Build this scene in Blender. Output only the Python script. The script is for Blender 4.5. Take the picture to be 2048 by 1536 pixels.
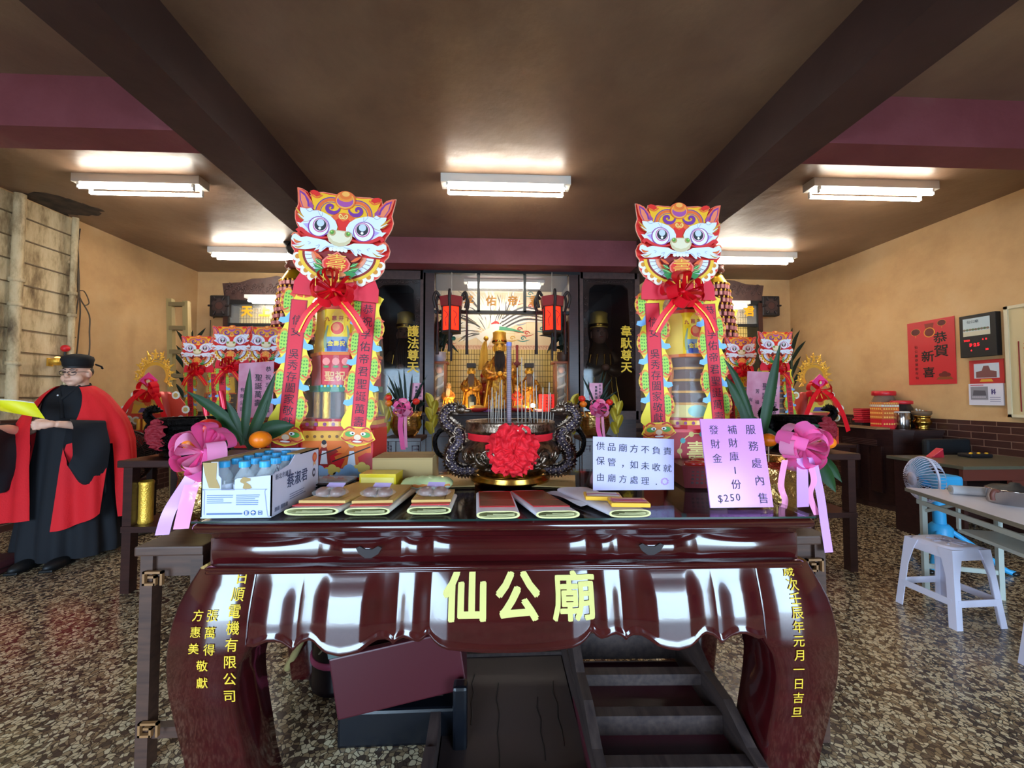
import bpy, bmesh, math, random
from math import sin, cos, pi, radians as R
from mathutils import Matrix, Vector
random.seed(7)
SC = bpy.context.scene
COL = SC.collection
for o in list(bpy.data.objects): bpy.data.objects.remove(o)
# ------------------------------------------------------------------ camera, world, exposure
F, HC, CX = 770.0, 1.36, 1014.0
TH = math.atan(26 / F); PS = math.atan(34 / F * cos(TH))
cd = bpy.data.cameras.new('camera'); cd.sensor_width = 36; cd.lens = F * 36 / 2048
cd.shift_x = 10 / 2048; cd.clip_start = .02
cam = bpy.data.objects.new('camera', cd); COL.objects.link(cam)
cam.location = (0, 0, HC); cam.rotation_euler = (pi / 2 + TH, 0, -PS)
SC.camera = cam
SC.view_settings.view_transform = 'Standard'; SC.view_settings.look = 'None'
SC.view_settings.gamma = 1; SC.view_settings.use_curve_mapping = False
SC.view_settings.exposure = 0.85
W = bpy.data.worlds.new('world'); SC.world = W; W.use_nodes = True
W.node_tree.nodes['Background'].inputs[0].default_value = (.54, .76, 1, 1)
W.node_tree.nodes['Background'].inputs[1].default_value = 11.0
TUBE_POWER = 25.0
# room: x left/right, y front/back, ceiling height
XL, XR, YF, YB, ZC = -4.9, 5.37, -2.2, 6.62, 3.46
ZB = 3.11
for (dx, dw) in ((-2.3, 2.4), (2.4, 2.2)):          # daylight openings behind the camera
    l = bpy.data.lights.new('door_portal', 'AREA'); l.shape = 'RECTANGLE'; l.size = dw; l.size_y = 2.7
    l.cycles.is_portal = True
    lo = bpy.data.objects.new('door_portal', l); COL.objects.link(lo)
    lo.location = (dx, YF - .1, 1.35); lo.rotation_euler = (R(90), 0, 0)

# ------------------------------------------------------------------ pixel rays (frame 2048 x 1536) to points in the room
_Fv = Vector((sin(PS) * cos(TH), cos(PS) * cos(TH), sin(TH))); _Rv = Vector((cos(PS), -sin(PS), 0))
_Uv = Vector((-sin(PS) * sin(TH), -cos(PS) * sin(TH), cos(TH)))
def ray(px, py): return _Fv + _Rv * ((px - CX) / F) - _Uv * ((py - 768) / F)
def P(px, py, y):
    d = ray(px, py); t = y / d.y; return Vector((d.x * t, y, HC + d.z * t))
def PZ(px, py, z):
    d = ray(px, py); t = (z - HC) / d.z; return Vector((d.x * t, d.y * t, z))
def PX(px, py, x):
    d = ray(px, py); t = x / d.x; return Vector((x, d.y * t, HC + d.z * t))
# ------------------------------------------------------------------ materials
def lin(h):
    if not isinstance(h, str): return tuple(h)[:3]
    h = h.lstrip('#'); o = []
    for i in (0, 2, 4):
        c = int(h[i:i + 2], 16) / 255; o.append(c / 12.92 if c <= .04045 else ((c + .055) / 1.055) ** 2.4)
    return tuple(o)
MATS = {}
def mat(n, c, rough=.5, metal=0, c2=None, sc=8, bump=0, bsc=60, coat=0, emit=0, ec=None, alpha=1, spec=.5, stretch=None, lo=.35, hi=.65, trans=0, sss=0):
    m = bpy.data.materials.new(n); m.use_nodes = True; nt = m.node_tree; b = nt.nodes['Principled BSDF']; L = nt.links.new
    c = lin(c); b.inputs['Base Color'].default_value = (*c, 1); b.inputs['Roughness'].default_value = rough
    b.inputs['Metallic'].default_value = metal; b.inputs['Coat Weight'].default_value = coat; b.inputs['Coat Roughness'].default_value = .06
    b.inputs['Alpha'].default_value = alpha; b.inputs['Specular IOR Level'].default_value = spec
    b.inputs['Transmission Weight'].default_value = trans
    if sss: b.inputs['Subsurface Weight'].default_value = sss; b.inputs['Subsurface Radius'].default_value = (.02, .008, .004)
    if emit: b.inputs['Emission Color'].default_value = (*lin(ec or c), 1); b.inputs['Emission Strength'].default_value = emit
    if c2 or bump:
        tc = nt.nodes.new('ShaderNodeTexCoord'); mp = nt.nodes.new('ShaderNodeMapping'); L(tc.outputs['Object'], mp.inputs[0])
        if stretch: mp.inputs['Scale'].default_value = stretch
    if c2:
        nz = nt.nodes.new('ShaderNodeTexNoise'); nz.inputs['Scale'].default_value = sc; nz.inputs['Detail'].default_value = 6
        rp = nt.nodes.new('ShaderNodeValToRGB'); L(mp.outputs[0], nz.inputs['Vector']); L(nz.outputs[0], rp.inputs[0])
        rp.color_ramp.elements[0].position = lo; rp.color_ramp.elements[1].position = hi
        rp.color_ramp.elements[0].color = (*c, 1); rp.color_ramp.elements[1].color = (*lin(c2), 1); L(rp.outputs[0], b.inputs['Base Color'])
    if bump:
        nb = nt.nodes.new('ShaderNodeTexNoise'); nb.inputs['Scale'].default_value = bsc; nb.inputs['Detail'].default_value = 4
        bp = nt.nodes.new('ShaderNodeBump'); bp.inputs['Strength'].default_value = bump; bp.inputs['Distance'].default_value = .01
        L(mp.outputs[0], nb.inputs['Vector']); L(nb.outputs[0], bp.inputs['Height']); L(bp.outputs[0], b.inputs['Normal'])
    MATS[n] = m
    return m
def mget(m):
    if isinstance(m, str):
        if m in MATS: return MATS[m]
        return mat(m, m, .55)                      # a plain printed or painted colour '#rrggbb'
    return m
def nodemat(n, fn, rough=.5, **k):
    m = mat(n, '#808080', rough, **k); nt = m.node_tree; b = nt.nodes['Principled BSDF']
    tc = nt.nodes.new('ShaderNodeTexCoord')
    fn(nt, b, tc.outputs['Object'], nt.links.new); return m
def ramp(nt, src, stops, L, const=False):
    rp = nt.nodes.new('ShaderNodeValToRGB'); L(src, rp.inputs[0]); e = rp.color_ramp.elements
    if const: rp.color_ramp.interpolation = 'CONSTANT'
    while len(e) < len(stops): e.new(.5)
    for k, (p, c) in enumerate(stops): e[k].position = p; e[k].color = (*lin(c), 1)
    return rp.outputs[0]
def f_terrazzo(nt, b, co, L):
    n = nt.nodes.new; nz = n('ShaderNodeTexNoise'); nz.inputs['Scale'].default_value = 14; L(co, nz.inputs['Vector'])
    mx = n('ShaderNodeMix'); mx.data_type = 'VECTOR'; mx.inputs[0].default_value = .035; L(co, mx.inputs[4]); L(nz.outputs['Color'], mx.inputs[5])
    v = n('ShaderNodeTexVoronoi'); v.inputs['Scale'].default_value = 56; L(mx.outputs[1], v.inputs['Vector'])
    v2 = n('ShaderNodeTexVoronoi'); v2.feature = 'DISTANCE_TO_EDGE'; v2.inputs['Scale'].default_value = 56; L(mx.outputs[1], v2.inputs['Vector'])
    sp = n('ShaderNodeSeparateColor'); L(v.outputs['Color'], sp.inputs[0])
    cr = ramp(nt, sp.outputs[0], [(0, '#4a3a30'), (.16, '#8a7254'), (.34, '#c4ae8a'), (.6, '#9a8262'), (.7, '#cdbb98'), (.9, '#6a5642')], L, True)
    ed = ramp(nt, v2.outputs['Distance'], [(0.03, (0, 0, 0)), (.10, (1, 1, 1))], L)
    m2 = n('ShaderNodeMix'); m2.data_type = 'RGBA'; L(ed, m2.inputs[0]); m2.inputs[6].default_value = (*lin('#3a2c22'), 1); L(cr, m2.inputs[7])
    L(m2.outputs[2], b.inputs['Base Color'])
nodemat('terrazzo', f_terrazzo, .22)
def f_brick(nt, b, co, L):
    n = nt.nodes.new; sx = n('ShaderNodeSeparateXYZ'); mp = n('ShaderNodeCombineXYZ'); L(co, sx.inputs[0]); L(sx.outputs[1], mp.inputs[0]); L(sx.outputs[2], mp.inputs[1])
    br = n('ShaderNodeTexBrick'); L(mp.outputs[0], br.inputs['Vector']); br.inputs['Scale'].default_value = 1
    br.inputs['Brick Width'].default_value = .22; br.inputs['Row Height'].default_value = .075; br.inputs['Mortar Size'].default_value = .004
    br.inputs['Color1'].default_value = (*lin('#4a2a22'), 1); br.inputs['Color2'].default_value = (*lin('#3c211c'), 1); br.inputs['Mortar'].default_value = (*lin('#7d6050'), 1)
    L(br.outputs[0], b.inputs['Base Color'])
nodemat('brick_tile', f_brick, .4)
def f_tiles(nt, b, co, L):
    n = nt.nodes.new; sx = n('ShaderNodeSeparateXYZ'); mp = n('ShaderNodeCombineXYZ'); L(co, sx.inputs[0]); L(sx.outputs[0], mp.inputs[0]); L(sx.outputs[2], mp.inputs[1])
    br = n('ShaderNodeTexBrick'); L(mp.outputs[0], br.inputs['Vector']); br.offset = 0; br.inputs['Scale'].default_value = 1
    br.inputs['Brick Width'].default_value = .045; br.inputs['Row Height'].default_value = .095; br.inputs['Mortar Size'].default_value = .004
    br.inputs['Color1'].default_value = (*lin('#e6c87a'), 1); br.inputs['Color2'].default_value = (*lin('#dcb968'), 1); br.inputs['Mortar'].default_value = (*lin('#5a4526'), 1)
    L(br.outputs[0], b.inputs['Base Color'])
nodemat('small_tiles', f_tiles, .25)
def f_wood(c1, c2, st):
    def f(nt, b, co, L):
        n = nt.nodes.new; mp = n('ShaderNodeMapping'); L(co, mp.inputs[0]); mp.inputs['Scale'].default_value = st
        nz = n('ShaderNodeTexNoise'); nz.inputs['Scale'].default_value = 6; nz.inputs['Detail'].default_value = 8; L(mp.outputs[0], nz.inputs['Vector'])
        L(ramp(nt, nz.outputs[0], [(.3, c1), (.7, c2)], L), b.inputs['Base Color'])
    return f
nodemat('rosewood', f_wood('#32080a', '#3f0c0f', (1, 2, 4)), .16, coat=.8)
nodemat('dark_wood', f_wood('#2a1513', '#3c201b', (1, 4, 14)), .35)
nodemat('brown_wood', f_wood('#3a241c', '#523628', (1, 6, 10)), .5)
nodemat('kneeler_wood', f_wood('#281c1c', '#43342f', (8, 1, 8)), .6)
nodemat('carved_wood', f_wood('#382320', '#4c332e', (3, 3, 3)), .5, bump=0)
def f_plaster(c1, c2, c3):
    def f(nt, b, co, L):
        n = nt.nodes.new
        a = n('ShaderNodeTexNoise'); a.inputs['Scale'].default_value = 1.1; a.inputs['Detail'].default_value = 9; a.inputs['Roughness'].default_value = .65; L(co, a.inputs['Vector'])
        L(ramp(nt, a.outputs[0], [(.3, c1), (.52, c2), (.72, c3)], L), b.inputs['Base Color'])
        g = n('ShaderNodeTexNoise'); g.inputs['Scale'].default_value = 5; g.inputs['Detail'].default_value = 8; L(co, g.inputs['Vector'])
        bp = n('ShaderNodeBump'); bp.inputs['Strength'].default_value = .25; bp.inputs['Distance'].default_value = .03; L(g.outputs[0], bp.inputs['Height']); L(bp.outputs[0], b.inputs['Normal'])
    return f
nodemat('wall_plaster', f_plaster('#b88f60', '#cda470', '#d4b080'), .75)
def f_grubby(nt, b, co, L):
    n = nt.nodes.new; mp = n('ShaderNodeMapping'); L(co, mp.inputs[0]); mp.inputs['Scale'].default_value = (1, 2.6, .7)
    a = n('ShaderNodeTexNoise'); a.inputs['Scale'].default_value = 2.2; a.inputs['Detail'].default_value = 10; a.inputs['Roughness'].default_value = .7; L(mp.outputs[0], a.inputs['Vector'])
    L(ramp(nt, a.outputs[0], [(.34, '#5e4a34'), (.45, '#a08a66'), (.55, '#cdb890'), (.7, '#ddcdaa')], L), b.inputs['Base Color'])
nodemat('grubby_plaster', f_grubby, .8)
nodemat('ceiling_plaster', f_plaster('#6e5444', '#806652', '#92765e'), .36)
nodemat('maroon_paint', f_plaster('#6e3036', '#7c3e44', '#8a5a58'), .6)
nodemat('purple_paint', f_plaster('#33201f', '#3c2826', '#452f2c'), .55)
mat('lacquer_gold', '#d3c878', .7, spec=.2); mat('letter_gold', '#dcb836', .65, spec=.2)
mat('tube_light', '#ffffff', .5, emit=TUBE_POWER, ec=(1, .93, .8)); mat('tube_dim', '#ffffff', .5, emit=16, ec=(1, .86, .6))
mat('white_metal', '#d8d4cc', .4); mat('black_metal', '#15130f', .4); mat('grey_metal', '#8b8a86', .4, .6)
mat('dark_frame', '#17191c', .35); mat('black_plastic', '#121214', .35)
mat('bronze', '#a08a78', .33, 1, c2='#5a4a3e', sc=35, bump=.3, bsc=90, lo=.4, hi=.6)
mat('dark_bronze', '#6a5c66', .3, 1, c2='#2a2226', sc=50, bump=.9, bsc=120)
mat('black_bronze', '#1c1817', .35, 1, c2='#0c0a0a', sc=50, bump=.9, bsc=110)
mat('brass', '#b98a3c', .22, 1); mat('gold', '#f2bc48', .36, .6, bump=.4, bsc=120); mat('gold_foil', '#d6ac6a', .18, 1, bump=.9, bsc=28)
mat('red_cloth', '#e01024', .7, bump=.3, bsc=200); mat('red_satin', '#ec1226', .45, spec=.35); mat('red_paper', '#e0283c', .6); mat('red_print', '#d41c28', .4)
mat('pink_satin', '#ff6cb0', .6, spec=.25, sss=.25); mat('pink_sheer', '#ff9cc8', .5, alpha=.85, spec=.3); mat('lilac_satin', '#d098dc', .4)
mat('cellophane', '#ffffff', .06, alpha=.1, spec=1.0)
mat('glass', '#ffffff', .02, alpha=.07, spec=.6); mat('table_glass', '#101613', .02, alpha=.25, spec=.6); mat('glass_edge', '#16302c', .1)
mat('dark_glass', '#0d0b0d', .05, alpha=.28, spec=.8)
mat('lilac_paper', '#c8c0ea', .55); mat('pink_acrylic', '#d88fe0', .18, spec=.5); mat('ink', '#25222e', .6)
mat('card', '#ab8e5c', .8); mat('white_card', '#c6c9dc', .6); mat('leaf', '#0f2b12', .5, c2='#1a3d18', spec=.3); mat('leaf_dark', '#10241a', .55, spec=.3)
mat('plastic_white', '#dcd8ea', .4); mat('plastic_blue', '#38a9e2', .4); mat('plastic_clear', '#e8f0f4', .08, alpha=.28, spec=.8)
mat('skin', '#e4b096', .5, sss=.05); mat('black_cloth', '#0d0f16', .85); mat('robe_red', '#d8101c', .8, bump=.25, bsc=90)
mat('orange_skin', '#f27a0c', .35, bump=.1, bsc=200); mat('red_lantern', '#e0200c', .5, emit=1.6, ec='#ff2008'); mat('bulb_pink', '#e89a98', .4)
# ------------------------------------------------------------------ mesh building
I4 = Matrix.Identity(4)
def T(x=0, y=0, z=0, rx=0, ry=0, rz=0, s=1):
    return Matrix.Translation((x, y, z)) @ Matrix.Rotation(R(rz), 4, 'Z') @ Matrix.Rotation(R(ry), 4, 'Y') @ Matrix.Rotation(R(rx), 4, 'X') @ Matrix.Diagonal((s, s, s, 1))
def FR(x=0, y=0, z=0, s=1, rz=0): return T(x, y, z, 90, 0, rz, s)      # drawing plane: local x -> right, local y -> up, local z -> towards the viewer
def catmull(pts, n=6, closed=False):
    pts = [Vector(p) for p in pts]; N = len(pts); out = []
    for i in range(N if closed else N - 1):
        p0, p1, p2, p3 = (pts[(i + k) % N] if closed else pts[min(max(i + k, 0), N - 1)] for k in (-1, 0, 1, 2))
        for j in range(n):
            t = j / n
            out.append(.5 * ((2 * p1) + (p2 - p0) * t + (2 * p0 - 5 * p1 + 4 * p2 - p3) * t * t + (3 * p1 - p0 - 3 * p2 + p3) * t ** 3))
    if not closed: out.append(pts[-1])
    return out
def interp(x, tab):
    if x <= tab[0][0]: return tab[0][1]
    for (a, b), (c, d) in zip(tab, tab[1:]):
        if x <= c: return b + (d - b) * (x - a) / (c - a)
    return tab[-1][1]
def sm3(x, tab):                                   # smooth table lookup
    if x <= tab[0][0]: return tab[0][1]
    for (a, b), (c, d) in zip(tab, tab[1:]):
        if x <= c: t = (x - a) / (c - a); t = t * t * (3 - 2 * t); return b + (d - b) * t
    return tab[-1][1]
_G = {}
def glyph(ch, bold=.0):
    k = (ch, bold)
    if k not in _G:
        c = bpy.data.curves.new('g', 'FONT'); c.body = ch; c.resolution_u = 2
        o = bpy.data.objects.new('g', c); COL.objects.link(o)
        me = bpy.data.meshes.new_from_object(o.evaluated_get(bpy.context.evaluated_depsgraph_get()))
        vs = [v.co.to_2d() for v in me.vertices]; fs = [tuple(p.vertices) for p in me.polygons]
        bpy.data.objects.remove(o); bpy.data.curves.remove(c); bpy.data.meshes.remove(me)
        if vs:
            x0, x1 = min(v.x for v in vs), max(v.x for v in vs); y0, y1 = min(v.y for v in vs), max(v.y for v in vs)
            cx, cy = (x0 + x1) / 2, (y0 + y1) / 2
            if ord(ch) > 0x2e80: cy = .38; w = 1.0
            else: cy = .36; w = (x1 - x0) * 1.15 + .05
            vs = [(v.x - cx, v.y - cy) for v in vs]
            if bold > .006:                        # heavier strokes: the same outline laid again slightly shifted
                n = len(vs); f0, v0 = fs, vs; vs, fs = [], []
                for j, (dx, dy) in enumerate(((0, 0), (1, .4), (-1, -.4), (.5, 1), (-.5, -1), (.8, -.8), (-.8, .8))):
                    vs += [(x + dx * bold, y + dy * bold) for x, y in v0]; fs += [tuple(i + j * n for i in f) for f in f0]
        else: w = .4
        _G[k] = (vs, fs, w)
    return _G[k]
class MB:
    def __init__(s): s.v = []; s.f = []; s.mi = []; s.sm = []; s.mats = []
    def mid(s, m):
        m = mget(m)
        if m not in s.mats: s.mats.append(m)
        return s.mats.index(m)
    def add(s, vs, fs, m, sm=False, M=None):
        o = len(s.v); k = s.mid(m)
        s.v += [tuple(M @ Vector(v)) if M is not None else tuple(v) for v in vs]
        for f in fs: s.f.append(tuple(i + o for i in f)); s.mi.append(k); s.sm.append(sm)
        return s
    def box(s, a, b, m, M=None, bev=0):
        if bev:
            bm = bmesh.new(); bmesh.ops.create_cube(bm, size=1)
            for v in bm.verts: v.co = Vector([(a[i] + b[i]) / 2 + v.co[i] * (b[i] - a[i]) for i in range(3)])
            bmesh.ops.bevel(bm, geom=bm.edges[:], offset=bev, segments=2, affect='EDGES', profile=.6)
            bm.verts.index_update(); s.add([v.co[:] for v in bm.verts], [[v.index for v in f.verts] for f in bm.faces], m, False, M); bm.free(); return s
        x0, y0, z0 = a; x1, y1, z1 = b
        return s.add([(x0, y0, z0), (x1, y0, z0), (x1, y1, z0), (x0, y1, z0), (x0, y0, z1), (x1, y0, z1), (x1, y1, z1), (x0, y1, z1)],
                     [(0, 3, 2, 1), (4, 5, 6, 7), (0, 1, 5, 4), (1, 2, 6, 5), (2, 3, 7, 6), (3, 0, 4, 7)], m, False, M)
    def cbox(s, c, d, m, M=None, bev=0): return s.box([c[i] - d[i] / 2 for i in range(3)], [c[i] + d[i] / 2 for i in range(3)], m, M, bev)
    def flat(s, poly, z, m, M=None): return s.add([(p[0], p[1], z) for p in poly], [tuple(range(len(poly)))], m, False, M)
    def prism(s, poly, z0, z1, m, M=None, side=None, sm=False):
        n = len(poly)
        a = sum(poly[i][0] * poly[(i + 1) % n][1] - poly[(i + 1) % n][0] * poly[i][1] for i in range(n))
        if a < 0: poly = poly[::-1]
        vs = [(p[0], p[1], z0) for p in poly] + [(p[0], p[1], z1) for p in poly]
        s.add(vs, [tuple(range(n - 1, -1, -1)), tuple(range(n, 2 * n))], m, False, M)
        return s.add(vs, [(i, (i + 1) % n, n + (i + 1) % n, n + i) for i in range(n)], side or m, sm, M)
    def grid(s, fn, nu, nv, m, sm=True, M=None, cu=False, cv=False):
        vs = [fn(i / nu, j / nv) for j in range(nv + (0 if cv else 1)) for i in range(nu + (0 if cu else 1))]
        w = nu + (0 if cu else 1); h = nv + (0 if cv else 1)
        fs = [(j * w + i, j * w + (i + 1) % w, ((j + 1) % h) * w + (i + 1) % w, ((j + 1) % h) * w + i) for j in range(nv) for i in range(nu)]
        return s.add(vs, fs, m, sm, M)
    def lathe(s, prof, n, m, M=None, sm=True, sq=(1, 1), rib=None):
        def fn(u, v):
            k = v * (len(prof) - 1); i = min(int(k), len(prof) - 1); r, z = prof[i]; a = 2 * pi * u
            if rib: r = r * (1 + rib[1] * cos(rib[0] * a))
            return (r * cos(a) * sq[0], r * sin(a) * sq[1], z)
        s.grid(fn, n, len(prof) - 1, m, sm, M, cu=True)
        for e, rev in ((0, True), (-1, False)):
            if prof[e][0] > 1e-4:
                r, z = prof[e]; vs = [(r * cos(2 * pi * i / n) * sq[0], r * sin(2 * pi * i / n) * sq[1], z) for i in range(n)]
                s.add(vs, [tuple(range(n))[::-1] if rev else tuple(range(n))], m, False, M)
        return s
    def cyl(s, x, y, z0, z1, r, m, n=20, M=None, r2=None): return s.lathe([(r, z0), (r2 if r2 is not None else r, z1)], n, m, (M or I4) @ T(x, y, 0))
    def tube(s, pts, r, m, n=8, M=None, closed=False, sm=True):
        pts = [Vector(p) for p in pts]; N = len(pts); rs = r if isinstance(r, (list, tuple)) else [r] * N
        vs = []; up = None
        for i, p in enumerate(pts):
            t = (pts[(i + 1) % N] - pts[i - 1]) if closed else (pts[min(i + 1, N - 1)] - pts[max(i - 1, 0)])
            t = t.normalized() if t.length > 1e-9 else Vector((0, 0, 1))
            if up is None: up = Vector((0, 0, 1)) if abs(t.z) < .9 else Vector((1, 0, 0))
            sd = t.cross(up); sd = sd.normalized() if sd.length > 1e-6 else Vector((1, 0, 0)); up = sd.cross(t).normalized()
            vs += [p + (sd * cos(2 * pi * k / n) + up * sin(2 * pi * k / n)) * rs[i] for k in range(n)]
        fs = [(i * n + k, i * n + (k + 1) % n, ((i + 1) % N) * n + (k + 1) % n, ((i + 1) % N) * n + k) for i in range(N if closed else N - 1) for k in range(n)]
        s.add(vs, fs, m, sm, M)
        if not closed: s.add(vs, [tuple(range(n))[::-1], tuple(range((N - 1) * n, N * n))], m, False, M)
        return s
    def ball(s, c, r, m, nu=16, nv=10, M=None, sm=True):
        r = r if isinstance(r, (list, tuple)) else (r, r, r)
        def fn(u, v):
            a = 2 * pi * u; b = pi * (v - .5); return (c[0] + r[0] * cos(a) * cos(b), c[1] + r[1] * sin(a) * cos(b), c[2] + r[2] * sin(b))
        return s.grid(fn, nu, nv, m, sm, M, cu=True)
    def strip(s, pts, side, w, m, M=None, n=4):     # a ribbon: centre line, side direction, width(s)
        pts = catmull(pts, n); N = len(pts); vs = []
        for i, p in enumerate(pts):
            t = i / (N - 1); sd = side(t) if callable(side) else Vector(side); ww = w(t) if callable(w) else w
            vs += [p - sd * ww / 2, p + sd * ww / 2]
        return s.add(vs, [(2 * i, 2 * i + 1, 2 * i + 3, 2 * i + 2) for i in range(N - 1)], m, True, M)
    def rings(s, rs, m, sm=True, M=None, cap=True):
        n = len(rs[0]); vs = [p for r in rs for p in r]
        s.add(vs, [(j * n + i, j * n + (i + 1) % n, (j + 1) * n + (i + 1) % n, (j + 1) * n + i) for j in range(len(rs) - 1) for i in range(n)], m, sm, M)
        if cap: s.add(vs, [tuple(range(n))[::-1], tuple(range((len(rs) - 1) * n, len(rs) * n))], m, False, M)
        return s
    # flat drawing helpers (local xy plane at height z)
    def disc(s, c, r, z, m, M=None, n=24, r2=None, a0=0, a1=360):
        r2 = r if r2 is None else r2; full = abs(a1 - a0) >= 359.9
        return s.flat([(c[0] + r * cos(R(a0 + (a1 - a0) * i / n)), c[1] + r2 * sin(R(a0 + (a1 - a0) * i / n))) for i in range(n if full else n + 1)], z, m, M)
    def arc(s, c, r0, r1, a0, a1, z, m, M=None, n=16, sy=1):
        vs = []
        for i in range(n + 1):
            a = R(a0 + (a1 - a0) * i / n)
            for r in (r0, r1): vs.append((c[0] + r * cos(a), c[1] + r * sin(a) * sy, z))
        return s.add(vs, [(2 * i, 2 * i + 1, 2 * i + 3, 2 * i + 2) for i in range(n)], m, False, M)
    def stroke(s, pts, w, z, m, M=None, n=5):
        pts = catmull([(p[0], p[1], 0) for p in pts], n); N = len(pts); vs = []
        for i, p in enumerate(pts):
            t = pts[min(i + 1, N - 1)] - pts[max(i - 1, 0)]; t = t.normalized() if t.length > 1e-9 else Vector((1, 0, 0))
            ww = (interp(i / (N - 1), w) if isinstance(w, list) else w) / 2
            vs += [(p.x - t.y * ww, p.y + t.x * ww, z), (p.x + t.y * ww, p.y - t.x * ww, z)]
        return s.add(vs, [(2 * i, 2 * i + 1, 2 * i + 3, 2 * i + 2) for i in range(N - 1)], m, False, M)
    def text(s, txt, x, y, size, z, m, M=None, bold=.012, vert=False, pitch=1.0, fn=None, sx=1.0, div=0):
        """letters in the local xy plane; (x,y) is the centre of the first letter; vert = stacked downwards"""
        cur = 0
        for k, ch in enumerate(txt):
            vs, fs, w = glyph(ch, bold)
            adv = w if ord(ch) < 0x2e80 else 1.0
            if not vert and k and ord(ch) < 0x2e80: pass
            ox, oy = (x, y - cur * size * pitch) if vert else (x + cur * size * pitch * sx, y)
            cur += 1 if vert else adv
            if vs:
                n0 = len(vs) // 7 if bold > .006 else len(vs); dz = [(i // n0) * 7e-5 for i in range(len(vs))]
                if fn:
                    bm = bmesh.new(); bv = [bm.verts.new((ox + a * size * sx, oy + b * size, d_)) for (a, b), d_ in zip(vs, dz)]
                    for f in fs:
                        try: bm.faces.new([bv[i] for i in f])
                        except ValueError: pass
                    bmesh.ops.triangulate(bm, faces=bm.faces[:])
                    for _ in range(div): bmesh.ops.subdivide_edges(bm, edges=[e for e in bm.edges if e.calc_length() > .012], cuts=1); bmesh.ops.triangulate(bm, faces=bm.faces[:])
                    bm.verts.index_update(); s.add([(lambda q_: (q_[0], q_[1] - v.co.z, q_[2]))(fn(v.co.x, v.co.y)) for v in bm.verts], [[v.index for v in f.verts] for f in bm.faces], m, False, M); bm.free()
                else: s.add([(ox + a * size * sx, oy + b * size, z + d_ * min(1, size * 12)) for (a, b), d_ in zip(vs, dz)], fs, m, False, M)
        return s
    def build(s, name, parent=None, label=None, cat=None, group=None, kind=None, loc=None, rz=0, mod=None):
        me = bpy.data.meshes.new(name); me.from_pydata(s.v, [], s.f)
        for m in s.mats: me.materials.append(m)
        me.polygons.foreach_set('material_index', s.mi); me.polygons.foreach_set('use_smooth', s.sm); me.update()
        o = bpy.data.objects.new(name, me); COL.objects.link(o)
        if loc is not None: o.location = loc
        if rz: o.rotation_euler.z = R(rz)
        if parent is not None: o.parent = parent
        return tag(o, label, cat, group, kind)
def tag(o, label=None, cat=None, group=None, kind=None):
    if label: o['label'] = label
    if cat: o['category'] = cat
    if group: o['group'] = group
    if kind: o['kind'] = kind
    return o
def thing(name, label, cat, loc=(0, 0, 0), rz=0, group=None, s=1):
    o = bpy.data.objects.new(name, None); o.empty_display_size = .05; COL.objects.link(o)
    o.location = loc; o.rotation_euler = (0, 0, R(rz)); o.scale = (s, s, s); return tag(o, label, cat, group)
def dup(root, loc, rz=0, label=None, group=None, s=None, skip=()):
    def cp(o, par):
        c = o.copy(); COL.objects.link(c); c.parent = par
        for ch in [x for x in bpy.data.objects if x.parent == o]:
            if ch.name.split('.')[0] not in skip: cp(ch, c)
        return c
    r = cp(root, None); r.location = loc; r.rotation_euler = (0, 0, R(rz))
    if s: r.scale = (s, s, s)
    return tag(r, label, None, group)
def struct(mb, name): return mb.build(name, kind='structure')
# ================================================================== THE SETTING
m = MB(); m.box((XL - .2, YF - 4, -.1), (XR + .2, YB + .2, 0), 'terrazzo'); struct(m, 'floor')
m = MB(); m.box((XL - .2, YF - .2, ZC), (XR + .2, YB + .2, ZC + .15), 'ceiling_plaster'); struct(m, 'ceiling')
m = MB(); m.box((XL - .2, YF - .2, 0), (XL, YB + .2, ZC), 'wall_plaster'); struct(m, 'wall_left')
m = MB(); m.box((XR, YF - .2, 0), (XR + .2, YB + .2, ZC), 'wall_plaster'); struct(m, 'wall_right')
m = MB(); m.box((XL, YB, 0), (XR, YB + .2, ZC), 'wall_plaster'); struct(m, 'wall_back')
m = MB()
for a, b in ((XL, -3.5), (-1.1, 1.3), (3.5, XR)): m.box((a, YF - .2, 0), (b, YF, 2.3), 'wall_plaster')
m.box((XL, YF - .2, 2.3), (XR, YF, ZC), 'wall_plaster'); struct(m, 'wall_front')
m = MB(); m.box((XL, YF, 0), (XL + .02, YB, 1.13), 'brick_tile'); struct(m, 'baseboard_left')
m = MB(); m.box((XR - .02, YF, 0), (XR, YB, 1.10), 'brick_tile'); struct(m, 'baseboard_right')
m = MB(); m.box((XL + .02, YB - .02, 0), (XR - .02, YB, 1.12), 'brick_tile'); struct(m, 'baseboard_back')
m = MB(); m.box((-2.08, YF, ZB), (-1.75, YB, ZC), 'purple_paint'); struct(m, 'beam_left')
m = MB(); m.box((1.97, YF, ZB), (2.33, YB, ZC), 'purple_paint'); struct(m, 'beam_right')
m = MB(); m.box((XL, 2.57, ZB + .004), (-2.08, 2.81, ZC), 'maroon_paint'); struct(m, 'beam_side_left')
m = MB(); m.box((2.33, 2.50, ZB + .004), (XR, 2.74, ZC), 'maroon_paint'); struct(m, 'beam_side_right')
m = MB(); m.box((-1.75, 5.04, ZB + .004), (1.97, 5.30, ZC), 'maroon_paint'); struct(m, 'beam_back')
m = MB()   # old grubby boarded patch of wall with its pipes
y0, y1 = 3.1, PX(153, 500, XL + .03).y + .03
m.box((XL, y0, 1.13), (XL + .02, y1, ZC - .02), 'grubby_plaster')
for k in range(9):
    z = 1.35 + k * .235; m.box((XL + .02, y0, z), (XL + .034, y1, z + .012), '#6e5a3e')
struct(m, 'wall_left_panel')
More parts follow.
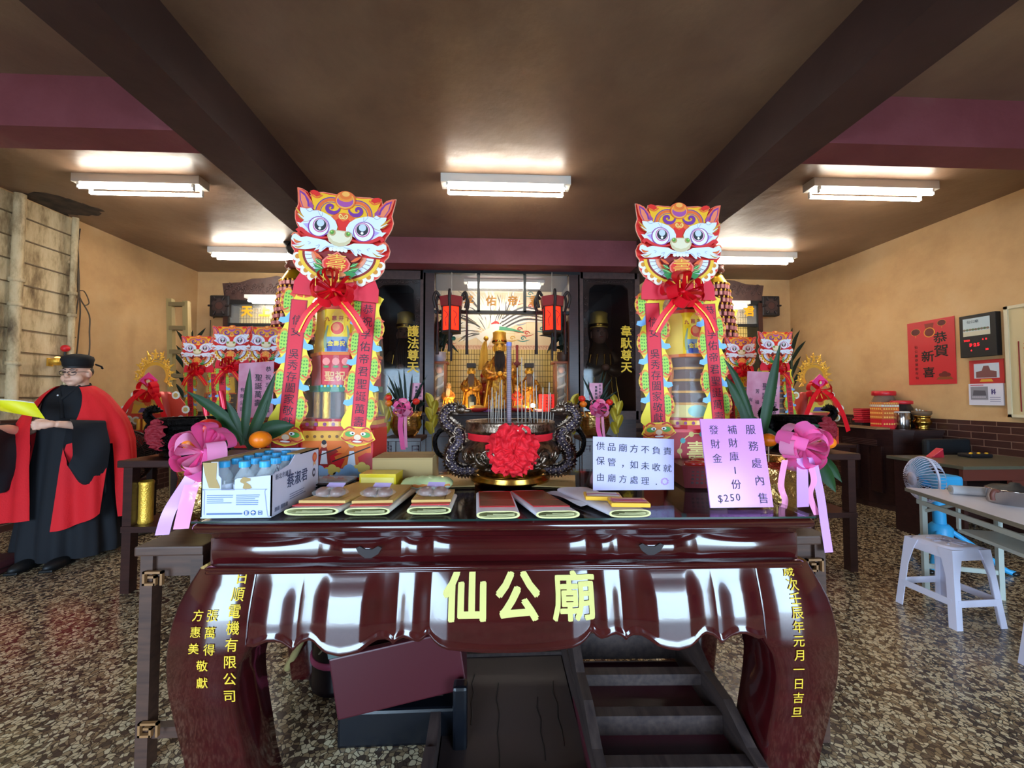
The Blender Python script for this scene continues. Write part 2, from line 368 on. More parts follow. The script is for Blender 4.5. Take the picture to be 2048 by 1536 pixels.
for yy, r, nm in ((PX(36, 500, XL + .085).y, .045, 'white upright pipe with a bracket, nearest the man in red'), (PX(149, 500, XL + .085).y, .03, 'thin grey upright pipe on the boarded wall')):
    m = MB(); m.tube([(XL + .085, yy, 1.2), (XL + .085, yy, ZC - .02)], r, 'grubby_plaster', 12)
    for z in (1.7, 2.3, 2.55): m.lathe([(r, z - .02), (r + .012, z - .018), (r + .012, z + .018), (r, z + .02)], 12, 'grubby_plaster', T(XL + .085, yy, 0))
    for z in (1.5, 2.9): m.box((XL + .034, yy - .02, z), (XL + .06, yy + .02, z + .03), 'grubby_plaster')
    m.build('wall_pipe', None, nm, 'pipe')
m = MB(); random.seed(3)
for k in range(3):
    y = PX(153, 500, XL + .05).y + .02 * k
    pts = [(XL + .05 + .02 * random.random(), y + .03 * sin(z * 3 + k) + (.1 if k == 2 and z < 2.5 else 0), z) for z in [3.35 - .2 * i for i in range(12)]]
    m.tube(catmull(pts, 4), .007, '#4d4030', 6)
m.tube(catmull([*[(XL + .06, PX(157, 500, XL + .06).y + a_, b_) for a_, b_ in ((0, 2.6), (.08, 2.62), (.14, 2.5), (.08, 2.46), (.01, 2.58))]], 5), .006, '#5a4a36', 6)
m.build('loose_cable', None, 'loose dark cables looping down beside the thin wall pipe', 'cable')
t = thing('wall_lamp', 'small gold lamp with a red cap glowing above the man in red', 'lamp', (XL + .034, PX(112, 690, XL + .1).y, 1.75))
m = MB(); m.box((0, -.025, -.05), (.02, .025, .04), 'gold'); m.build('bracket', t)
m = MB(); m.lathe([(.02, 0), (.06, .02), (.07, .06), (.03, .08)], 14, 'gold', T(.09, 0, -.04)); m.ball((.09, 0, .03), .03, mat('warm_glow', '#ffe0a0', .4, emit=1.2, ec='#ffc060'), 10, 8); m.build('shade', t)
m = MB(); m.ball((.06, .1, .16), .04, 'red_print', 10, 8); m.cyl(.06, .1, .05, .16, .012, 'black_metal', 8); m.build('cap', t, label='red cap')
m = MB(); rd = random.Random(8); c = [PZ(*p, ZC) for p in ((52, 385), (120, 392), (170, 408), (205, 420), (190, 430), (150, 428), (130, 432), (100, 420), (60, 405))]
cc = sum(c, Vector()) / len(c); pts = catmull([(p.x, p.y, 0) for p in c], 5, True); m.prism([(p.x + rd.uniform(-.02, .02), p.y + rd.uniform(-.03, .03)) for p in pts], ZC - .004, ZC, mat('soot', '#2c241e', .9, c2='#4e4034', sc=9)); struct(m, 'ceiling_stain')
# fluorescent fixtures
def fixture(x0, x1, y, label, z=ZC, drop=.05, dimm=False):
    L = x1 - x0; t = thing('ceiling_light', label, 'light', ((x0 + x1) / 2, y, z - drop), 0, 'twin tube ceiling lights')
    m = MB(); m.box((-L / 2 - .06, -.07, -.03), (L / 2 + .06, .07, drop), 'white_metal'); m.build('housing', t)
    for s in (-1, 1):
        m = MB(); m.tube([(-L / 2, s * .055, -.075), (L / 2, s * .055, -.075)], .0165, 'tube_dim' if dimm else 'tube_light', 12); m.build('tube', t)
        for e in (-1, 1):
            m = MB(); m.box((e * L / 2 - .01, s * .055 - .012, -.09), (e * L / 2 + .01, s * .055 + .012, -.02), 'white_metal'); m.build('end_holder', t)
    return t
zl = 3.355
a, b = PZ(140, 362, zl), PZ(400, 378, zl); fixture(a.x + .02, b.x - .04, 3.78, 'ceiling light on the left, nearer the man in red')
a, b = PZ(895, 372, zl), PZ(1127, 380, zl); fixture(a.x, b.x, 3.63, 'ceiling light over the middle of the room')
a, b = PZ(1612, 395, zl), PZ(1840, 395, zl); fixture(a.x, b.x, 3.55, 'ceiling light on the right, above the poster wall')
a = PZ(418, 505, zl); fixture(a.x, a.x + 1.16, 5.55, 'ceiling light at the back, behind the left lion face')
a = PZ(1573, 525, zl); fixture(a.x - 1.16, a.x, 5.4, 'ceiling light at the back, behind the right lion face')
# ================================================================== FRONT OFFERING TABLE (rosewood, bombe apron)
TZ = .96
BUL = [(0, .0), (.1, .003), (.2, .014), (.3, .027), (.4, .04), (.5, .047), (.56, .048), (.63, .042), (.70, .026), (.75, .010), (.793, 0)]
OUT = [(0, 1.04), (.098, 1.055), (.17, 1.065), (.252, 1.078), (.34, 1.09), (.43, 1.10), (.5, 1.102), (.554, 1.099), (.62, 1.093), (.68, 1.082), (.74, 1.06), (.793, 1.035)]
def bul(z): return interp(z, BUL)
table = thing('offering_table', 'large glossy dark red altar table with gold lettering and scalloped apron', 'table', (.068, 1.295, 0), -1.0)
HW = 1.02
def rect_rings(rows, hx, d):
    out = []
    for z, o in rows:
        x0, x1, ya, yb = -hx - o, hx + o, -o, d + o; c = .012
        out.append([(x0, ya + c, z), (x0 + c, ya, z), (x1 - c, ya, z), (x1, ya + c, z), (x1, yb - c, z), (x1 - c, yb, z), (x0 + c, yb, z), (x0, yb - c, z)])
    return out
m = MB(); rows = [(.950, -.004), (.948, .006), (.941, .013), (.932, .015), (.922, .012), (.916, .004), (.912, -.012), (.904, -.02), (.894, -.022), (.889, -.03)]
m.rings(rect_rings(rows, HW, .84), 'rosewood'); m.build('table_top', table)
m = MB(); m.box((-HW - .01, -.012, .952), (HW + .01, .85, .9585), 'table_glass'); m.build('glass_sheet', table, 'greenish glass sheet')
m = MB(); m.box((-HW - .01, -.0135, .952), (HW + .01, -.012, .9585), 'glass_edge'); m.build('glass_rim', table)
SEAM = [(-515, 0), (-421, .012), (-227, .02), (-159, .011), (159, .012), (227, .011), (421, .02), (515, .012)]
SX = [s / 770 * 1.26 for s, _ in SEAM]
def pillow(x, seams):
    for i in range(len(seams) - 1):
        if seams[i] <= x <= seams[i + 1]:
            t = (x - seams[i]) / (seams[i + 1] - seams[i]); k = SEAM[i + 1][1]
            h = (.5 - .5 * cos(2 * pi * t)) ** .75
            if i == 3: h = min(1, min(t, 1 - t) * 9) ** .6 * .7
            if SEAM[i + 1][1] == .02: h = .35 * min(1, min(t, 1 - t) * 6) ** .7 + .7 * sm3(abs(2 * t - 1), [(0, 1), (.28, 1), (.72, 0), (1, 0)])
            return k * h
    return 0
# waist with convex drawer panels
WX = [-.985, -.64, -.365, -.255, .255, .365, .64, .985]
m = MB()
def waist(u, v):
    x = -.985 + 1.97 * u; z = .889 - .084 * v
    return (x, .028 - 1.0 * pillow(x, WX) * sin(pi * min(1, v * 1.15)) ** .5 - .01 * sin(pi * v), z)
m.grid(waist, 220, 8, 'rosewood'); m.box((-.985, .03, .8), (.985, .055, .889), 'rosewood')
for sx in (-1, 1): m.box((sx * .985 - .012, .03, .8), (sx * .985 + .012, .8, .889), 'rosewood')
m.box((-.985, .78, .8), (.985, .805, .889), 'rosewood'); m.build('waist_panel', table)
m = MB(); rows = [(.806, -.02), (.804, -.004), (.799, .002), (.793, .001), (.790, -.006), (.787, -.001), (.783, .001), (.778, -.01)]
m.rings(rect_rings(rows, 1.0, .83), 'rosewood')
m.build('bead_moulding', table)
for x in (-.464, .472):                                   # dark bean shaped finger pulls
    m = MB(); m.prism([(-.042, .012), (-.03, .018), (-.012, .008), (.012, .008), (.03, .018), (.042, .012), (.03, -.008), (.008, -.02), (-.012, -.02), (-.032, -.006)], 0, .006, '#1c0c0e', FR(x, .0, .853)); m.build('finger_pull', table, label='dark bean shaped pull')
# apron: bulging, panelled, bracket-shaped lower edge
AP = [(515, 1280), (530, 1273), (542, 1268), (556, 1268), (570, 1273), (581, 1282), (589, 1290), (597, 1281), (606, 1273), (622, 1268), (634, 1273), (643, 1280), (660, 1288), (683, 1294), (704, 1291), (723, 1285), (740, 1275), (753, 1269), (768, 1269), (777, 1273), (783, 1281), (790, 1273), (804, 1266), (814, 1267), (821, 1270), (834, 1274), (843, 1270), (851, 1262), (857, 1270), (864, 1277), (876, 1285), (891, 1290), (925, 1294), (960, 1297), (1014, 1298)]
APT = [((px - 1014) / 770 * 1.26, HC - (py - 794) / 770 * 1.26) for px, py in AP]; APT += [(-x, z) for x, z in APT[-2::-1]]
XA = .84
def abot(x): return interp(x, APT)
def asurf(x, z, t=None):
    tt = (.793 - z) / .27; rim = 0
    zb = abot(x)
    if z < zb + .022: rim = .007 * (1 - abs((z - zb - .010) / .012)) if z > zb else 0
    return .028 - bul(z) * 1.0 - pillow(x, SX) * min(1, max(0, tt) * 3) ** .6 - max(0, rim)
m = MB(); NX, NZ = 300, 30
def apron(u, v):
    x = -XA + 2 * XA * u; zb = abot(x); z = .785 + (zb - .785) * v; return (x, asurf(x, z), z)
m.grid(apron, NX, NZ, 'rosewood')
m.grid(lambda u, v: (-XA + 2 * XA * u, asurf(-XA + 2 * XA * u, abot(-XA + 2 * XA * u)) + .03 * v, abot(-XA + 2 * XA * u)), NX, 1, 'rosewood', False)
m.grid(lambda u, v: (XA - 2 * XA * u, .065, .785 + (abot(XA - 2 * XA * u) - .785) * v), 60, 1, 'rosewood', False)
for sx in (-1, 1):
    m.grid(lambda u, v: (sx * (interp(.785 - .25 * v, OUT) - .035), .1 + .66 * u, .785 - .25 * v + .03 * abs(2 * u - 1) ** 3 * v), 20, 10, 'rosewood')
    m.grid(lambda u, v: (sx * .94, .1 + .66 * u, .785 - .25 * v + .03 * abs(2 * u - 1) ** 3 * v), 20, 10, 'rosewood')
m.box((-.86, .785, .6), (.86, .805, .785), 'rosewood'); m.build('apron', table)
# cabriole legs
INN = [(0, .83), (.098, .854), (.235, .87), (.34, .883), (.432, .886), (.503, .87), (.535, .85), (.554, .839), (.785, .838)]
def legm(sx, back=False):
    m = MB(); rs = []
    zs = [.79, .76, .72, .68, .64, .6, .57, .55, .53, .51, .49, .46, .43, .4, .36, .32, .28, .24, .2, .15, .1, .06, .03, 0]
    for z in zs:
        b = bul(z); xo, xi = sx * interp(z, OUT), sx * interp(z, INN); c = .012
        if xo > xi: xo, xi = xi, xo
        ya, yb = .028 - b, .20 - b * .6 - max(0, z - .5) * .15
        if back: ya, yb = .83 - yb, .83 - ya; 
        rs.append([(xo, ya + c, z), (xo + c, ya, z), (xi - c, ya, z), (xi, ya + c, z), (xi, yb - c, z), (xi - c, yb, z), (xo + c, yb, z), (xo, yb - c, z)])
    m.rings(rs, 'rosewood'); return m
for sx in (-1, 1):
    legm(sx).build('leg', table)
    o = legm(sx, True).build('leg', table)
# gold lettering that follows the surfaces
def onleg(x, z): return (x, .0255 - bul(z), z)
def onapron(x, z): return (x, asurf(x, z) - .004, z)
def hit(px, py, fn, y=1.27):
    for _ in range(6):
        q_ = P(px, py, y); x, z = q_.x - .068, q_.z; y = 1.295 + fn(x, z)[1] + x * math.tan(R(-1.0))
    return x, z
m = MB()
for ch, px in (('仙', 929), ('公', 1036), ('廟', 1148)): x, z = hit(px, 1192, onapron); m.text(ch, x, z, .150, 0, 'lacquer_gold', None, .022 if ch == '廟' else .034, fn=onapron, div=4)
m.build('apron_lettering', table, label='three large pale gold characters')
m = MB()
def col(txt, pts, sz, bold=.008):
    n = len(txt)
    for k, ch in enumerate(txt):
        t = k / (n - 1); px = interp(t, [(i / (len(pts) - 1), p[0]) for i, p in enumerate(pts)]); py = pts[0][1] + (pts[-1][1] - pts[0][1]) * t
        x, z = hit(px, py, onleg); m.text(ch, x, z, sz, 0, 'letter_gold', None, bold, fn=onleg, div=1)
def one(*a): 
    global m
    m = MB(); col(*a); m.build('lettering_column', table)
one('日順電機有限公司', [(484, 1154), (470, 1222), (464, 1270), (460, 1330), (459, 1392)], .043, .009)
one('張萬得', [(425, 1231), (420, 1266), (418, 1300)], .037); one('方惠美', [(396, 1231), (391, 1264), (387, 1298)], .035)
one('敬獻', [(404, 1332), (404, 1366)], .037)
one('歲次壬辰年元月一日吉旦', [(1576, 1140), (1589, 1172), (1595, 1205), (1598, 1235), (1599, 1290), (1598, 1350), (1598, 1400), (1594, 1424)], .040)

# brown side tables flanking the front table
def side_table(x0, x1, label):
    t = thing('side_table', label, 'side table', ((x0 + x1) / 2, 1.50, 0)); h = (x1 - x0) / 2; D = .95
    m = MB(); m.box((-h - .012, -.012, .775), (h + .012, D, .81), 'brown_wood', None, .006); m.build('table_top', t)
    m = MB(); m.box((-h + .02, .02, .69), (h - .02, .04, .775), 'brown_wood'); m.box((-h + .02, D - .05, .69), (h - .02, D - .03, .775), 'brown_wood')
    for s in (-1, 1): m.box((s * (h - .02) - .01, .04, .69), (s * (h - .02) + .01, D - .05, .775), 'brown_wood')
    m.build('apron', t); m = MB(); m.box((-h + .02, .02, .1), (h - .02, .05, .14), 'brown_wood'); m.build('stretcher', t)
    for s in (-1, 1):
        for y in (.0, D - .06):
            m = MB(); m.box((s * (h - .02) - .022, y + .005, 0), (s * (h - .02) + .022, y + .05, .775), 'brown_wood'); m.build('leg', t)
    for zz in (.70, .16):
        for s in (-1, 1):
            if abs(x0 + s * 0) and ((x0 < 0 and s > 0) or (x0 > 0 and s < 0)): continue
            m = MB(); M = FR(s * (h - .055), .0, zz, 1)
            for a, b in (((-.035, .012), (.035, .02)), ((.027, -.03), (.035, .02)), ((-.035, -.03), (-.027, .02)), ((-.035, -.03), (.01, -.022)), ((.004, -.03), (.012, .004)), ((-.016, -.004), (.012, .004))):
                m.box((a[0], a[1], 0), (b[0], b[1], .012), '#8a6038', M)
            m.build('fret_bracket', t)
    return t
side_table(-1.29, -1.07, 'narrow brown wooden side table left of red altar table')
side_table(1.17, 1.34, 'narrow brown wooden side table right of red altar table')

# ================================================================== UNDER THE TABLE
wd = 'kneeler_wood'
t = thing('kneeling_bench', 'low dark wooden tray-like kneeler at middle under the table', 'kneeler', (.085, 1.30, 0), 0)
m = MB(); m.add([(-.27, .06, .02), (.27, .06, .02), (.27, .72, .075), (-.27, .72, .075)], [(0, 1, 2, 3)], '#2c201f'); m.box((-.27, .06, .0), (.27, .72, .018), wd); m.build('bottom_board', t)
for s in (-1, 1):
    m = MB(); m.prism([(.0, .0), (.76, 0), (.76, .2), (.5, .17), (.12, .105), (.12, .12), (.0, .12)], -.02, .02, wd, T(s * .295, 0, 0, 90, 0, 90)); m.build('side_board', t)
m = MB(); m.box((-.275, .72, 0), (.275, .745, .19), wd); m.build('back_board', t)
m = MB(); m.box((-.275, .66, .05), (.275, .72, .085), wd); m.build('cross_bar', t)
m = MB(); m.box((-.275, 0.02, 0), (.275, .06, .055), wd); m.build('front_bar', t)
m = MB()
for x, y0_, y1_ in ((-.05, .1, .5), (-.16, .3, .55), (.12, .15, .42), (.2, .2, .5)):
    p = [Vector((x + .006 * sin(9 * k), y0_ + (y1_ - y0_) * k / 5, 0)) for k in range(6)]
    m.tube([(q.x, q.y, .021 + .055 * (q.y - .06) / .66) for q in p], .0022, '#0b0707', 5)
m.build('wood_cracks', t)
t = thing('kneeling_bench', 'upturned dark wooden kneeler with studded red pad, right under the table', 'kneeler', (.645, 1.27, 0), -2)
m = MB(); m.box((-.30, 0, .0), (.27, .62, .085), mat('maroon_leather', '#4b1c26', .35), None, .02); m.build('red_pad', t, label='dark red leather pad')
m = MB()
for k in range(24): m.ball((-.29 + k * .0235, -.003, .082), .0065, 'bronze', 8, 6)
m.build('stud_strip', t)
for s in (-1, 1):
    m = MB(); m.prism([(.0, .085), (.66, .085), (.66, .34), (.5, .30), (.34, .22), (.2, .215), (.06, .16), (0, .15)], -.018, .018, wd, T(s * .265 - .015, 0, 0, 90, 0, 90)); m.build('side_board', t)
for y, z, h in ((.02, .085, .05), (.2, .085, .07), (.36, .15, .045), (.6, .1, .12)):
    m = MB(); m.box((-.26, y, z), (.23, y + .045, z + h), wd); m.build('cross_bar', t)
t = thing('red_case', 'dark red hard case tilted on black plastic under the table', 'case', (-.335, 1.56, .16))
m = MB(); M = T(0, 0, 0, 0, -9, 4); m.box((-.25, 0, .0), (.25, .03, .235), mat('maroon_vinyl', '#421019', .4), M, .006); m.build('front_panel', t)
m = MB(); m.box((-.25, .03, .0), (.25, .22, .02), 'maroon_vinyl', M); m.box((-.25, .2, .02), (.25, .22, .2), 'maroon_vinyl', M); m.box((-.25, .03, .02), (-.24, .2, .2), 'maroon_vinyl', M); m.box((.24, .03, .02), (.25, .2, .2), 'maroon_vinyl', M); m.build('shell', t)
for sx in (-1, 1):
    m = MB(); m.add([(sx * .25, 0, .236), (sx * .25, .05, .236), (sx * .16, 0, .236), (sx * .25, 0, .27), (sx * .25, .05, .25), (sx * .17, .0, .24)], [(0, 2, 5, 3), (0, 3, 4, 1), (2, 1, 4, 5), (3, 5, 4), (0, 1, 2)], '#41504e', False, M); m.build('corner_guard', t, label='grey green corner guard')
t = thing('plastic_bin', 'dark glossy plastic bin with upright lip standing under the red case', 'bin', (-.34, 1.50, 0))
m = MB(); m.box((-.25, .06, 0), (.22, .34, .14), mat('navy_plastic', '#0a0c12', .3), None, .012); m.build('body', t)
m = MB(); m.box((.2, .0, 0), (.255, .055, .26), 'navy_plastic', None, .012); m.build('upright_post', t)
t = thing('incense_drum', 'black round drum with pink ribbon band under the table', 'drum', (-.72, 1.95, 0))
m = MB(); m.lathe([(.13, 0), (.14, .03), (.13, .05), (.125, .3), (.13, .33), (.11, .34)], 28, mat('dark_drum', '#160c14', .3)); m.build('body', t)
m = MB(); m.lathe([(.132, .12), (.137, .125), (.137, .145), (.132, .15)], 28, mat('pink_band', '#a8466a', .4)); m.build('ribbon_band', t)
m = MB(); m.tube(catmull([(.02, -.135, .33), (.0, -.14, .26), (-.05, -.137, .2)], 6), .004, '#8a846c', 6); m.build('chain', t)
m = MB(); m.tube([(-1.0, 2.0, .02), (-.86, 1.86, .25)], [.018, .014], '#9a8a5a', 8); m.build('bamboo_stick', None, 'pale bamboo stick leaning beside the black drum under the table', 'stick')
# ================================================================== PAPER GOLD OFFERING TOWERS WITH LION FACES
from mathutils import noise as NZ_
def lion_face(M, k):
    """printed lion dance mask on a die-cut card; drawing units as measured, centre x 655, y downwards"""
    m = MB(); Z = [.004]
    def q(p): return ((p[0] - 655) * k, (1085 - p[1]) * k)
    def both(pts, c):
        Z[0] += .00035; a = [q(p) for p in pts]; m.flat(a, Z[0], c, M); m.flat([(-x, y) for x, y in a][::-1], Z[0], c, M)
    def mid(pts, c):                                   # left half outline, mirrored into one closed shape
        Z[0] += .00035; a = [q(p) for p in pts]; m.flat(a + [(-x, y) for x, y in a[::-1]], Z[0], c, M)
    def st(pts, w, c, n=5):
        Z[0] += .00035; a = [q(p) for p in pts]; ww = [(t, v * k) for t, v in w] if isinstance(w, list) else w * k
        m.stroke(a, ww, Z[0], c, M, n); m.stroke([(-x, y) for x, y in a], ww, Z[0] + .0001, c, M, n)
    def ci(c, r, col, ry=None, two=True, a0=0, a1=360):
        Z[0] += .00035; x, y = q(c); m.disc((x, y), r * k, Z[0], col, M, 26, (ry or r) * k, a0, a1)
        if two and abs(x) > 1e-6: m.disc((-x, y), r * k, Z[0] + .0001, col, M, 26, (ry or r) * k, a0, a1)
    OR, YE, RD, PU, WH, GO, CO, DR = '#f0662e', '#f6b81c', '#e2261c', '#7a2f92', '#e2e8f6', '#c87a22', '#f08a5a', '#8c1a1c'
    out = [(655, 82), (600, 95), (560, 125), (480, 122), (400, 115), (330, 125), (275, 115), (255, 180), (225, 135), (170, 108), (114, 98), (122, 180), (138, 290), (113, 370), (122, 440), (145, 500), (172, 545), (186, 585), (145, 620), (112, 690), (122, 760), (160, 810), (148, 870), (160, 930), (195, 985), (212, 1012), (255, 1040), (300, 1062), (345, 1095), (400, 1117), (455, 1085), (540, 1085), (655, 1088)]
    a = [q(p) for p in out]; full = a + [(-x, y) for x, y in a[-2:0:-1]]
    m.prism(full, 0, .004, '#f28a6a', M, '#e9d9c8')
    def inset(s): c = (655, 590); return [(c[0] + (x - c[0]) * s, c[1] + (y - c[1]) * s) for x, y in out]
    mid(inset(.982), RD)
    # lower jaw: scallops, gold rim, red rim, teeth, mouth
    for x, y, r in ((197, 868, 48), (240, 945, 52), (306, 1012, 52), (388, 1068, 52)): ci((x, y), r, '#f3ead8'); ci((x + 8, y - 4), 27, '#d98a28')
    ci((655, 800), 445, '#f5c230', 305, False, 180, 360); ci((655, 800), 402, DR, 275, False, 180, 360); ci((655, 800), 375, WH, 250, False, 180, 360)
    for i in range(15):
        an = R(188 + i * 11.7); Z[0] += .0002; p0 = (655 + 255 * cos(an), 800 - 170 * sin(an)); p1 = (655 + 375 * cos(an), 800 - 250 * sin(an))
        m.stroke([q(p0), q(p1)], 5 * k, Z[0], '#7a3030', M, 1)
    ci((655, 800), 300, '#f29a78', 205, False, 180, 360); ci((655, 800), 258, OR, 182, False, 180, 360); ci((655, 800), 225, DR, 150, False, 180, 360)
    both([(400, 790), (655, 760), (655, 870), (430, 870)], DR)
    # forehead
    mid([(655, 105), (590, 125), (540, 150), (470, 148), (400, 140), (335, 150), (275, 175), (300, 250), (320, 330), (430, 370), (560, 430), (620, 560), (655, 600)], YE)
    mid([(655, 330), (560, 350), (520, 390), (590, 450), (620, 560), (655, 600)], OR); mid([(655, 430), (600, 400), (570, 430), (612, 500), (620, 560), (655, 590)], RD)
    for r0, r1, c in ((160, 172, PU), (128, 156, OR), (112, 120, PU)):
        Z[0] += .0003; x, y = q((515, 345)); m.arc((x, y), r0 * k, r1 * k, 75, 190, Z[0], c, M); m.arc((-x, y), r0 * k, r1 * k, 105, -10, Z[0], c, M)
    both([(262, 135), (300, 118), (345, 126), (385, 165), (340, 190), (290, 165)], RD); st([(262, 150), (300, 185), (350, 200), (400, 165)], 14, OR)
    both([(122, 112), (215, 150), (300, 250), (318, 325), (200, 338), (150, 250)], '#ef6a4a'); both([(150, 140), (212, 172), (262, 235), (285, 310), (208, 325), (168, 245)], PU)
    both([(165, 165), (215, 200), (250, 265), (262, 325), (215, 322), (180, 250)], '#f3855c'); both([(285, 250), (325, 300), (318, 335), (275, 318)], '#a4488c')
    st([(606, 290), (590, 325), (545, 348), (495, 340), (468, 305), (482, 272), (515, 268), (528, 292), (512, 306)], [(0, 14), (.3, 44), (.7, 34), (1, 12)], PU)
    st([(655, 395), (640, 370), (618, 358), (612, 385), (640, 405), (690, 380)], [(0, 4), (.5, 16), (1, 4)], '#f8d878')
    ci((655, 195), 112, OR, 103, False); ci((655, 200), 98, '#f6b040', 90, False); ci((655, 205), 90, '#a84c9a', 68, False); ci((655, 172), 80, '#f09030', 42, False)
    ci((655, 142), 66, '#e9722a', 46, False); ci((655, 128), 42, '#f7b054', 28, False)
    # white brows, eyes
    both([(185, 335), (260, 342), (300, 325), (330, 352), (380, 345), (425, 355), (520, 390), (580, 440), (608, 500), (602, 560), (560, 575), (500, 600), (360, 640), (240, 590), (170, 500), (215, 505), (245, 470), (205, 440), (165, 405), (215, 412), (190, 370)], WH)
    st([(250, 345), (290, 370), (325, 350)], 5, '#8a8fa8'); st([(380, 350), (425, 410), (430, 360)], 4, '#8a8fa8')
    st([(140, 345), (190, 400), (240, 440)], [(0, 6), (.5, 26), (1, 4)], '#d8992c'); st([(150, 400), (205, 450), (240, 470)], [(0, 4), (.5, 16), (1, 3)], '#c77a20')
    st([(235, 490), (290, 480), (340, 450), (400, 430)], 6, '#c9a27c')
    both([(240, 512), (305, 500), (300, 565)], '#b9a4e0')
    ci((410, 527), 116, '#8f3f9a'); ci((412, 524), 104, '#f0f2fa'); ci((426, 508), 80, '#c8508e'); ci((427, 507), 71, '#f3d0e0'); ci((428, 506), 64, '#2a2a30'); ci((428, 484), 40, '#c9d4dc'); ci((426, 544), 15, '#ffffff')
    # red cheek line and white cheek fur
    st([(190, 605), (225, 575), (285, 610), (370, 645), (450, 648), (530, 635), (600, 640)], [(0, 46), (.25, 40), (.6, 24), (1, 16)], '#de2a2a')
    both([(150, 645), (195, 632), (240, 668), (300, 650), (400, 660), (500, 668), (560, 700), (655, 712), (655, 752), (600, 748), (530, 742), (470, 802), (446, 803), (450, 772), (398, 798), (415, 765), (300, 795), (200, 795), (150, 762), (240, 748), (190, 742), (138, 700)], WH)
    st([(165, 690), (200, 722), (255, 715)], [(0, 4), (.5, 34), (1, 4)], '#e06a2a'); st([(180, 772), (230, 780), (290, 745)], [(0, 4), (.5, 18), (1, 3)], '#c9942a'); st([(140, 660), (170, 625), (220, 650)], 14, '#ef7a50')
    for p in ([(320, 705), (350, 718), (330, 735)], [(410, 745), (450, 730), (430, 770)], [(480, 780), (520, 740), (600, 728)]): st(p, 5, '#9aa0b8')
    for i in range(5): Z[0] += .0002; m.disc(q((575 + 40 * i, 762)), 21 * k, Z[0], '#f4f1ec', M, 12, 20 * k)
    # nose
    mid([(655, 545), (585, 548), (530, 570), (520, 620), (545, 680), (600, 715), (655, 726)], '#d9c79c'); mid([(655, 555), (595, 560), (545, 585), (545, 630), (590, 670), (655, 685)], '#ece0c0')
    ci((574, 580), 34, '#b79a62'); ci((568, 576), 22, '#5c9a34'); ci((562, 568), 9, '#a8d86a')
    # peach, leaves, flame tongue
    for pts in ([(420, 880), (480, 895), (512, 940), (450, 930)], [(405, 935), (480, 945), (525, 985), (440, 985)], [(430, 1000), (500, 985), (600, 1000), (480, 1065)]): both(pts, '#2f8a44')
    for p in ([(430, 890), (500, 935)], [(415, 942), (515, 980)]): st(p, 6, '#bfe08a')
    st([(400, 815), (450, 850), (500, 880)], [(0, 10), (.5, 36), (1, 6)], OR)
    mid([(655, 782), (610, 815), (545, 850), (502, 900), (510, 960), (570, 1010), (655, 1030)], '#f07a6a'); mid([(655, 800), (615, 830), (560, 858), (520, 905), (528, 955), (580, 1000), (655, 1015)], '#e5321f')
    ci((655, 1030), 120, '#f2a060', 30, False)
    m.text('壽', 0, (1085 - 905) * k, 200 * k, Z[0] + .001, '#f2c24a', M, .0, sx=1.15)
    return m
def bow(m, c, Rr, n, mt, wid, M=None, flat=.6, seed=1, alt=None):
    rd = random.Random(seed)
    for i in range(n):
        a = 2 * pi * i / n + rd.uniform(-.25, .25); el = rd.uniform(-.1, 1.0) * flat
        d = Vector((cos(a) * cos(el), -sin(el), sin(a) * cos(el))); nn = d.cross(Vector((0, 1, 0.01))).normalized(); sd = d.cross(nn).normalized()
        rr = Rr * rd.uniform(.8, 1.05); h = rr * rd.uniform(.28, .4); w = wid * rd.uniform(.85, 1.1)
        def fn(u, v):
            s_ = sin(pi * u); return tuple(Vector(c) + d * rr * s_ ** .75 + nn * h * sin(2 * pi * u) * (.6 + .4 * s_) + sd * w * (v - .5) * (.35 + .65 * s_ ** .5))
        m.grid(fn, 18, 3, (alt if alt and i % 3 == 0 else mt), True, M)
    m.ball(c, Rr * .16, mt, 10, 6, M)
def cookie_fig(m, M, x, y, s, c1, c2):               # printed robed figure, plain shapes
    z = .0012
    m.flat([(x + s * a, y + s * b) for a, b in ((-.5, 0), (.45, 0), (.3, .5), (.75, .75), (.6, .9), (.2, .8), (.12, 1.0), (-.12, 1.0), (-.3, .75), (-.8, .55), (-.75, .4), (-.3, .45))], z, c1, M)
    m.flat([(x + s * a, y + s * b) for a, b in ((-.2, .1), (.2, .1), (.12, .8), (-.1, .8))], z + .0006, c2, M)
    m.disc((x, y + s * 1.12), s * .16, z + .0006, '#e8b896', M, 14); m.disc((x, y + s * 1.25), s * .13, z + .0009, '#241c22', M, 10)
    m.stroke([(x - s * .9, y + s * .3), (x + s * .9, y + s * 1.0)], s * .06, z + .0012, '#3a2a24', M, 2)
def cloud(m, M, x, y, s, c, z=.001):
    for dx, dy, r in ((-.5, 0, .3), (0, .15, .42), (.5, 0, .3), (0, -.1, .4)): m.disc((x + s * dx, y + s * dy), s * r, z, c, M, 14); z += .0002
def octa(r, n=8, off=22.5): return [(r * cos(R(off + 360 * i / n)), r * sin(R(off + 360 * i / n))) for i in range(n)]
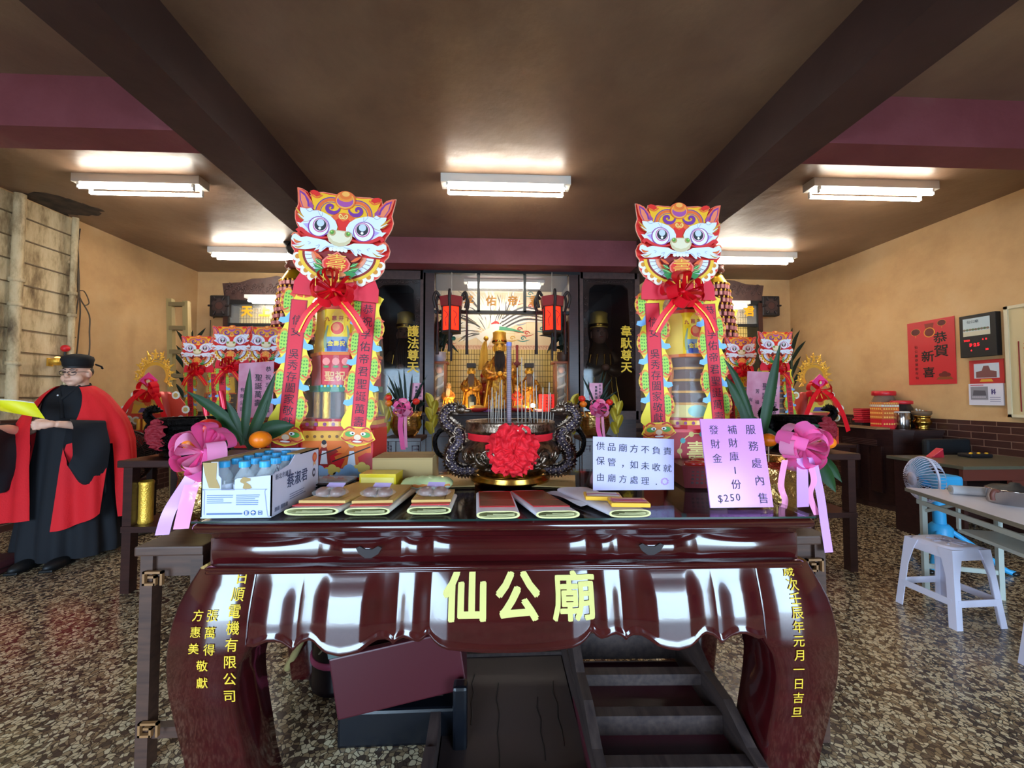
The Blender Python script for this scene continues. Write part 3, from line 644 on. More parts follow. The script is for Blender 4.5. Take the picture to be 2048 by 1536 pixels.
def banner(parent, txt, M, L, w, lay, pitch=None, size=None):
    """yellow dragon-edged strip hanging with its top at the local origin; lay: start offset of letters"""
    m = MB(); h = w / 2; pts = []
    for i in range(33):
        t = i / 32; pts.append((-h * (.80 + .2 * sin(t * 2 * pi * 3.2 + .6)), -L * (.04 + .83 * t)))
    right = [(h * (.80 + .2 * sin(i / 32 * 2 * pi * 3.2 + 3.0)), -L * (.04 + .83 * i / 32)) for i in range(33)]
    m.prism([(-.25 * h, -.01 * L), (0, .035 * L), (.2 * h, -.005 * L)] + right + [(.75 * h, -.9 * L), (1.0 * h, -.95 * L), (.5 * h, -.985 * L), (0, -1.0 * L), (-.5 * h, -.985 * L), (-1.0 * h, -.95 * L), (-.75 * h, -.9 * L)] + pts[::-1], 0, .003, '#f4d836', M)
    z = .0034
    for sx, ph in ((-1, .6), (1, 3.0)):                # dragon body with green scales, red spines, blue drops
        for kk in range(6):
            t0 = (pi / 2 - ph + 2 * pi * kk) / (2 * pi * 3.2)
            if not .03 < t0 < .97: continue
            y = -L * (.04 + .83 * t0); x = sx * h * .62
            m.disc((x, y), w * .17, z, '#e8902c', M, 16, L * .082); m.disc((x - sx * w * .02, y), w * .13, z + .0003, '#a6cf4a', M, 14, L * .068)
            for j in range(5):
                for i2 in (-1, 0, 1): m.disc((x + i2 * w * .07 - sx * w * .03, y + (j - 2) * L * .022 + abs(i2) * .002), w * .026, z + .0006, '#4f9438', M, 6)
            for j in range(4): yy = y + (j - 1.5) * L * .036; m.flat([(sx * h * .98, yy), (sx * h * .80, yy + L * .013), (sx * h * .80, yy - L * .013)], z + .0008, '#c03a22', M)
            yb = y - L * .105
            if yb > -L * .86:
                m.flat([(sx * h * (.42), yb + L * .035), (sx * h * .62, yb - L * .0), (sx * h * .9, yb - L * .005), (sx * h * .97, yb - L * .03), (sx * h * .7, yb - L * .042), (sx * h * .42, yb - L * .03)], z + .0004, '#7fb6e6', M)
                m.stroke([(sx * h * .5, yb + L * .06), (sx * h * .75, yb + L * .045), (sx * h * .9, yb + L * .06)], w * .04, z + .0009, '#d2502a', M)
    for p in ([(-.4, -.05), (-.15, .005), (0, .03)], [(0, -.05), (.1, .0), (.05, .03)], [(.4, -.05), (.3, -.01), (.15, .02)]): m.stroke([(a * h, b * L) for a, b in p], [(0, w * .16), (1, w * .02)], z + .001, '#e8502a', M)
    m.prism([(-.42 * h, -.07 * L), (.42 * h, -.07 * L), (.42 * h, -.875 * L), (-.42 * h, -.875 * L)], z, z + .0016, '#b01e30', M)
    m.flat([(-.36 * h, -.075 * L), (.36 * h, -.075 * L), (.36 * h, -.87 * L), (-.36 * h, -.87 * L)], z + .002, 'red_paper', M)
    yh = -.935 * L                                     # dragon head at the foot
    m.disc((0, yh), h * .82, z + .001, '#ef8a3a', M, 18, L * .052)
    for sx in (-1, 1):
        m.disc((sx * h * .45, yh + L * .012), h * .26, z + .0014, '#5aa646', M, 12, L * .018); m.disc((sx * h * .3, yh + L * .018), h * .15, z + .0018, '#ffffff', M, 12, L * .010); m.disc((sx * h * .28, yh + L * .017), h * .06, z + .0022, '#201810', M, 10, L * .006)
        m.stroke([(sx * h * .2, yh + L * .045), (sx * h * .5, yh + L * .055), (sx * h * .75, yh + L * .035)], w * .05, z + .002, '#d23c28', M)
        m.stroke([(sx * h * .3, yh - L * .02), (sx * h * .65, yh - L * .03), (sx * h * .9, yh - L * .01)], w * .04, z + .002, '#d23c28', M)
    m.disc((0, yh - L * .006), h * .2, z + .0022, '#f4d8b8', M, 12, L * .018); m.disc((0, yh - L * .03), h * .34, z + .0018, '#c4281e', M, 14, L * .014); m.disc((0, yh - L * .033), h * .26, z + .0022, '#ffffff', M, 12, L * .006)
    b = m.build('banner', parent)
    if txt:
        m = MB(); size = size or .050; n = len(txt); y0 = -L * lay[0]; y1 = -L * lay[1]
        for k, ch in enumerate(txt):
            if ch != ' ': m.text(ch, 0, y0 + (y1 - y0) * k / (n - 1), size, z + .003, 'ink', M, .004)
        m.build('lettering', b)
    return b
def tower(label, loc, rz, spec, banners, face, group='tall paper offering towers'):
    t = thing('offering_tower', label, 'offering tower', loc, rz, group); var = spec
    m = MB(); w, d, h = .172, .125, .243
    m.box((-w, -d, 0), (w, d, h), mget('red_print'), None, .004)
    M = FR(0, -d - .0005, 0)
    if var == 'figures':
        m.flat([(-w + .01, .13), (w - .01, .13), (w - .01, .238), (-w + .01, .238)], .0004, '#f0762a', M); m.flat([(-w + .01, .19), (w - .01, .19), (w - .01, .238), (-w + .01, .238)], .0007, '#f2b040', M)
        cookie_fig(m, M, -.06, .07, .09, '#a0281e', '#e8e4ea'); cookie_fig(m, M, .07, .06, .1, '#e0702a', '#dfe6f2')
        for x, y, s, c in ((-.08, .04, .06, '#9cc0e4'), (-.02, .05, .05, '#e8c860'), (.06, .035, .075, '#8fb8e0'), (.12, .06, .05, '#e8c860'), (0, .03, .04, '#8fb8e0')): cloud(m, M, x, y, s, c, .003)
        for i in range(9): m.disc((-.14 + .035 * i, .21), .008, .0012, '#8c5a2a', M, 8)
    else:
        m.flat([(-w + .02, .02), (w - .02, .02), (w - .02, h - .02), (-w + .02, h - .02)], .0004, '#a81828', M)
        m.arc((0, .13), .085, .09, 0, 360, .001, '#d8c070', M, 32)
        for i in range(10): m.disc((.088 * cos(i * .628), .13 + .088 * sin(i * .628)), .014, .0014, '#c8b066' if i % 2 else '#4a9a9a', M, 10)
        m.text('壽', 0, .128, .11, .0016, '#e6d080', M, .01)
    m.build('base_box', t)
    m = MB(); m.prism(octa(.195), .243, .262, '#c8202c'); m.prism(octa(.185), .262, .285, '#e8b030'); m.prism(octa(.19), .285, .297, '#b81c2c')
    for i in range(7): m.disc((-.12 + .04 * i, .272), .009, .0008, '#8c2a6a', FR(0, -.172, 0), 8)
    m.build('platform', t)
    if var == 'figures':
        m = MB(); m.cyl(0, 0, .297, .43, .10, '#5a2c14', 14); m.build('core', t)
        for i in range(8):
            a = R(22.5 + 45 * i); m = MB(); m.cyl(.135 * cos(a), .135 * sin(a), .297, .43, .019, mget('gold'), 10)
            m.build('column', t)
        m = MB(); m.prism(octa(.175), .425, .455, '#3a7a5a'); m.prism(octa(.165), .455, .6, '#c41e30')
        M = FR(0, -.1535, 0)
        m.flat([(-.06, .46), (.06, .46), (.06, .535), (-.06, .535)], .0004, '#d42a38', M); m.text('祝聖', .03, .50, .05, .0014, '#e8b878', M, .015, sx=-1) if False else m.text('聖祝', -.028, .50, .05, .0014, '#e8b878', M, .015)
        for x in (-.045, 0, .045): m.disc((x, .57), .018, .0008, '#f08a80', M, 12); m.disc((x, .545), .014, .0006, '#4a8a4a', M, 8, .006)
        for i in range(9): m.disc((-.06 + .015 * i, .452), .006, .0008, '#e8c860' if i % 2 else '#4ab0c0', FR(0, -.163, 0), 8)
        m.build('roof_panel', t)
    else:
        m = MB(); m.prism(octa(.15), .297, .36, '#e8d27a'); m.disc((0, .33), .05, .001, '#8ac0b0', FR(0, -.139, 0), 18, .03); m.build('gold_tray', t)
        for z in (.36, .42, .48, .54):
            m = MB(); m.prism(octa(.14), z, z + .012, '#d8941e'); m.prism(octa(.125), z + .012, z + .058, '#5a2a10'); m.build('shelf', t)
        for sx in (-1, 1):
            m = MB(); m.tube(catmull([(sx * .125, -.09, .36), (sx * .13, -.1, .44), (sx * .12, -.105, .52), (sx * .125, -.09, .6)], 5), .018, '#c4703a', 8); m.build('column', t)
    m = MB(); m.prism(octa(.172), .6, .615, '#e07020')
    rs = [[(r * cos(R(22.5 + 45 * i)), r * sin(R(22.5 + 45 * i)), z) for i in range(8)] for r, z in ((.158, .615), (.145, .83))]
    m.rings(rs, '#f2c91e', False)
    m.rings([[(r * cos(R(22.5 + 45 * i)), r * sin(R(22.5 + 45 * i)), z) for i in range(8)] for r, z in ((.150, .826), (.150, .842))], '#d8402a', False)
    M = FR(0, -.1475, 0) @ T(0, .615, 0, -3.5)
    m.flat([(-.056, .002), (.056, .002), (.056, .075), (-.056, .075)], .0006, '#7f9cb4', M)
    m.flat([(-.05, .04), (-.025, .06), (0, .05), (.03, .065), (.05, .04), (.045, .005), (-.045, .005)], .001, '#3a4c9c', M)
    for sx in (-1, 1): m.stroke([(sx * .05, .02), (sx * .056, .07), (sx * .045, .13)], [(0, .02), (1, .006)], .001, '#8a9a78', M)
    m.disc((0, .118), .036, .0012, '#f7e04a', M, 20); m.disc((0, .117), .031, .0016, '#e8402a', M, 20); m.disc((-.006, .122), .018, .002, '#f08a4a', M, 16)
    m.text('金壽祝', -.03, .042, .028, .0022, '#f2d23a', M, .02)
    for i, ch in enumerate('九惠芬下'): m.text(ch, -.048 + .032 * i, .168 - .004 * abs(i - 1.5), .024, .0016, '#b0431e', M, .03)
    m.build('peach_panel', t)
    m = MB(); m.lathe([(.13, .842), (.115, .88), (.09, .93), (.05, .985), (.02, 1.0)], 24, mat('foil_brown', '#7a5a48', .2, .8, bump=.9, bsc=60) if 'foil_brown' not in MATS else 'foil_brown', None, True, (1, 1), (8, .05)); m.build('cone_top', t)
    fx, fy, fz, fw, tilt, lean = face
    MF = FR(fx, fy, fz) @ T(0, 0, 0, 0, 0, tilt)
    m = MB(); hw = fw * .43; a = [(-hw, -.08), (hw, -.08), (hw * .98, -.02), (hw * .8, .05), (0, .07), (-hw * .8, .05), (-hw * .98, -.02)]
    m.prism(a, -.008, -.003, '#e01e38', MF); m.build('collar_card', t)
    m = MB(); m.box((fx - .012, fy + .01, .98), (fx + .012, fy + .02, fz + fw * .8), '#c8a878'); m.build('stick', t)
    lion_face(MF, fw / 1090).build('lion_face', t)
    m = MB(); c = (fx + .0, fy - .035, fz - .055)
    bow(m, c, .10, 9, 'red_satin', .05, None, .7, 3)
    for sx in (-1, 1):
        m.strip([Vector(c) + Vector(p) for p in ((0, 0, 0), (sx * .05, -.025, -.06), (sx * .10, -.03, -.12), (sx * .14, -.02, -.19))], (1, 0, .3 * sx), .045, 'red_satin')
        m.strip([Vector(c) + Vector(p) for p in ((0, -.005, -.005), (sx * .05, -.03, -.065), (sx * .10, -.035, -.125), (sx * .14, -.025, -.195))], (1, 0, .3 * sx), .006, 'gold')
    for i in range(4): x = -.05 + .033 * i; m.box((c[0] + x, c[1] - .075, c[2] + .0 + .02 * (i % 2)), (c[0] + x + .003, c[1] - .072, c[2] + .035 + .02 * (i % 2)), 'gold')
    m.build('red_bow', t, label='shiny red gift bow with gold stripes')
    for bn in banners: banner(t, *bn)
    m = MB(); prof = [(.205, .25), (.20, .35), (.185, .5), (.175, .65), (.165, .8), (.12, .93), (.05, .985), (.035, 1.0)]
    m.lathe(prof[:-1] + [(.0001, .99)], 24, 'cellophane', None, True, (1, .85), (12, .03)); m.build('cellophane_wrap', t)
    return t
def bmat(root, top, bot, y):                              # hang a strip between two photographed ends at depth y
    a = P(*top, y) - Vector(root); b = P(*bot, y) - Vector(root); d = (a - b); L = d.length
    ang = math.degrees(math.atan2(d.x, d.z)); return T(a.x, a.y, a.z) @ Matrix.Rotation(R(ang), 4, 'Y') @ T(0, 0, 0, 90), L
rt = (-.735, 2.02, TZ); yf = 1.80
f0 = P(674, 562, yf) - Vector(rt); fw = 196 / 770 * yf
m1, l1 = bmat(rt, (602, 578), (570, 893), 1.83); m2, l2 = bmat(rt, (740, 584), (714, 893), 1.83)
tall_left = tower('tall paper tower with lion face standing behind the white water box', rt, 0, 'figures',
      [('信女 吳秀存闔家敬獻', m1, l1, .178, (.2, .845)), ('恭祝孚佑帝君聖誕萬壽', m2, l2, .165, (.115, .84))], (f0.x, f0.y, f0.z, fw, -6, 0))
rt2 = (1.035, 2.02, TZ)
f0 = P(1357, 566, yf) - Vector(rt2); fw = 181 / 770 * yf
m1, l1 = bmat(rt2, (1302, 586), (1318, 882), 1.83); m2, l2 = bmat(rt2, (1415, 588), (1440, 880), 1.83)
tower('tall paper tower with lion face standing behind the pink price sign', rt2, 0, 'tray',
      [('信女 吳秀存闔家敬獻', m1, l1, .17, (.2, .845)), ('恭祝孚佑帝君聖誕萬壽', m2, l2, .15, (.115, .84))], (f0.x, f0.y, f0.z, fw, 0, 0))
# ------------------------------------------------------------------ incense burner
def burner(name, label, loc, body, metal2, rosette=True, rz=0, ros_a=-90):
    t = thing(name, label, 'incense burner', loc, rz)
    m = MB(); m.lathe([(.165, 0), (.188, .008), (.192, .02), (.18, .03), (.184, .036), (.165, .046), (.145, .056)], 48, metal2); m.build('base_ring', t, label='polished brass foot ring' if rosette else None)
    m = MB(); pr = [(.14, .054), (.175, .07), (.212, .095), (.234, .13), (.236, .155), (.222, .182), (.2, .2), (.196, .212), (.198, .232)]
    m.lathe(pr, 64, body)
    rd = random.Random(5)
    def onbody(a, z): return (interp(z, [(q_[1], q_[0]) for q_ in pr]) * cos(a), interp(z, [(q_[1], q_[0]) for q_ in pr]) * sin(a), z)
    for a0 in (-150, -122, -58, -30, -90, 30, 90, 150):              # coiled relief dragons
        for kk in range(2):
            pts = []
            for i in range(20):
                th = i * .45; rr = .042 * (1 - i / 26); pts.append(Vector(onbody(R(a0 + (kk - .5) * 8) + rr * cos(th) / .23, .135 + rr * .9 * sin(th) * (1 if kk else -1))))
            m.tube(pts, [.0095 - .0003 * i for i in range(20)], body, 6)
    for i in range(60):
        a = R(rd.uniform(-180, 180)); p = onbody(a, rd.uniform(.075, .115)); m.ball(p, (.012, .012, .006), body, 8, 5)
    m.build('bowl', t)
    m = MB(); m.lathe([(.2, .23), (.216, .236), (.218, .25), (.212, .272), (.216, .28), (.212, .286), (.196, .284), (.194, .262)], 56, body); m.build('rim', t)
    m = MB(); m.cyl(0, 0, .25, .264, .195, mat('ash', '#8a8078', .9) if 'ash' not in MATS else 'ash', 40); m.build('ash_bed', t)
    for sx in (-1, 1):                                                # dragon handles
        m = MB(); pts = catmull([(.175, 0, .05), (.24, -.01, .05), (.285, -.02, .09), (.275, -.035, .15), (.245, -.035, .19), (.25, -.03, .235), (.29, -.03, .265), (.315, -.03, .305), (.29, -.035, .345), (.25, -.04, .345)], 6)
        n = len(pts); rad = [.026 + .008 * sin(pi * i / n) - .008 * (i / n) for i in range(n)]
        m.tube([(sx * p.x, p.y, p.z) for p in pts], rad, 'dark_bronze' if rosette else body, 12)
        for i in range(2, n, 1):
            p = pts[i]; q_ = pts[i - 1]; d = (p - q_).normalized(); o = Vector((d.z, 0, -d.x)); 
            for s2 in (1, -1):
                tip = p + o * s2 * (rad[i] + .012) * (1 if s2 * sx < 9 else 1); b1 = p + o * s2 * rad[i] * .9 + d * .008; b2 = p + o * s2 * rad[i] * .9 - d * .008
                vv = [b1 + Vector((0, .006, 0)), b1 - Vector((0, .006, 0)), b2, tip]; m.add([(sx * v.x, v.y, v.z) for v in vv], [(0, 1, 3), (1, 2, 3), (2, 0, 3)], body)
            if i % 2 == 0:
                for an in (-1, 0, 1): m.ball((sx * (p.x + o.x * rad[i] * .6 * an), p.y - rad[i] * (.9 if an == 0 else .72), p.z + o.z * rad[i] * .6 * an), (.007, .004, .007), body, 6, 4)
        H = Vector((sx * .235, -.045, .342))
        m.ball(H, (.03, .024, .022), body, 12, 8); m.ball(H + Vector((-sx * .03, -.004, -.006)), (.022, .016, .011), body, 10, 6)
        for dx, dz in ((.02, .045), (.035, .035), (.045, .02), (-.005, .04)): m.tube([H + Vector((sx * .008, 0, .01)), H + Vector((sx * dx * .6, 0, dz * .7)), H + Vector((sx * dx, -.004, dz))], [.007, .005, .001], body, 6)
        for dy in (-.014, .014): m.ball(H + Vector((-sx * .012, dy - .004, .016)), .006, body, 8, 5)
        m.tube(catmull([(sx * .3, .02, .10), (sx * .35, .02, .13), (sx * .365, .02, .19), (sx * .34, .02, .235), (sx * .3, .01, .24), (sx * .28, 0, .2)], 6), .012, 'black_bronze', 10)
        for z, x, s2 in ((.12, .255, 1), (.17, .27, -1), (.2, .24, 1), (.245, .22, 1)):
            m.tube(catmull([(sx * x, -.03, z), (sx * (x + s2 * .03), -.05, z + .015), (sx * (x + s2 * .045), -.05, z - .005), (sx * (x + s2 * .03), -.055, z - .02)], 5), .008, body, 6)
        m.build('dragon_handle', t)
    if rosette:
        m = MB(); m.lathe([(.2, .2), (.205, .205), (.203, .222), (.206, .226), (.2, .234)], 56, 'red_cloth'); m.build('red_sash', t)
    m = MB(); c = Vector((.215 * cos(R(ros_a)), .215 * sin(R(ros_a)), .17)); 
    mr = Matrix.Translation(c) @ Matrix.Rotation(R(ros_a + 90), 4, 'Z')
    def pet(u, v):
        a = 2 * pi * u; rr = v ** .8; nz = NZ_.noise(Vector((cos(a) * 2.2 * rr, sin(a) * 2.2 * rr, rr * 3)) * 1.7); fold = sin(a * 9 + 7 * rr + 3 * nz) * sin(rr * 12 + 2 * sin(a * 3))
        r_ = .112 * rr * (1 + .07 * sin(a * 13 + nz * 5)) if rr > .7 else .112 * rr
        return (r_ * cos(a), -.06 * (1 - rr ** 2.4) - .016 * fold * (.4 + rr) + .008, r_ * sin(a) * 1.02)
    m.grid(pet, 130, 26, 'red_cloth' if rosette else mat('dull_red_cloth', '#8c0c20', .7), True, mr, cu=True); m.build('rosette', t, label='large gathered red cloth rosette')
    return t
bu = burner('incense_burner', 'bronze incense burner with red cloth rosette on the altar table', (.098, 1.87, TZ), 'bronze', 'brass')
random.seed(11)
IN = [(977, 790, 2), (981, 800, 2), (984, 775, 3), (988, 795, 2), (991, 783, 3), (995, 790, 3), (999, 765, 2), (1003, 760, 3), (1036, 735, 3), (1044, 715, 3), (1050, 760, 2), (1052, 810, 2), (1058, 790, 3), (1068, 745, 3), (1075, 770, 3), (1084, 775, 3), (1090, 815, 2), (1096, 765, 3), (1101, 785, 3), (1105, 822, 2), (1010, 800, 2), (985, 812, 2), (1063, 820, 2)]
for k, (px, py, w) in enumerate(IN):
    y = 1.87 + random.uniform(-.09, .06); a = P(px, 800, y); a.z = TZ + .263; b = P(px + random.uniform(-5, 5), py, y + random.uniform(-.02, .02)); b.x = a.x + max(-.03, min(.03, b.x - a.x)) * .6
    m = MB(); m.tube([(0, 0, 0), tuple((b - a) * .55), tuple(b - a)], w * .0009, '#a89c90', 6)
    m.build('incense_stick', None, 'thin grey incense stick standing in the bronze burner', 'incense', 'thin incense sticks in the burner', loc=a)
a = P(1018, 800, 1.83); a.z = TZ + .263; b = P(1019, 690, 1.83)
t = thing('incense_stick', 'thick purplish giant incense stick in the bronze burner', 'incense', a)
m = MB(); m.cyl(0, 0, 0, b.z - a.z, .0115, mat('mauve_incense', '#94808a', .8), 14); m.build('shaft', t)
m = MB()
for k in range(40): m.lathe([(.0112, 0), (.0122, .001), (.0122, .002), (.0112, .003)], 12, '#7d6a76', T(0, 0, .01 + k * .0095))
m.build('winding', t)
m = MB(); m.cyl(0, 0, b.z - a.z - .006, b.z - a.z + .012, .013, '#7d80c0', 14); m.build('cap', t, label='violet blue cap')
# ------------------------------------------------------------------ box of water bottles
bx0, bx1, by0, by1, bh = -.952, -.725, 1.325, 1.675, .185
t = thing('water_carton', 'white printed carton of water bottles with torn open front, on the altar table', 'box', ((bx0 + bx1) / 2, (by0 + by1) / 2, TZ)); hx, hy = (bx1 - bx0) / 2, (by1 - by0) / 2; wc = 'white_card'
m = MB(); m.box((-hx, -hy, 0), (hx, hy, .004), wc); m.box((-hx, -hy, .004), (-hx + .004, hy, bh), wc); m.box((-hx, hy - .004, .004), (hx, hy, bh), wc); m.box((-hx + .004, -hy, bh - .008), (-hx + .03, hy, bh), 'card'); m.box((hx - .05, hy - .16, bh - .004), (hx, hy, bh), 'card'); m.build('body', t)
m = MB(); m.prism([(-hx, .004), (hx, .004), (hx, bh - .045), (.0, bh - .055), (-.006, bh - .06), (-.006, .092), (-.05, .092), (-.05, bh - .055), (-.055, bh - .048), (-hx + .055, bh - .045), (-hx + .052, bh), (-hx, bh)], -.004, 0, wc, FR(0, -hy, 0))
M = FR(0, -hy - .0006, 0)
m.flat([(-hx + .003, bh - .002), (-hx + .05, bh - .002), (-hx + .048, .13), (-hx + .06, .105), (-hx + .06, .098), (-hx + .025, .1), (-hx + .012, .14)], .0004, 'card', M)
m.flat([(.012, .125), (.022, .135), (.045, .13), (.045, .122), (.03, .118), (.045, .108), (.05, .098), (.03, .092), (.02, .098), (.024, .112), (.012, .118)], .0006, 'card', M)
m.build('front_flap', t, label='torn front flap')
m = MB(); rd = random.Random(2)
for cx_, n_ in ((-hx + .02, 5), (.0, 6)):
    for i in range(n_): w_ = rd.uniform(.05, .085); m.flat([(cx_, .074 - i * .0062), (cx_ + w_, .074 - i * .0062), (cx_ + w_, .0765 - i * .0062), (cx_, .0765 - i * .0062)], .001, '#6d82a6', M)
m.flat([(-hx + .02, .012), (.02, .012), (.02, .017), (-hx + .02, .017)], .001, '#4a6498', M)
for x in (.034, .056): m.disc((x, .017), .0085, .001, '#2f5590', M, 18)
m.flat([(.031, .011), (.033, .011), (.033, .023), (.031, .023)], .0014, '#ffffff', M); m.flat([(.035, .011), (.037, .011), (.037, .023), (.035, .023)], .0014, '#ffffff', M)
m.flat([(.049, .017), (.063, .017), (.056, .023)], .0014, '#ffffff', M); m.flat([(.055, .011), (.057, .011), (.057, .017), (.055, .017)], .0014, '#ffffff', M)
m.arc((.078, .017), .007, .0095, 45, 405, .001, '#2f5590', M, 4); m.disc((.078, .017), .003, .001, '#2f5590', M, 8)
for pts in ([(-hx + .012, .012), (-hx + .012, .088), (-hx + .02, .094), (hx - .03, .094), (hx - .022, .086), (hx - .012, .012), (hx - .004, .006)],): m.stroke(pts, .0016, .0012, '#8a92b4', M, 3)
m.build('printing', t)
m = MB(); m.prism([(-hy, .004), (hy, .004), (hy, bh), (-.02, bh), (-.06, bh - .03), (-hy, bh - .045)], -.004, 0, mat('white_card_side', '#d6d2e6', .6), T(hx, 0, 0) @ Matrix.Rotation(R(90), 4, 'Z') @ T(0, 0, 0, 90)); m.build('side_wall', t)
m = MB(); M = T(hx + .0006, 0, 0) @ Matrix.Rotation(R(90), 4, 'Z') @ T(0, 0, 0, 90)
m.text('蔡淑君', -.055, .098, .052, .0004, '#2e3a62', M, .012); m.text('新北市議員', -.145, .128, .021, .0004, '#3c4668', M, .008)
m.stroke([(-.165, .14), (-.15, .16), (-.135, .145), (-.15, .17), (-.13, .165), (-.14, .15)], .003, .0004, '#7a7690', M)
m.disc((.135, .152), .02, .0004, '#e0562a', M, 20); m.disc((.135, .152), .012, .0008, '#ec8a5a', M, 16); m.flat([(.127, .14), (.143, .14), (.147, .115), (.135, .125), (.123, .115)], .0003, '#e8b27c', M); m.disc((.13, .09), .014, .0004, '#4a4458', M, 16, .018); m.disc((.13, .09), .008, .0008, '#d6d2e6', M, 12)
for i, (y, s_) in enumerate(((.045, .11), (.037, .1), (.029, .12))): m.flat([(-.06, y), (-.06 + s_, y), (-.06 + s_, y + .003), (-.06, y + .003)], .0004, '#77799a', M)
m.text('連絡 服務處', -.15, .02, .016, .0004, '#3c4668', M, .01); m.build('side_lettering', t)
bt = thing('water_bottle', 'x', 'bottle'); 
m = MB(); m.lathe([(.026, 0), (.03, .006), (.0305, .05), (.028, .055), (.0305, .06), (.0305, .105), (.028, .125), (.015, .148), (.0125, .152), (.0125, .156)], 18, 'plastic_clear'); m.build('body', bt)
m = MB(); m.lathe([(.0165, .156), (.0168, .158), (.0168, .174), (.0155, .176)], 20, 'plastic_blue', None, True, (1, 1), (40, .012)); m.build('cap', bt, label='blue screw cap')
m = MB(); m.lathe([(.0308, .062), (.0309, .064), (.0309, .1), (.0308, .102)], 18, '#c9ccd8'); m.build('paper_label', bt)
first = True
for r in range(5):
    for c in range(3):
        p = ((bx0 + bx1) / 2 + (c - 1) * .068, by0 + .04 + r * .067, TZ + .005)
        lab = 'small water bottle with blue cap standing inside the white carton'
        if first: bt.location = p; tag(bt, lab, None, 'water bottles in the carton'); first = False
        else: dup(bt, p, 0, lab, 'water bottles in the carton')
# ------------------------------------------------------------------ folded joss paper bundles
def roll_profile(w, h):
    n = 26; return [(w / 2 * (abs(cos(2 * pi * i / n)) ** .5) * (1 if cos(2 * pi * i / n) >= 0 else -1), h / 2 + h / 2 * (abs(sin(2 * pi * i / n)) ** .8) * (1 if sin(2 * pi * i / n) >= 0 else -1)) for i in range(n)]
def joss(label, px0, px1, pyf, pyb, h, style):
    a, b = PZ(px0, pyf, TZ), PZ(px1, pyf, TZ); back = PZ((px0 + px1) / 2, pyb, TZ + h); w = (b - a).length; L = back.y - a.y; mid_ = (a + b) / 2
    dx = style[1]
    t = thing('joss_paper_bundle', label, 'joss paper', (mid_.x, mid_.y, TZ), 0, 'folded joss paper bundles along the table edge')
    Mx = Matrix(((1, dx, 0, 0), (0, 1, 0, 0), (0, 0, 1, 0), (0, 0, 0, 1)))
    out = roll_profile(w, h); inn = [(x * .9, (z - h / 2) * .78 + h / 2) for x, z in out]
    inn = [(x, z + (-.006 * math.exp(-(x / (.12 * w)) ** 2) if z > h * .5 else .002)) for x, z in inn]
    m = MB(); N = len(out)
    m.rings([[(x, 0, z) for x, z in out], [(x, .06 * L, z) for x, z in out], [(x, L, z * .96) for x, z in out]], '#e8e4d4' if style[0] == 'tan' else '#e6e0ea', True, Mx, False)
    vs = [(x, 0, z) for x, z in out] + [(x, 0, z) for x, z in inn] + [(x, .1, z) for x, z in inn]
    m.add(vs, [(i, N + i, N + (i + 1) % N, (i + 1) % N) for i in range(N)], '#d6cf8e', False, Mx); m.add(vs, [(N + i, 2 * N + i, 2 * N + (i + 1) % N, N + (i + 1) % N) for i in range(N)], '#d2cd9c', True, Mx)
    m.add([(x, L, z * .96) for x, z in out], [tuple(range(N))], '#e6e0d0', False, Mx); m.build('paper_roll', t)
    m = MB()
    def leaf_(x0, x1, y0, y1, z0, c, dz=0): m.box((x0, y0, z0), (x1, y1, z0 + .0025), c, Mx)
    for k in range(3): m.tube([(-w * .4 + .02 * k, .002, h * (.35 + .12 * k)), (w * .1, .001, h * (.3 + .13 * k)), (w * .38, .002, h * (.4 + .1 * k))], .0012, '#bdb886', 5, Mx)
    m.build('inner_leaves', t)
    if style[0] == 'tan':
        m = MB(); leaf_(-w * .44, w * .44, .02, .05, h, '#d8323a'); m.build('red_wrapper', t)
        m = MB(); m.box((-w * .46, .045, h + .003), (w * .46, L, h + .012), mget('#cda45a'), Mx @ T(0, 0, 0, 0, 0, style[2]))
        rd = random.Random(4)
        for k in range(4): m.box((-w * .4, .06 + k * .018, h + .0121), (-w * .2 + .02 * rd.random(), .062 + k * .018, h + .0124), '#b0522e', Mx @ T(0, 0, 0, 0, 0, style[2]))
        for k in range(4): m.box((w * .3, .055, h + .0121), (w * .31, .11, h + .0124), '#c0452e', Mx @ T(0, 0, 0, 0, 0, style[2]))
        m.build('yellow_packet', t)
    elif style[0] == 'red':
        m = MB(); m.box((-w * .43, .045, h * .99), (w * .43, L - .015, h + .0015), mget('#d0202a'), Mx); m.build('red_wrapper', t)
        m = MB(); m.box((-w * .41, .058, h + .0015), (w * .41, .125, h + .0026), mat('copper_foil', '#6e3414', .4, 0) if 'copper_foil' not in MATS else 'copper_foil', Mx); m.box((-w * .41, .132, h + .0015), (w * .41, L - .03, h + .0026), 'copper_foil', Mx); m.build('copper_sheet', t)
    return t, w, h, L, Mx, mid_
jb = []
for args in (('joss paper bundle with candy bag, beside the white water carton', 569, 676, 1031, 968, .026, ('tan', .30, -3)),
             ('joss paper bundle with candy bag, in front of the yellow box', 689, 779, 1031, 975, .026, ('tan', .12, 2)),
             ('joss paper bundle with candy bag, in front of the orange snack pack', 814, 902, 1029, 985, .026, ('tan', .02, 1))): jb.append(joss(*args))
joss('joss paper bundle with copper sheet, directly below the incense burner', 953, 1040, 1038, 981, .026, ('red', -.04, 0))
joss('joss paper bundle with copper sheet, left of the crumpled white paper', 1072, 1160, 1037, 979, .026, ('red', -.28, 0))
jy = joss('joss paper bundle carrying red and yellow packets, under the lilac notice', 1218, 1303, 1035, 972, .026, ('plain', -.35, 0))
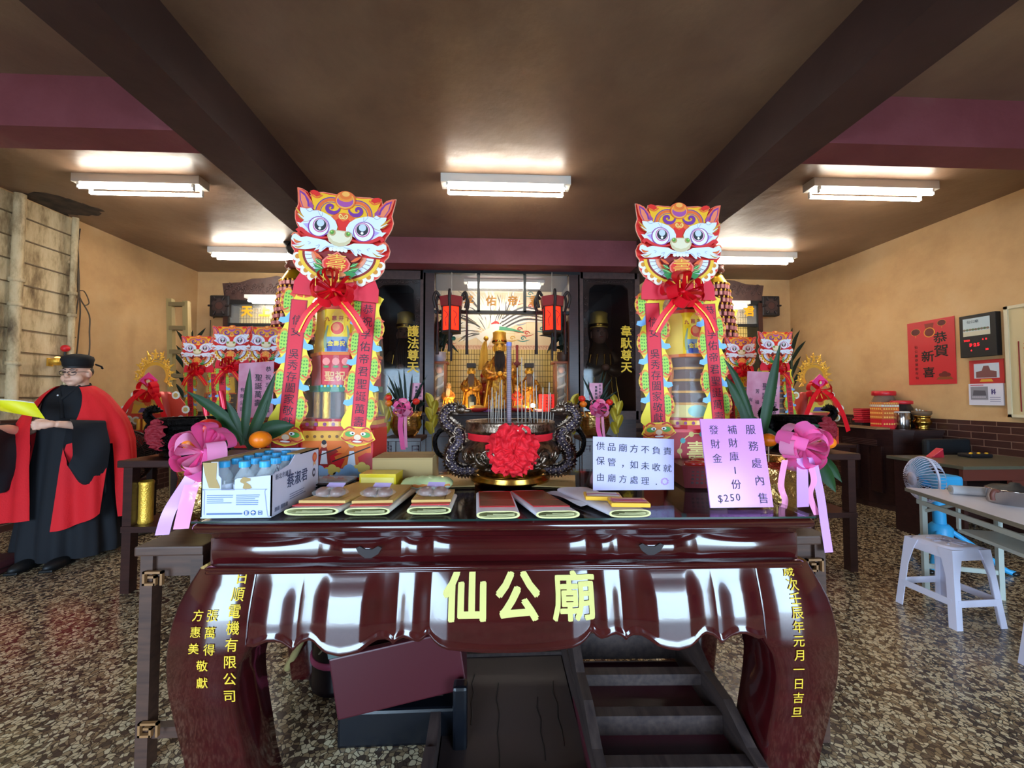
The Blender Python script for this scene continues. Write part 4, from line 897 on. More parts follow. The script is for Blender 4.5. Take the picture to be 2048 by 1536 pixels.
# packets on the last bundle
for lab, ox, oy, oz, rz, c2_ in (('red and yellow printed packet lying nearer the table edge', .01, .04, .030, -6, '#e6402a'), ('white and yellow printed packet with orange folds, behind the nearer packet', -.055, .125, .030, -8, '#f0e4dc')):
    p = jy[5] + Vector((ox, oy, oz)); t = thing('paper_packet', lab, 'packet', p, rz)
    m = MB(); m.box((-.065, -.03, 0), (.065, .045, .014), '#f0b428', None, .003); m.build('packet_body', t)
    m = MB(); m.flat([(-.058, -.02), (.058, -.022), (.052, .04), (-.055, .04)], .0146, c2_); m.stroke([(-.06, .0), (-.02, .012), (.03, .008), (.062, .002)], .012, .0152, '#b83a6a'); m.stroke([(-.05, .03), (0, .026), (.05, .034)], .007, .0152, '#e8d8a0'); m.stroke([(-.055, -.012), (0, -.016), (.055, -.013)], .005, .0156, '#f2e2d0'); m.build('print', t)
m = MB(); p = PZ(1190, 1005, TZ)
m.grid(lambda u, v: (-.07 + .17 * u - .11 * v, -.085 + .21 * v, .004 + .012 * sin(6 * u + 3 * v) ** 2 * (1 - .5 * v)), 14, 14, mat('white_paper', '#d4d8ea', .6)); m.build('crumpled_paper', None, 'crumpled white printed sheet beside the red and yellow packets', 'paper', loc=(p.x, p.y + .02, TZ))
# candy bags
for (t_, w, h, L, Mx, md), lab, sp in zip(jb, ('clear candy bag with lilac label, nearest the water carton', 'clear candy bag with lilac label, in front of the yellow box', 'clear candy bag with lilac label, by the orange snack pack'), (.0, .0, .0)):
    t = thing('candy_bag', lab, 'candy bag', (md.x + Mx[0][1] * .09, md.y + .09, TZ + h + .0125), -8 if w > .12 else 3)
    for sx in (-1, 1):
        m = MB(); m.ball((sx * .027, 0, .018), (.026, .03, .0178), mat('brown_cake', '#8a6a60', .35) if 'brown_cake' not in MATS else 'brown_cake', 16, 10); m.build('cake', t)
    m = MB(); m.grid(lambda u, v: ((.066 * cos(2 * pi * u) * sin(pi * v) ** .6), (.05 * sin(2 * pi * u) * sin(pi * v) ** .6), .002 + .034 * v * (1 - .25 * sin(7 * u * pi) ** 2)), 26, 8, mat('clear_film', '#ffffff', .05, alpha=.13, spec=1) if 'clear_film' not in MATS else 'clear_film', True, None, cu=True); m.build('film', t, label='clear film')
    m = MB(); m.box((-.032, -.008, .0), (.032, .022, .0025), '#c9b2e6', T(0, .028, .030, 24)); m.build('paper_label', t, label='lilac paper label')
# ------------------------------------------------------------------ other things lying on the table
a = PZ(762, 958, TZ); t = thing('cardboard_box', 'plain tan cardboard box between left tower and incense burner', 'box', (PZ(825, 955, TZ).x - .01, 1.87, TZ), 0)
m = MB(); m.box((-.135, -.1, 0), (.135, .1, .125), 'card', None, .002); m.build('body', t)
m = MB(); m.box((-.135, -.001, .1252), (.135, .001, .1258), '#7e6638'); m.box((-.134, -.1008, .118), (.134, -.1002, .1195), '#8c7246'); m.build('flap_seam', t)
p = PZ(755, 985, TZ); t = thing('gold_box', 'small shiny yellow box behind the middle candy bag', 'box', (p.x + .0, p.y + .06, TZ), -4)
m = MB(); m.box((-.078, -.05, 0), (.078, .05, .075), mat('yellow_gloss', '#e6c822', .2), None, .002); m.build('body', t)
m = MB(); m.box((-.07, -.0515, .02), (.07, -.0505, .06), '#f0dc70'); m.build('printed_panel', t)
p = PZ(650, 985, TZ); t = thing('plastic_tray', 'stack of clear dark plastic trays beside the water carton', 'tray stack', (p.x + .01, p.y + .05, TZ), -3)
for k in range(4):
    m = MB(); m.box((-.085, -.06, .008 + k * .011), (.085, .06, .014 + k * .011), 'black_plastic' if k < 3 else 'plastic_clear', None, .002); m.build('tray', t)
m = MB(); m.grid(lambda u, v: (-.085 + .17 * u, -.06 + .12 * v, .052 + .01 * sin(pi * u) * sin(pi * v) + .002 * sin(20 * u + 9 * v)), 16, 10, 'clear_film'); m.build('film_lid', t)
m = MB(); m.box((-.08, -.055, 0), (.08, .055, .008), 'black_plastic'); m.build('base_tray', t)
p = PZ(852, 985, TZ); t = thing('snack_pack', 'pillow shaped pale green and orange snack pack by the gold box', 'snack pack', (p.x, p.y + .03, TZ), 3)
def pil(u, v):
    x = -.11 + .22 * u; e = (1 - abs(2 * u - 1) ** 3) ** .5; a = 2 * pi * v; return (x, .05 * cos(a) * (.55 + .45 * e), .032 + .031 * sin(a) * e + .002 * sin(40 * u + 3 * a))
m = MB(); m.grid(pil, 24, 18, mat('pack_green', '#d3dfa0', .2), True, None, cv=True); m.build('body', t)
m = MB()
def pil2(v0, v1, o):
    def f(u, v): q_ = Vector(pil(.05 + .9 * u, v0 + (v1 - v0) * v)); c_ = Vector((q_.x, 0, .032)); return tuple(c_ + (q_ - c_) * o)
    return f
m.grid(pil2(.47, .53, 1.012), 24, 3, '#e8893a'); m.grid(pil2(.60, .66, 1.012), 20, 3, '#9dbbe0'); m.grid(pil2(.54, .58, 1.012), 20, 2, '#f2efe6'); m.build('printed_bands', t)
for lab, px, rz in (('gold joss sheets with red fret print, left of burner foot', 905, 5), ('gold joss sheets with red fret print, right of burner foot', 1108, -12)):
    p = PZ(px, 962, TZ); t = thing('joss_sheets', lab, 'joss paper', (p.x, p.y, TZ), rz)
    m = MB(); m.box((-.1, -.13, 0), (.1, .13, .005), mat('joss_gold', '#c9a86a', .5) if 'joss_gold' not in MATS else 'joss_gold'); m.build('sheets', t)
    m = MB(); z = .0054
    for i in range(9):
        x = -.085 + i * .02
        m.stroke([(x, .1), (x, .118), (x + .014, .118), (x + .014, .105), (x + .006, .105)], .0025, z, '#a04a30', None, 1)
    m.stroke([(-.095, .095), (.095, .095)], .002, z, '#a04a30', None, 1)
    for c_ in ((-.04, .02), (.045, -.03), (.0, -.07), (-.05, -.06), (.05, .05)): m.stroke([(c_[0] + .022 * (1 - i / 9) * cos(i * .8), c_[1] + .022 * (1 - i / 9) * sin(i * .8)) for i in range(9)], .0022, z, '#8a5a34', None, 3)
    m.build('print', t)
# ------------------------------------------------------------------ paper notices
def board(name, label, corners, thick, mt, lines, y0, y1, edge=None):
    """corner pixels TL,TR,BR,BL; foot on the table at depth y0, top leaning back to y1"""
    bl, br = P(*corners[3], y0), P(*corners[2], y0); tl, tr = P(*corners[0], y1), P(*corners[1], y1)
    bl.z = br.z = max(TZ + .001, (bl.z + br.z) / 2)
    o = (bl + br) / 2; t = thing(name, label, 'notice', o)
    def pt(u, v): a = bl + (br - bl) * u; b = tl + (tr - tl) * u; return a + (b - a) * v - o
    n = (br - bl).cross(tl - bl).normalized()
    if n.y > 0: n = -n
    m = MB(); c = [pt(0, 0), pt(1, 0), pt(1, 1), pt(0, 1)]; k = [q_ - n * thick for q_ in c]
    m.add(c + k, [(0, 1, 2, 3), (7, 6, 5, 4), (0, 4, 5, 1), (1, 5, 6, 2), (2, 6, 7, 3), (3, 7, 4, 0)], mt); m.build('sheet', t)
    m = MB(); m.add([pt(.3, .0) - n * thick, pt(.7, .0) - n * thick, pt(.5, .85) - n * thick, pt(.5, 0) + Vector((0, .09, 0))], [(0, 1, 3), (1, 2, 3), (2, 0, 3)], mt if edge is None else edge); m.build('back_stand', t)
    m = MB()
    for txt, u, v, su, du, dv in lines:
        for i, ch in enumerate(txt):
            if ch == ' ': continue
            vs, fs, w_ = glyph(ch, -.008); uu, vv = u + du * i, v + dv * i; W_ = (br - bl).length; H_ = (tl - bl).length
            m.add([pt(uu + x * su / W_, vv + y * su / H_) + n * .0012 for x, y in vs], fs, 'ink')
    m.build('lettering', t); return t, pt, n
t, pt, n = board('paper_notice', 'lilac paper notice with three handwritten lines, beside the incense burner', [(1186, 873), (1348, 878), (1348, 991), (1186, 969)], .002, 'lilac_paper',
      [('供品廟方不負責', .09, .82, .036, .138, -.012), ('保管，如未收就', .09, .54, .036, .138, -.022), ('由廟方處理．', .09, .24, .034, .138, -.018)], 1.52, 1.58)
m = MB(); 
for i in range(14): a = 2 * pi * i / 14; m.tube([tuple(pt(.885 + .03 * cos(a), .155 + .045 * sin(a)) + n * .0014), tuple(pt(.885 + .05 * cos(a + .3), .155 + .07 * sin(a + .3)) + n * .0014)], .0011, '#c87ad0', 4)
m.build('stamp_mark', t, label='round pink stamp')
t, pt, n = board('acrylic_sign', 'pink acrylic sign with handwritten columns and price, before the right tower', [(1400, 838), (1522, 837), (1547, 1017), (1421, 1013)], .005, 'pink_acrylic',
      [('服務處內售', .80, .87, .039, .012, -.193), ('補財庫1份', .50, .87, .037, -.012, -.155), ('發財金', .20, .87, .037, .0, -.165), ('$250', .17, .10, .036, .095, .004)], 1.36, 1.44, 'pink_acrylic')
# plastic basket with red cakes
p = PZ(1388, 968, TZ); t = thing('plastic_basket', 'maroon plastic basket of red cakes between the two notices', 'basket', (p.x + .03, 1.78, TZ), -8)
bk = mat('maroon_plastic', '#6c2a2c', .35)
def bask(z0, z1, f0_, f1_):
    m = MB(); r = [[(sx * (.11 * f) , sy * (.14 * f), z) for sx, sy in ((-1, -1), (1, -1), (1, 1), (-1, 1))] for z, f in ((z0, f0_), (z1, f1_), (z1, f1_ - .03), (z0 + .003, f0_ - .03))]
    m.rings(r, bk, False, None, True); return m
bask(0, .09, .86, 1.0).build('body', t); bask(.09, .1, 1.03, 1.06).build('rim', t, label='rolled rim')
m = MB()
for i in range(8):
    for j in range(4): x = -.07 + i * .02; z = .02 + j * .017; m.box((x, -.141 + (.09 - z) * .2 + .0, z), (x + .011, -.1395 + (.09 - z) * .2 + .0, z + .009), '#2e0f10')
m.build('lattice', t)
for k, (dx, dy, lab) in enumerate(((-.035, -.06, 'red glossy cake in the maroon basket, nearest the pink sign'), (.03, .02, 'red glossy cake in the maroon basket, behind its neighbour'))):
    c = thing('red_cake', lab, 'cake', (p.x + .03 + dx, 1.78 + dy, TZ + .05), 20 * k, 'red cakes in the basket')
    m = MB(); m.ball((0, 0, .03), (.06, .05, .032), mat('red_cake', '#a8201c', .25) if 'red_cake' not in MATS else 'red_cake', 20, 12); m.build('body', c)
    m = MB(); m.lathe([(.045, .045), (.05, .05), (.045, .056)], 20, 'red_cake', T(0, 0, 0), True, (1, .85)); m.build('raised_ring', c)
# ================================================================== BACK OF THE ROOM: SHRINE, SIDE CABINETS, SIDE ALTARS
YS = 5.32
def px_(x, y, Y=YS): q_ = P(x, y, Y); return q_.x, q_.z
# tiled mural on the back wall of the shrine
YM = 6.56
xa, zt = px_(858, 548, YM); xb, zf = px_(1150, 700, YM); zl0 = px_(1000, 830, YM)[1]; zf2 = px_(1000, 690, YM)[1]
t = thing('tile_mural', 'tiled wall mural of a long-feathered white bird and clouds inside the shrine', 'mural', (0, YM, 0))
m = MB(); m.box((xa, .0, zl0 - .3), (xb, .035, zf), 'small_tiles'); m.build('small_tile_field', t)
m = MB(); M = FR(); w_ = xb - xa; cx = (xa + xb) / 2
m.box((xa, 0, zf), (xb, .035, zt), '#e6cfa6'); m.build('painted_panel', t)
m = MB(); m.flat([(xa, zf), (xb, zf), (xb, zf2), (xa, zf2)], .001, '#e2b890', M)
for i in range(44): x = xa + w_ * (i + .3) / 44; m.stroke([(x, zf + .015), (x, zf2 - .02), (x + w_ / 70, zf2 - .02), (x + w_ / 70, zf + .03)], .008, .002, '#a85a44', M, 1)
m.build('fret_border', t)
m = MB(); rd = random.Random(9); c0 = Vector(px_(975, 668, YM))
for x in range(1, 12): m.flat([(xa + w_ * x / 12 - .002, zf2), (xa + w_ * x / 12 + .002, zf2), (xa + w_ * x / 12 + .002, zt), (xa + w_ * x / 12 - .002, zt)], .0006, '#c8ac80', M)
for y in range(1, 6): z = zf2 + (zt - zf2) * y / 6; m.flat([(xa, z - .002), (xb, z - .002), (xb, z + .002), (xa, z + .002)], .0007, '#c8ac80', M)
z = .0012
for k in range(190):
    a = R(rd.uniform(20, 190)); l = rd.uniform(.2, .5); r0 = rd.uniform(.05, .5); z += .00003
    p0 = c0 + Vector((cos(a), sin(a))) * r0; p1 = c0 + Vector((cos(a + .10), sin(a + .10))) * (r0 + l * .5); p2 = c0 + Vector((cos(a + .22), sin(a + .22))) * (r0 + l)
    if min(p2.x, p1.x) < xa + .15 or max(p2.x, p1.x) > xb - .45 or p2.y > zt - .05 or min(p0.y, p1.y, p2.y) < zf2 + .03: continue
    m.stroke([p0, p1, p2], [(0, .006), (.5, .042 if k % 3 else .02), (1, .004)], z, '#efe9da' if k % 3 else '#4a463f', M, 4)
for k in range(8): m.stroke([c0 + Vector((.25, .05 + .03 * k)), c0 + Vector((.62, .22 + .035 * k)), c0 + Vector((1.05, .2 + .022 * k))], [(0, .02), (.5, .035), (1, .004)], z + .001, '#4a4a4c' if k % 2 else '#e8e4da', M)
m.stroke([c0 + Vector((-.1, -.14)), c0 + Vector((.0, -.02)), c0 + Vector((.1, .06)), c0 + Vector((.17, .15)), c0 + Vector((.24, .13))], [(0, .26), (.4, .16), (.7, .07), (1, .03)], .008, '#efeadc', M)
m.stroke([c0 + Vector((.06, .17)), c0 + Vector((.14, .2)), c0 + Vector((.2, .18))], [(0, .01), (.5, .05), (1, .02)], .010, '#c8302c', M); m.stroke([c0 + Vector((.2, .1)), c0 + Vector((.4, .08)), c0 + Vector((.62, .03))], [(0, .07), (1, .015)], .0095, '#4f9a72', M)
m.build('bird_painting', t)
m = MB()
for k in range(48):
    x, y = rd.uniform(xa + .1, xb - .1), rd.uniform(zf2 + .05, zt - .3); c_ = rd.choice(['#c2402e', '#2f7f78', '#d2a23c', '#7f8fb0', '#c2402e'])
    if (Vector((x, y)) - c0).length < .36 or (y > c0.y and abs(x - c0.x) < .5): continue
    m.stroke([(x + .05 * (1 - i / 8) * cos(i * .9), y + .04 * (1 - i / 8) * sin(i * .9)) for i in range(8)], .016, .002 + k * .0001, c_, M, 4); m.stroke([(x - .1, y - .03), (x, y - .05), (x + .12, y - .02)], [(0, .004), (.5, .02), (1, .004)], .002 + k * .0001, c_, M)
m.build('cloud_painting', t)
# shrine front: posts, header, glazed transom
t = thing('shrine_front', 'dark shrine front with glazed transom and gold characters at back of room', 'shrine', (0, YS, 0))
zt = px_(1000, 538)[1]; xl, xr = px_(846, 700)[0], px_(1160, 700)[0]; zbar = px_(1000, 624)[1]; zc = px_(1000, 822)[1]
for x0, x1 in ((px_(846, 700)[0], px_(868, 700)[0]), (px_(1139, 700)[0], px_(1160, 700)[0])):
    m = MB(); m.box((x0, 0, zc - .02), (x1, .12, zt), 'dark_wood'); m.build('post', t)
    m = MB(); s = 1 if x0 < 0 else -1; xx = x0 if s > 0 else x1; m.box((min(xx, xx + s * .03), .12, zc - .02), (max(xx, xx + s * .03), 1.2, zt), mat('shrine_side', '#57463a', .5) if 'shrine_side' not in MATS else 'shrine_side'); m.build('side_panel', t)
m = MB(); m.box((xl, -.02, zt - .07), (xr, .12, zt + .035), 'dark_frame'); m.box((xl, .1, zt + .02), (xr, 1.2, zt + .035), 'dark_wood'); m.build('header', t)
x0, x1 = px_(868, 624)[0], px_(1139, 624)[0]
m = MB(); m.box((x0, .02, zbar - .02), (x1, .08, zbar + .025), 'dark_frame'); m.build('transom_bar', t)
for px in (957, 1050): m = MB(); x = px_(px, 600)[0]; m.box((x - .02, .02, zbar), (x + .02, .08, zt - .06), 'dark_frame'); m.build('mullion', t)
ex = [x0, px_(957, 600)[0], px_(1050, 600)[0], x1]
for k in range(3): m = MB(); m.box((ex[k] + .02, .045, zbar + .02), (ex[k + 1] - .02, .05, zt - .07), 'glass'); m.build('glass_pane', t)
for ch, px in zip('孚佑帝君', (937, 982, 1026, 1070)):
    m = MB(); x, z = px_(px, 600); m.text(ch, x, z, .15, .002, mat('orange_gold', '#e0962c', .4) if 'orange_gold' not in MATS else 'orange_gold', FR(0, .042, 0), .03); m.build('transom_character', t)
a, b = P(936, 570, 5.9), P(1080, 570, 5.9); fixture(a.x, b.x, 5.9, 'shrine light behind the transom with gold characters', a.z + .08, .02)
# altar counter inside the shrine
t = thing('altar_counter', 'dark carved altar counter below the shrine, behind the incense burner', 'altar', (0, 5.15, 0))
x0, x1 = P(842, 830, 5.15).x, P(1166, 830, 5.15).x; zc = P(1000, 824, 5.15).z
m = MB(); m.box((x0, 0, zc - .05), (x1, 1.3, zc), 'dark_wood', None, .008); m.build('counter_top', t)
m = MB(); m.box((x0 + .04, .05, 0), (x1 - .04, 1.25, zc - .05), 'dark_wood'); m.build('body', t)
m = MB()
for k in range(7): x = x0 + .1 + k * (x1 - x0 - .2) / 6; m.tube([(x + .08 * cos(a_) * (1 - a_ / 14), .045, zc - .2 + .06 * sin(a_) * (1 - a_ / 14)) for a_ in [i * .6 for i in range(18)]], .009, 'dark_wood', 6)
m.box((x0 + .05, .03, zc - .12), (x1 - .05, .05, zc - .09), 'dark_wood'); m.box((x0 + .05, .03, zc - .36), (x1 - .05, .05, zc - .33), 'dark_wood'); m.build('carved_front', t)
ZA = zc
# deity statues
def deity(name, label, loc, h, robe, trim, hat, beard, face='gold', rz=0, arms=True, group='statues on the altar'):
    t = thing(name, label, 'statue', loc, rz, group); s = h
    m = MB(); pr = [(.22, 0), (.21, .08), (.18, .2), (.165, .34), (.16, .42), (.15, .52), (.125, .6), (.09, .66), (.065, .69), (.06, .71)]
    m.lathe([(r * s, z * s) for r, z in pr], 28, robe, None, True, (1, .75), (9, .05))
    for k in range(5): a = R(-150 + 30 * k); m.tube([(.215 * s * cos(a), .165 * s * sin(a), .02 * s), (.17 * s * cos(a), .13 * s * sin(a), .3 * s), (.13 * s * cos(a + .2), .1 * s * sin(a + .2), .58 * s)], .012 * s, trim, 6)
    m.build('robe', t)
    if arms:
        for sx in (-1, 1):
            m = MB(); m.tube(catmull([(sx * .12 * s, 0, .6 * s), (sx * .17 * s, -.05 * s, .48 * s), (sx * .1 * s, -.16 * s, .42 * s), (sx * .03 * s, -.2 * s, .44 * s)], 5), [v_ * s for v_ in (.04, .043, .046, .05, .052, .055, .058, .06, .062, .062, .058, .052, .045, .04, .035, .028)], robe, 10); m.build('sleeve', t)
        m = MB(); m.ball((0, -.21 * s, .45 * s), (.035 * s, .03 * s, .03 * s), face, 10, 6); m.build('hands', t)
    m = MB(); m.ball((0, -.02 * s, .78 * s), (.075 * s, .08 * s, .1 * s), face, 18, 14); m.ball((0, -.1 * s, .775 * s), (.014 * s, .016 * s, .02 * s), face, 8, 6)
    for sx in (-1, 1):
        m.ball((sx * .03 * s, -.088 * s, .80 * s), (.013 * s, .008 * s, .006 * s), '#1a1410', 8, 5); m.ball((sx * .03 * s, -.088 * s, .82 * s), (.02 * s, .008 * s, .004 * s), '#2a1a10', 8, 5); m.ball((sx * .078 * s, -.01 * s, .775 * s), (.012 * s, .02 * s, .035 * s), face, 8, 6)
    m.ball((0, -.092 * s, .745 * s), (.022 * s, .008 * s, .005 * s), '#8c2a1c', 8, 4); m.build('head', t)
    m = MB()
    if hat == 'tall': m.lathe([(.085 * s, .84 * s), (.09 * s, .87 * s), (.082 * s, .93 * s), (.085 * s, .98 * s), (.05 * s, 1.0 * s)], 18, 'gold'); m.lathe([(.095 * s, .85 * s), (.1 * s, .86 * s), (.095 * s, .875 * s)], 18, 'brass')
    elif hat == 'square': m.box((-.09 * s, -.1 * s, .86 * s), (.09 * s, .08 * s, .95 * s), '#231d1c', None, .01 * s)
    elif hat == 'round': m.lathe([(.085 * s, .83 * s), (.1 * s, .88 * s), (.06 * s, .95 * s), (.02 * s, .99 * s)], 16, '#c0241c')
    else: m.ball((0, .0, .86 * s), (.07 * s, .075 * s, .05 * s), '#d8b070', 14, 8)
    m.build('hat', t)
    if beard:
        m = MB()
        for k in range(7): x = (k - 3) * .014 * s; m.tube([(x, -.085 * s, .73 * s), (x * 1.3, -.15 * s, .62 * s), (x * 1.2, -.18 * s, (.42 + .02 * abs(k - 3)) * s)], [.011 * s, .014 * s, .003 * s], beard, 6)
        m.build('beard', t)
    m = MB(); m.lathe([(.24 * s, -.0), (.25 * s, .015 * s), (.22 * s, .03 * s)], 24, 'dark_wood', T(0, 0, -.001), True, (1, .75)); m.build('plinth', t)
    return t
def onalt(px, top, Y): q_ = P(px, top, Y); return (q_.x, Y, ZA), q_.z - ZA
l, h = onalt(999, 662, 5.75); deity('deity_statue', 'large gold deity with tall crown and long black beard, centre of altar', l, h, mat('robe_gold', '#e0a83c', .4, .7, c2='#8a4a20', sc=30), 'gold', 'tall', '#1b1614')
gb = 'robe_gold'
for lab, px, top, Y, rb, hat, bd, fc in (('gold deity with square black cap, beside the black bottle', 943, 722, 5.7, gb, 'square', '#5a4a40', 'gold'),
      ('gold deity with square black cap, left of the red card', 1058, 722, 5.7, gb, 'square', '#6a5a50', 'gold'),
      ('small orange robed elder, next to left glass case', 897, 760, 5.45, '#e08a30', 'bald', '#e8d0a0', '#e0a060'),
      ('small figure with bright red hat, behind the yellow cloth deity', 968, 742, 6.0, '#b8301c', 'round', None, '#e0a060'),
      ('small red robed figure in front of the large deity', 1034, 765, 5.45, '#d43a1c', 'bald', None, '#e8b070'),
      ('small gold figure behind the thick incense stick', 1030, 742, 6.0, gb, 'round', None, 'gold'),
      ('small gold figure at right behind the red card', 1078, 765, 5.95, gb, 'bald', '#7a4a20', 'gold')):
    l, h = onalt(px, top, Y); deity('deity_statue', lab, l, h, rb, 'gold', hat, bd, fc)
t = thing('processional_fan', 'tall yellow cloth pennant on a pole left of the large deity', 'pennant', (P(972, 700, 6.1).x, 6.1, ZA))
m = MB(); m.cyl(0, 0, 0, P(970, 677, 6.1).z - ZA, .014, '#8a5a30', 8); m.ball((0, 0, P(970, 677, 6.1).z - ZA), .04, 'gold', 10, 8); m.build('pole', t)
m = MB(); zt_ = P(970, 683, 6.1).z - ZA; zb_ = P(970, 740, 6.1).z - ZA; m.grid(lambda u, v: ((-.13 + .17 * u) * (.25 + .75 * v ** .6), -.03 - .015 * sin(12 * u), zt_ + (zb_ - zt_) * v), 12, 8, mat('yellow_cloth', '#e0b040', .6)); m.build('cloth', t)
t = thing('ritual_sword', 'dark red wooden sword with crossguard standing right of the large deity', 'sword', (P(1034, 700, 6.2).x, 6.2, ZA))
zt_ = P(1034, 690, 6.2).z - ZA; m = MB(); m.box((-.02, -.008, 0), (.02, .008, zt_), '#8a2c24'); m.build('blade', t)
m = MB(); m.prism([(-.09, zt_ * .75), (-.05, zt_ * .72), (0, zt_ * .76), (.05, zt_ * .72), (.09, zt_ * .75), (.04, zt_ * .68), (-.04, zt_ * .68)], -.02, .02, '#7a241e', T(0, 0, 0, 90)); m.build('crossguard', t)
# offerings on the altar
def simple(name, label, cat, px, py, Y, fn, group=None):
    q_ = P(px, py, Y); t = thing(name, label, cat, (q_.x, Y, ZA), 0, group); fn(t); return t
def f_(t):
    m = MB(); m.lathe([(.05, 0), (.055, .02), (.055, .2), (.05, .21)], 14, '#1c2a34'); m.build('body', t)
    m = MB(); m.lathe([(.035, .21), (.035, .235)], 12, '#0c1014'); m.build('cap', t); m = MB(); m.flat([(-.03, .06), (.03, .06), (.03, .13), (-.03, .13)], 0, '#7f93a0', FR(0, -.0565, 0)); m.build('paper_label', t)
simple('wine_bottle', 'stout blue black jar in front of the square capped deity', 'bottle', 944, 820, 5.35, f_)
def f_(t):
    m = MB(); m.box((-.11, -.01, .0), (.11, .01, .24), '#d8242a', None, .003); m.build('card', t); m = MB()
    for k in range(3): m.text('福祿壽喜', -.06 + .06 * k, .19, .035, .001, '#4a1010', FR(0, -.0105, 0), .01, True, 1.2)
    m.build('lettering', t)
simple('red_card', 'bright red upright card at right on the altar', 'card', 1093, 790, 5.4, f_)
def f_(t): m = MB(); m.lathe([(.05, 0), (.12, .02), (.14, .05), (.135, .052), (.1, .03), (.02, .025)], 20, '#b0202c'); m.build('dish', t); m = MB(); m.ball((0, 0, .06), (.1, .1, .035), '#d8a040', 14, 8); m.build('food', t)
simple('offering_dish', 'red dish of yellow food before the square capped deity at left', 'dish', 955, 822, 5.22, f_); simple('offering_dish', 'red dish of yellow food by the small red robed figure', 'dish', 1040, 822, 5.22, f_)
for k, (px, c_) in enumerate(((905, '#c8402c'), (920, '#d8b060'), (975, '#8a4a90'), (1075, '#d8a0c8'))):
    t = simple('gift_packet', ['red flat packet near the left glass case', 'yellow flat packet near the left glass case', 'purple flat packet behind the grey incense', 'lilac flat packet before the red card'][k], 'packet', px, 824, 5.27, lambda t: None)
    m = MB(); m.box((-.06, -.05, 0), (.06, .05, .035), c_, None, .005); m.build('packet_body', t); m = MB(); m.flat([(-.04, -.03), (.04, -.03), (.04, .03), (-.04, .03)], .0356, '#efe0c0'); m.build('print', t)
for lab, px in (('small warm fill lamp added on the counter, left in front of the statues', 912), ('small warm fill lamp added on the counter, right in front of the statues', 1066)):  # two lamps added to brighten and warm the shrine interior
    q_ = P(px, 815, 5.2); t = thing('shrine_fill_lamp', lab, 'lamp', (q_.x, 5.2, ZA)); m = MB(); m.lathe([(.04, 0), (.045, .01), (.015, .02), (.015, .05), (.03, .06)], 14, 'brass'); m.build('base', t)
    m = MB(); m.ball((0, .0, .085), .03, mat('shrine_fill_bulb', '#ffe0a0', .4, emit=160, ec=(1, .62, .22)) if 'shrine_fill_bulb' not in MATS else 'shrine_fill_bulb', 12, 8); m.build('bulb', t)
# glass cases with dragon columns
for lab, px0, px1 in (('glass case holding a pale dragon column, left side of the altar', 866, 893), ('glass case holding a pale dragon column, right side of the altar', 1108, 1135)):
    Y = 5.58; q0, q1 = P(px0, 724, Y), P(px1, 724, Y); w = (q1.x - q0.x) / 2; t = thing('column_case', lab, 'display case', ((q0.x + q1.x) / 2, Y, ZA)); h = q0.z - ZA
    m = MB(); m.box((-w, -w, 0), (w, w, .05), '#a85a24', None, .005); m.build('base', t); m = MB(); m.box((-w - .03, -w - .03, h - .03), (w + .03, w + .03, h), '#8a4a2c', None, .006); m.build('case_top', t)
    for sx in (-1, 1):
        for sy in (-1, 1): m = MB(); m.box((sx * (w - .012) - .012, sy * (w - .012) - .012, .05), (sx * (w - .012) + .012, sy * (w - .012) + .012, h - .03), '#a0602e'); m.build('post', t)
    for sy in (-1, 1): m = MB(); m.box((-w + .02, sy * (w - .01) - .002, .05), (w - .02, sy * (w - .01) + .002, h - .03), 'glass'); m.build('glass_pane', t)
    m = MB(); m.cyl(0, 0, .05, h - .05, .045, '#8e8878', 14); m.tube([(.055 * cos(i * .55), .055 * sin(i * .55), .07 + i * (h - .15) / 40) for i in range(41)], .022, '#c9c2b0', 8); m.ball((0, -.06, h - .12), (.05, .04, .05), '#d8b0a0', 10, 8)
    m.lathe([(.07, .05), (.07, .1), (.05, .12)], 14, '#d8d2c0'); m.build('dragon_column', t)
# potted greenery
def blade(m, base, tip, w, mt, sag=.12, side=None, n=10, fold=.15):
    b, e = Vector(base), Vector(tip); d = e - b; L = d.length; sd = side or Vector((d.z, 0, -d.x)).normalized()
    if sd.length < .1: sd = Vector((1, 0, 0))
    up = Vector((0, 0, 1))
    def fn(u, v):
        t = v; p = b + d * t + up * (L * sag * sin(pi * t)); ww = w * (.35 + .65 * sin(pi * min(1, t * .9 + .08)) ** .7) * (1 - t ** 6); n_ = d.cross(sd).normalized()
        return tuple(p + sd * ww * (u - .5) + n_ * ww * fold * abs(2 * u - 1))
    m.grid(fn, 4, n, mt)
def plant(name, label, loc, tips, w, pot, mt='leaf', sag=.12, stalk=True, group=None):
    t = thing(name, label, 'plant', loc, 0, group); pot(t)
    for p in tips: m = MB(); b_ = (p[3] if len(p) > 3 else (0, 0, .12)); blade(m, b_, p[:3], w, mt, sag); m.build('leaf', t)
    return t
def jar(r, h, c):
    def f(t): m = MB(); m.lathe([(r * .75, 0), (r, h * .4), (r * .9, h * .9), (r, h), (r * .85, h), (r * .8, h * .8)], 20, c); m.build('pot', t)
    return f
rd = random.Random(21)
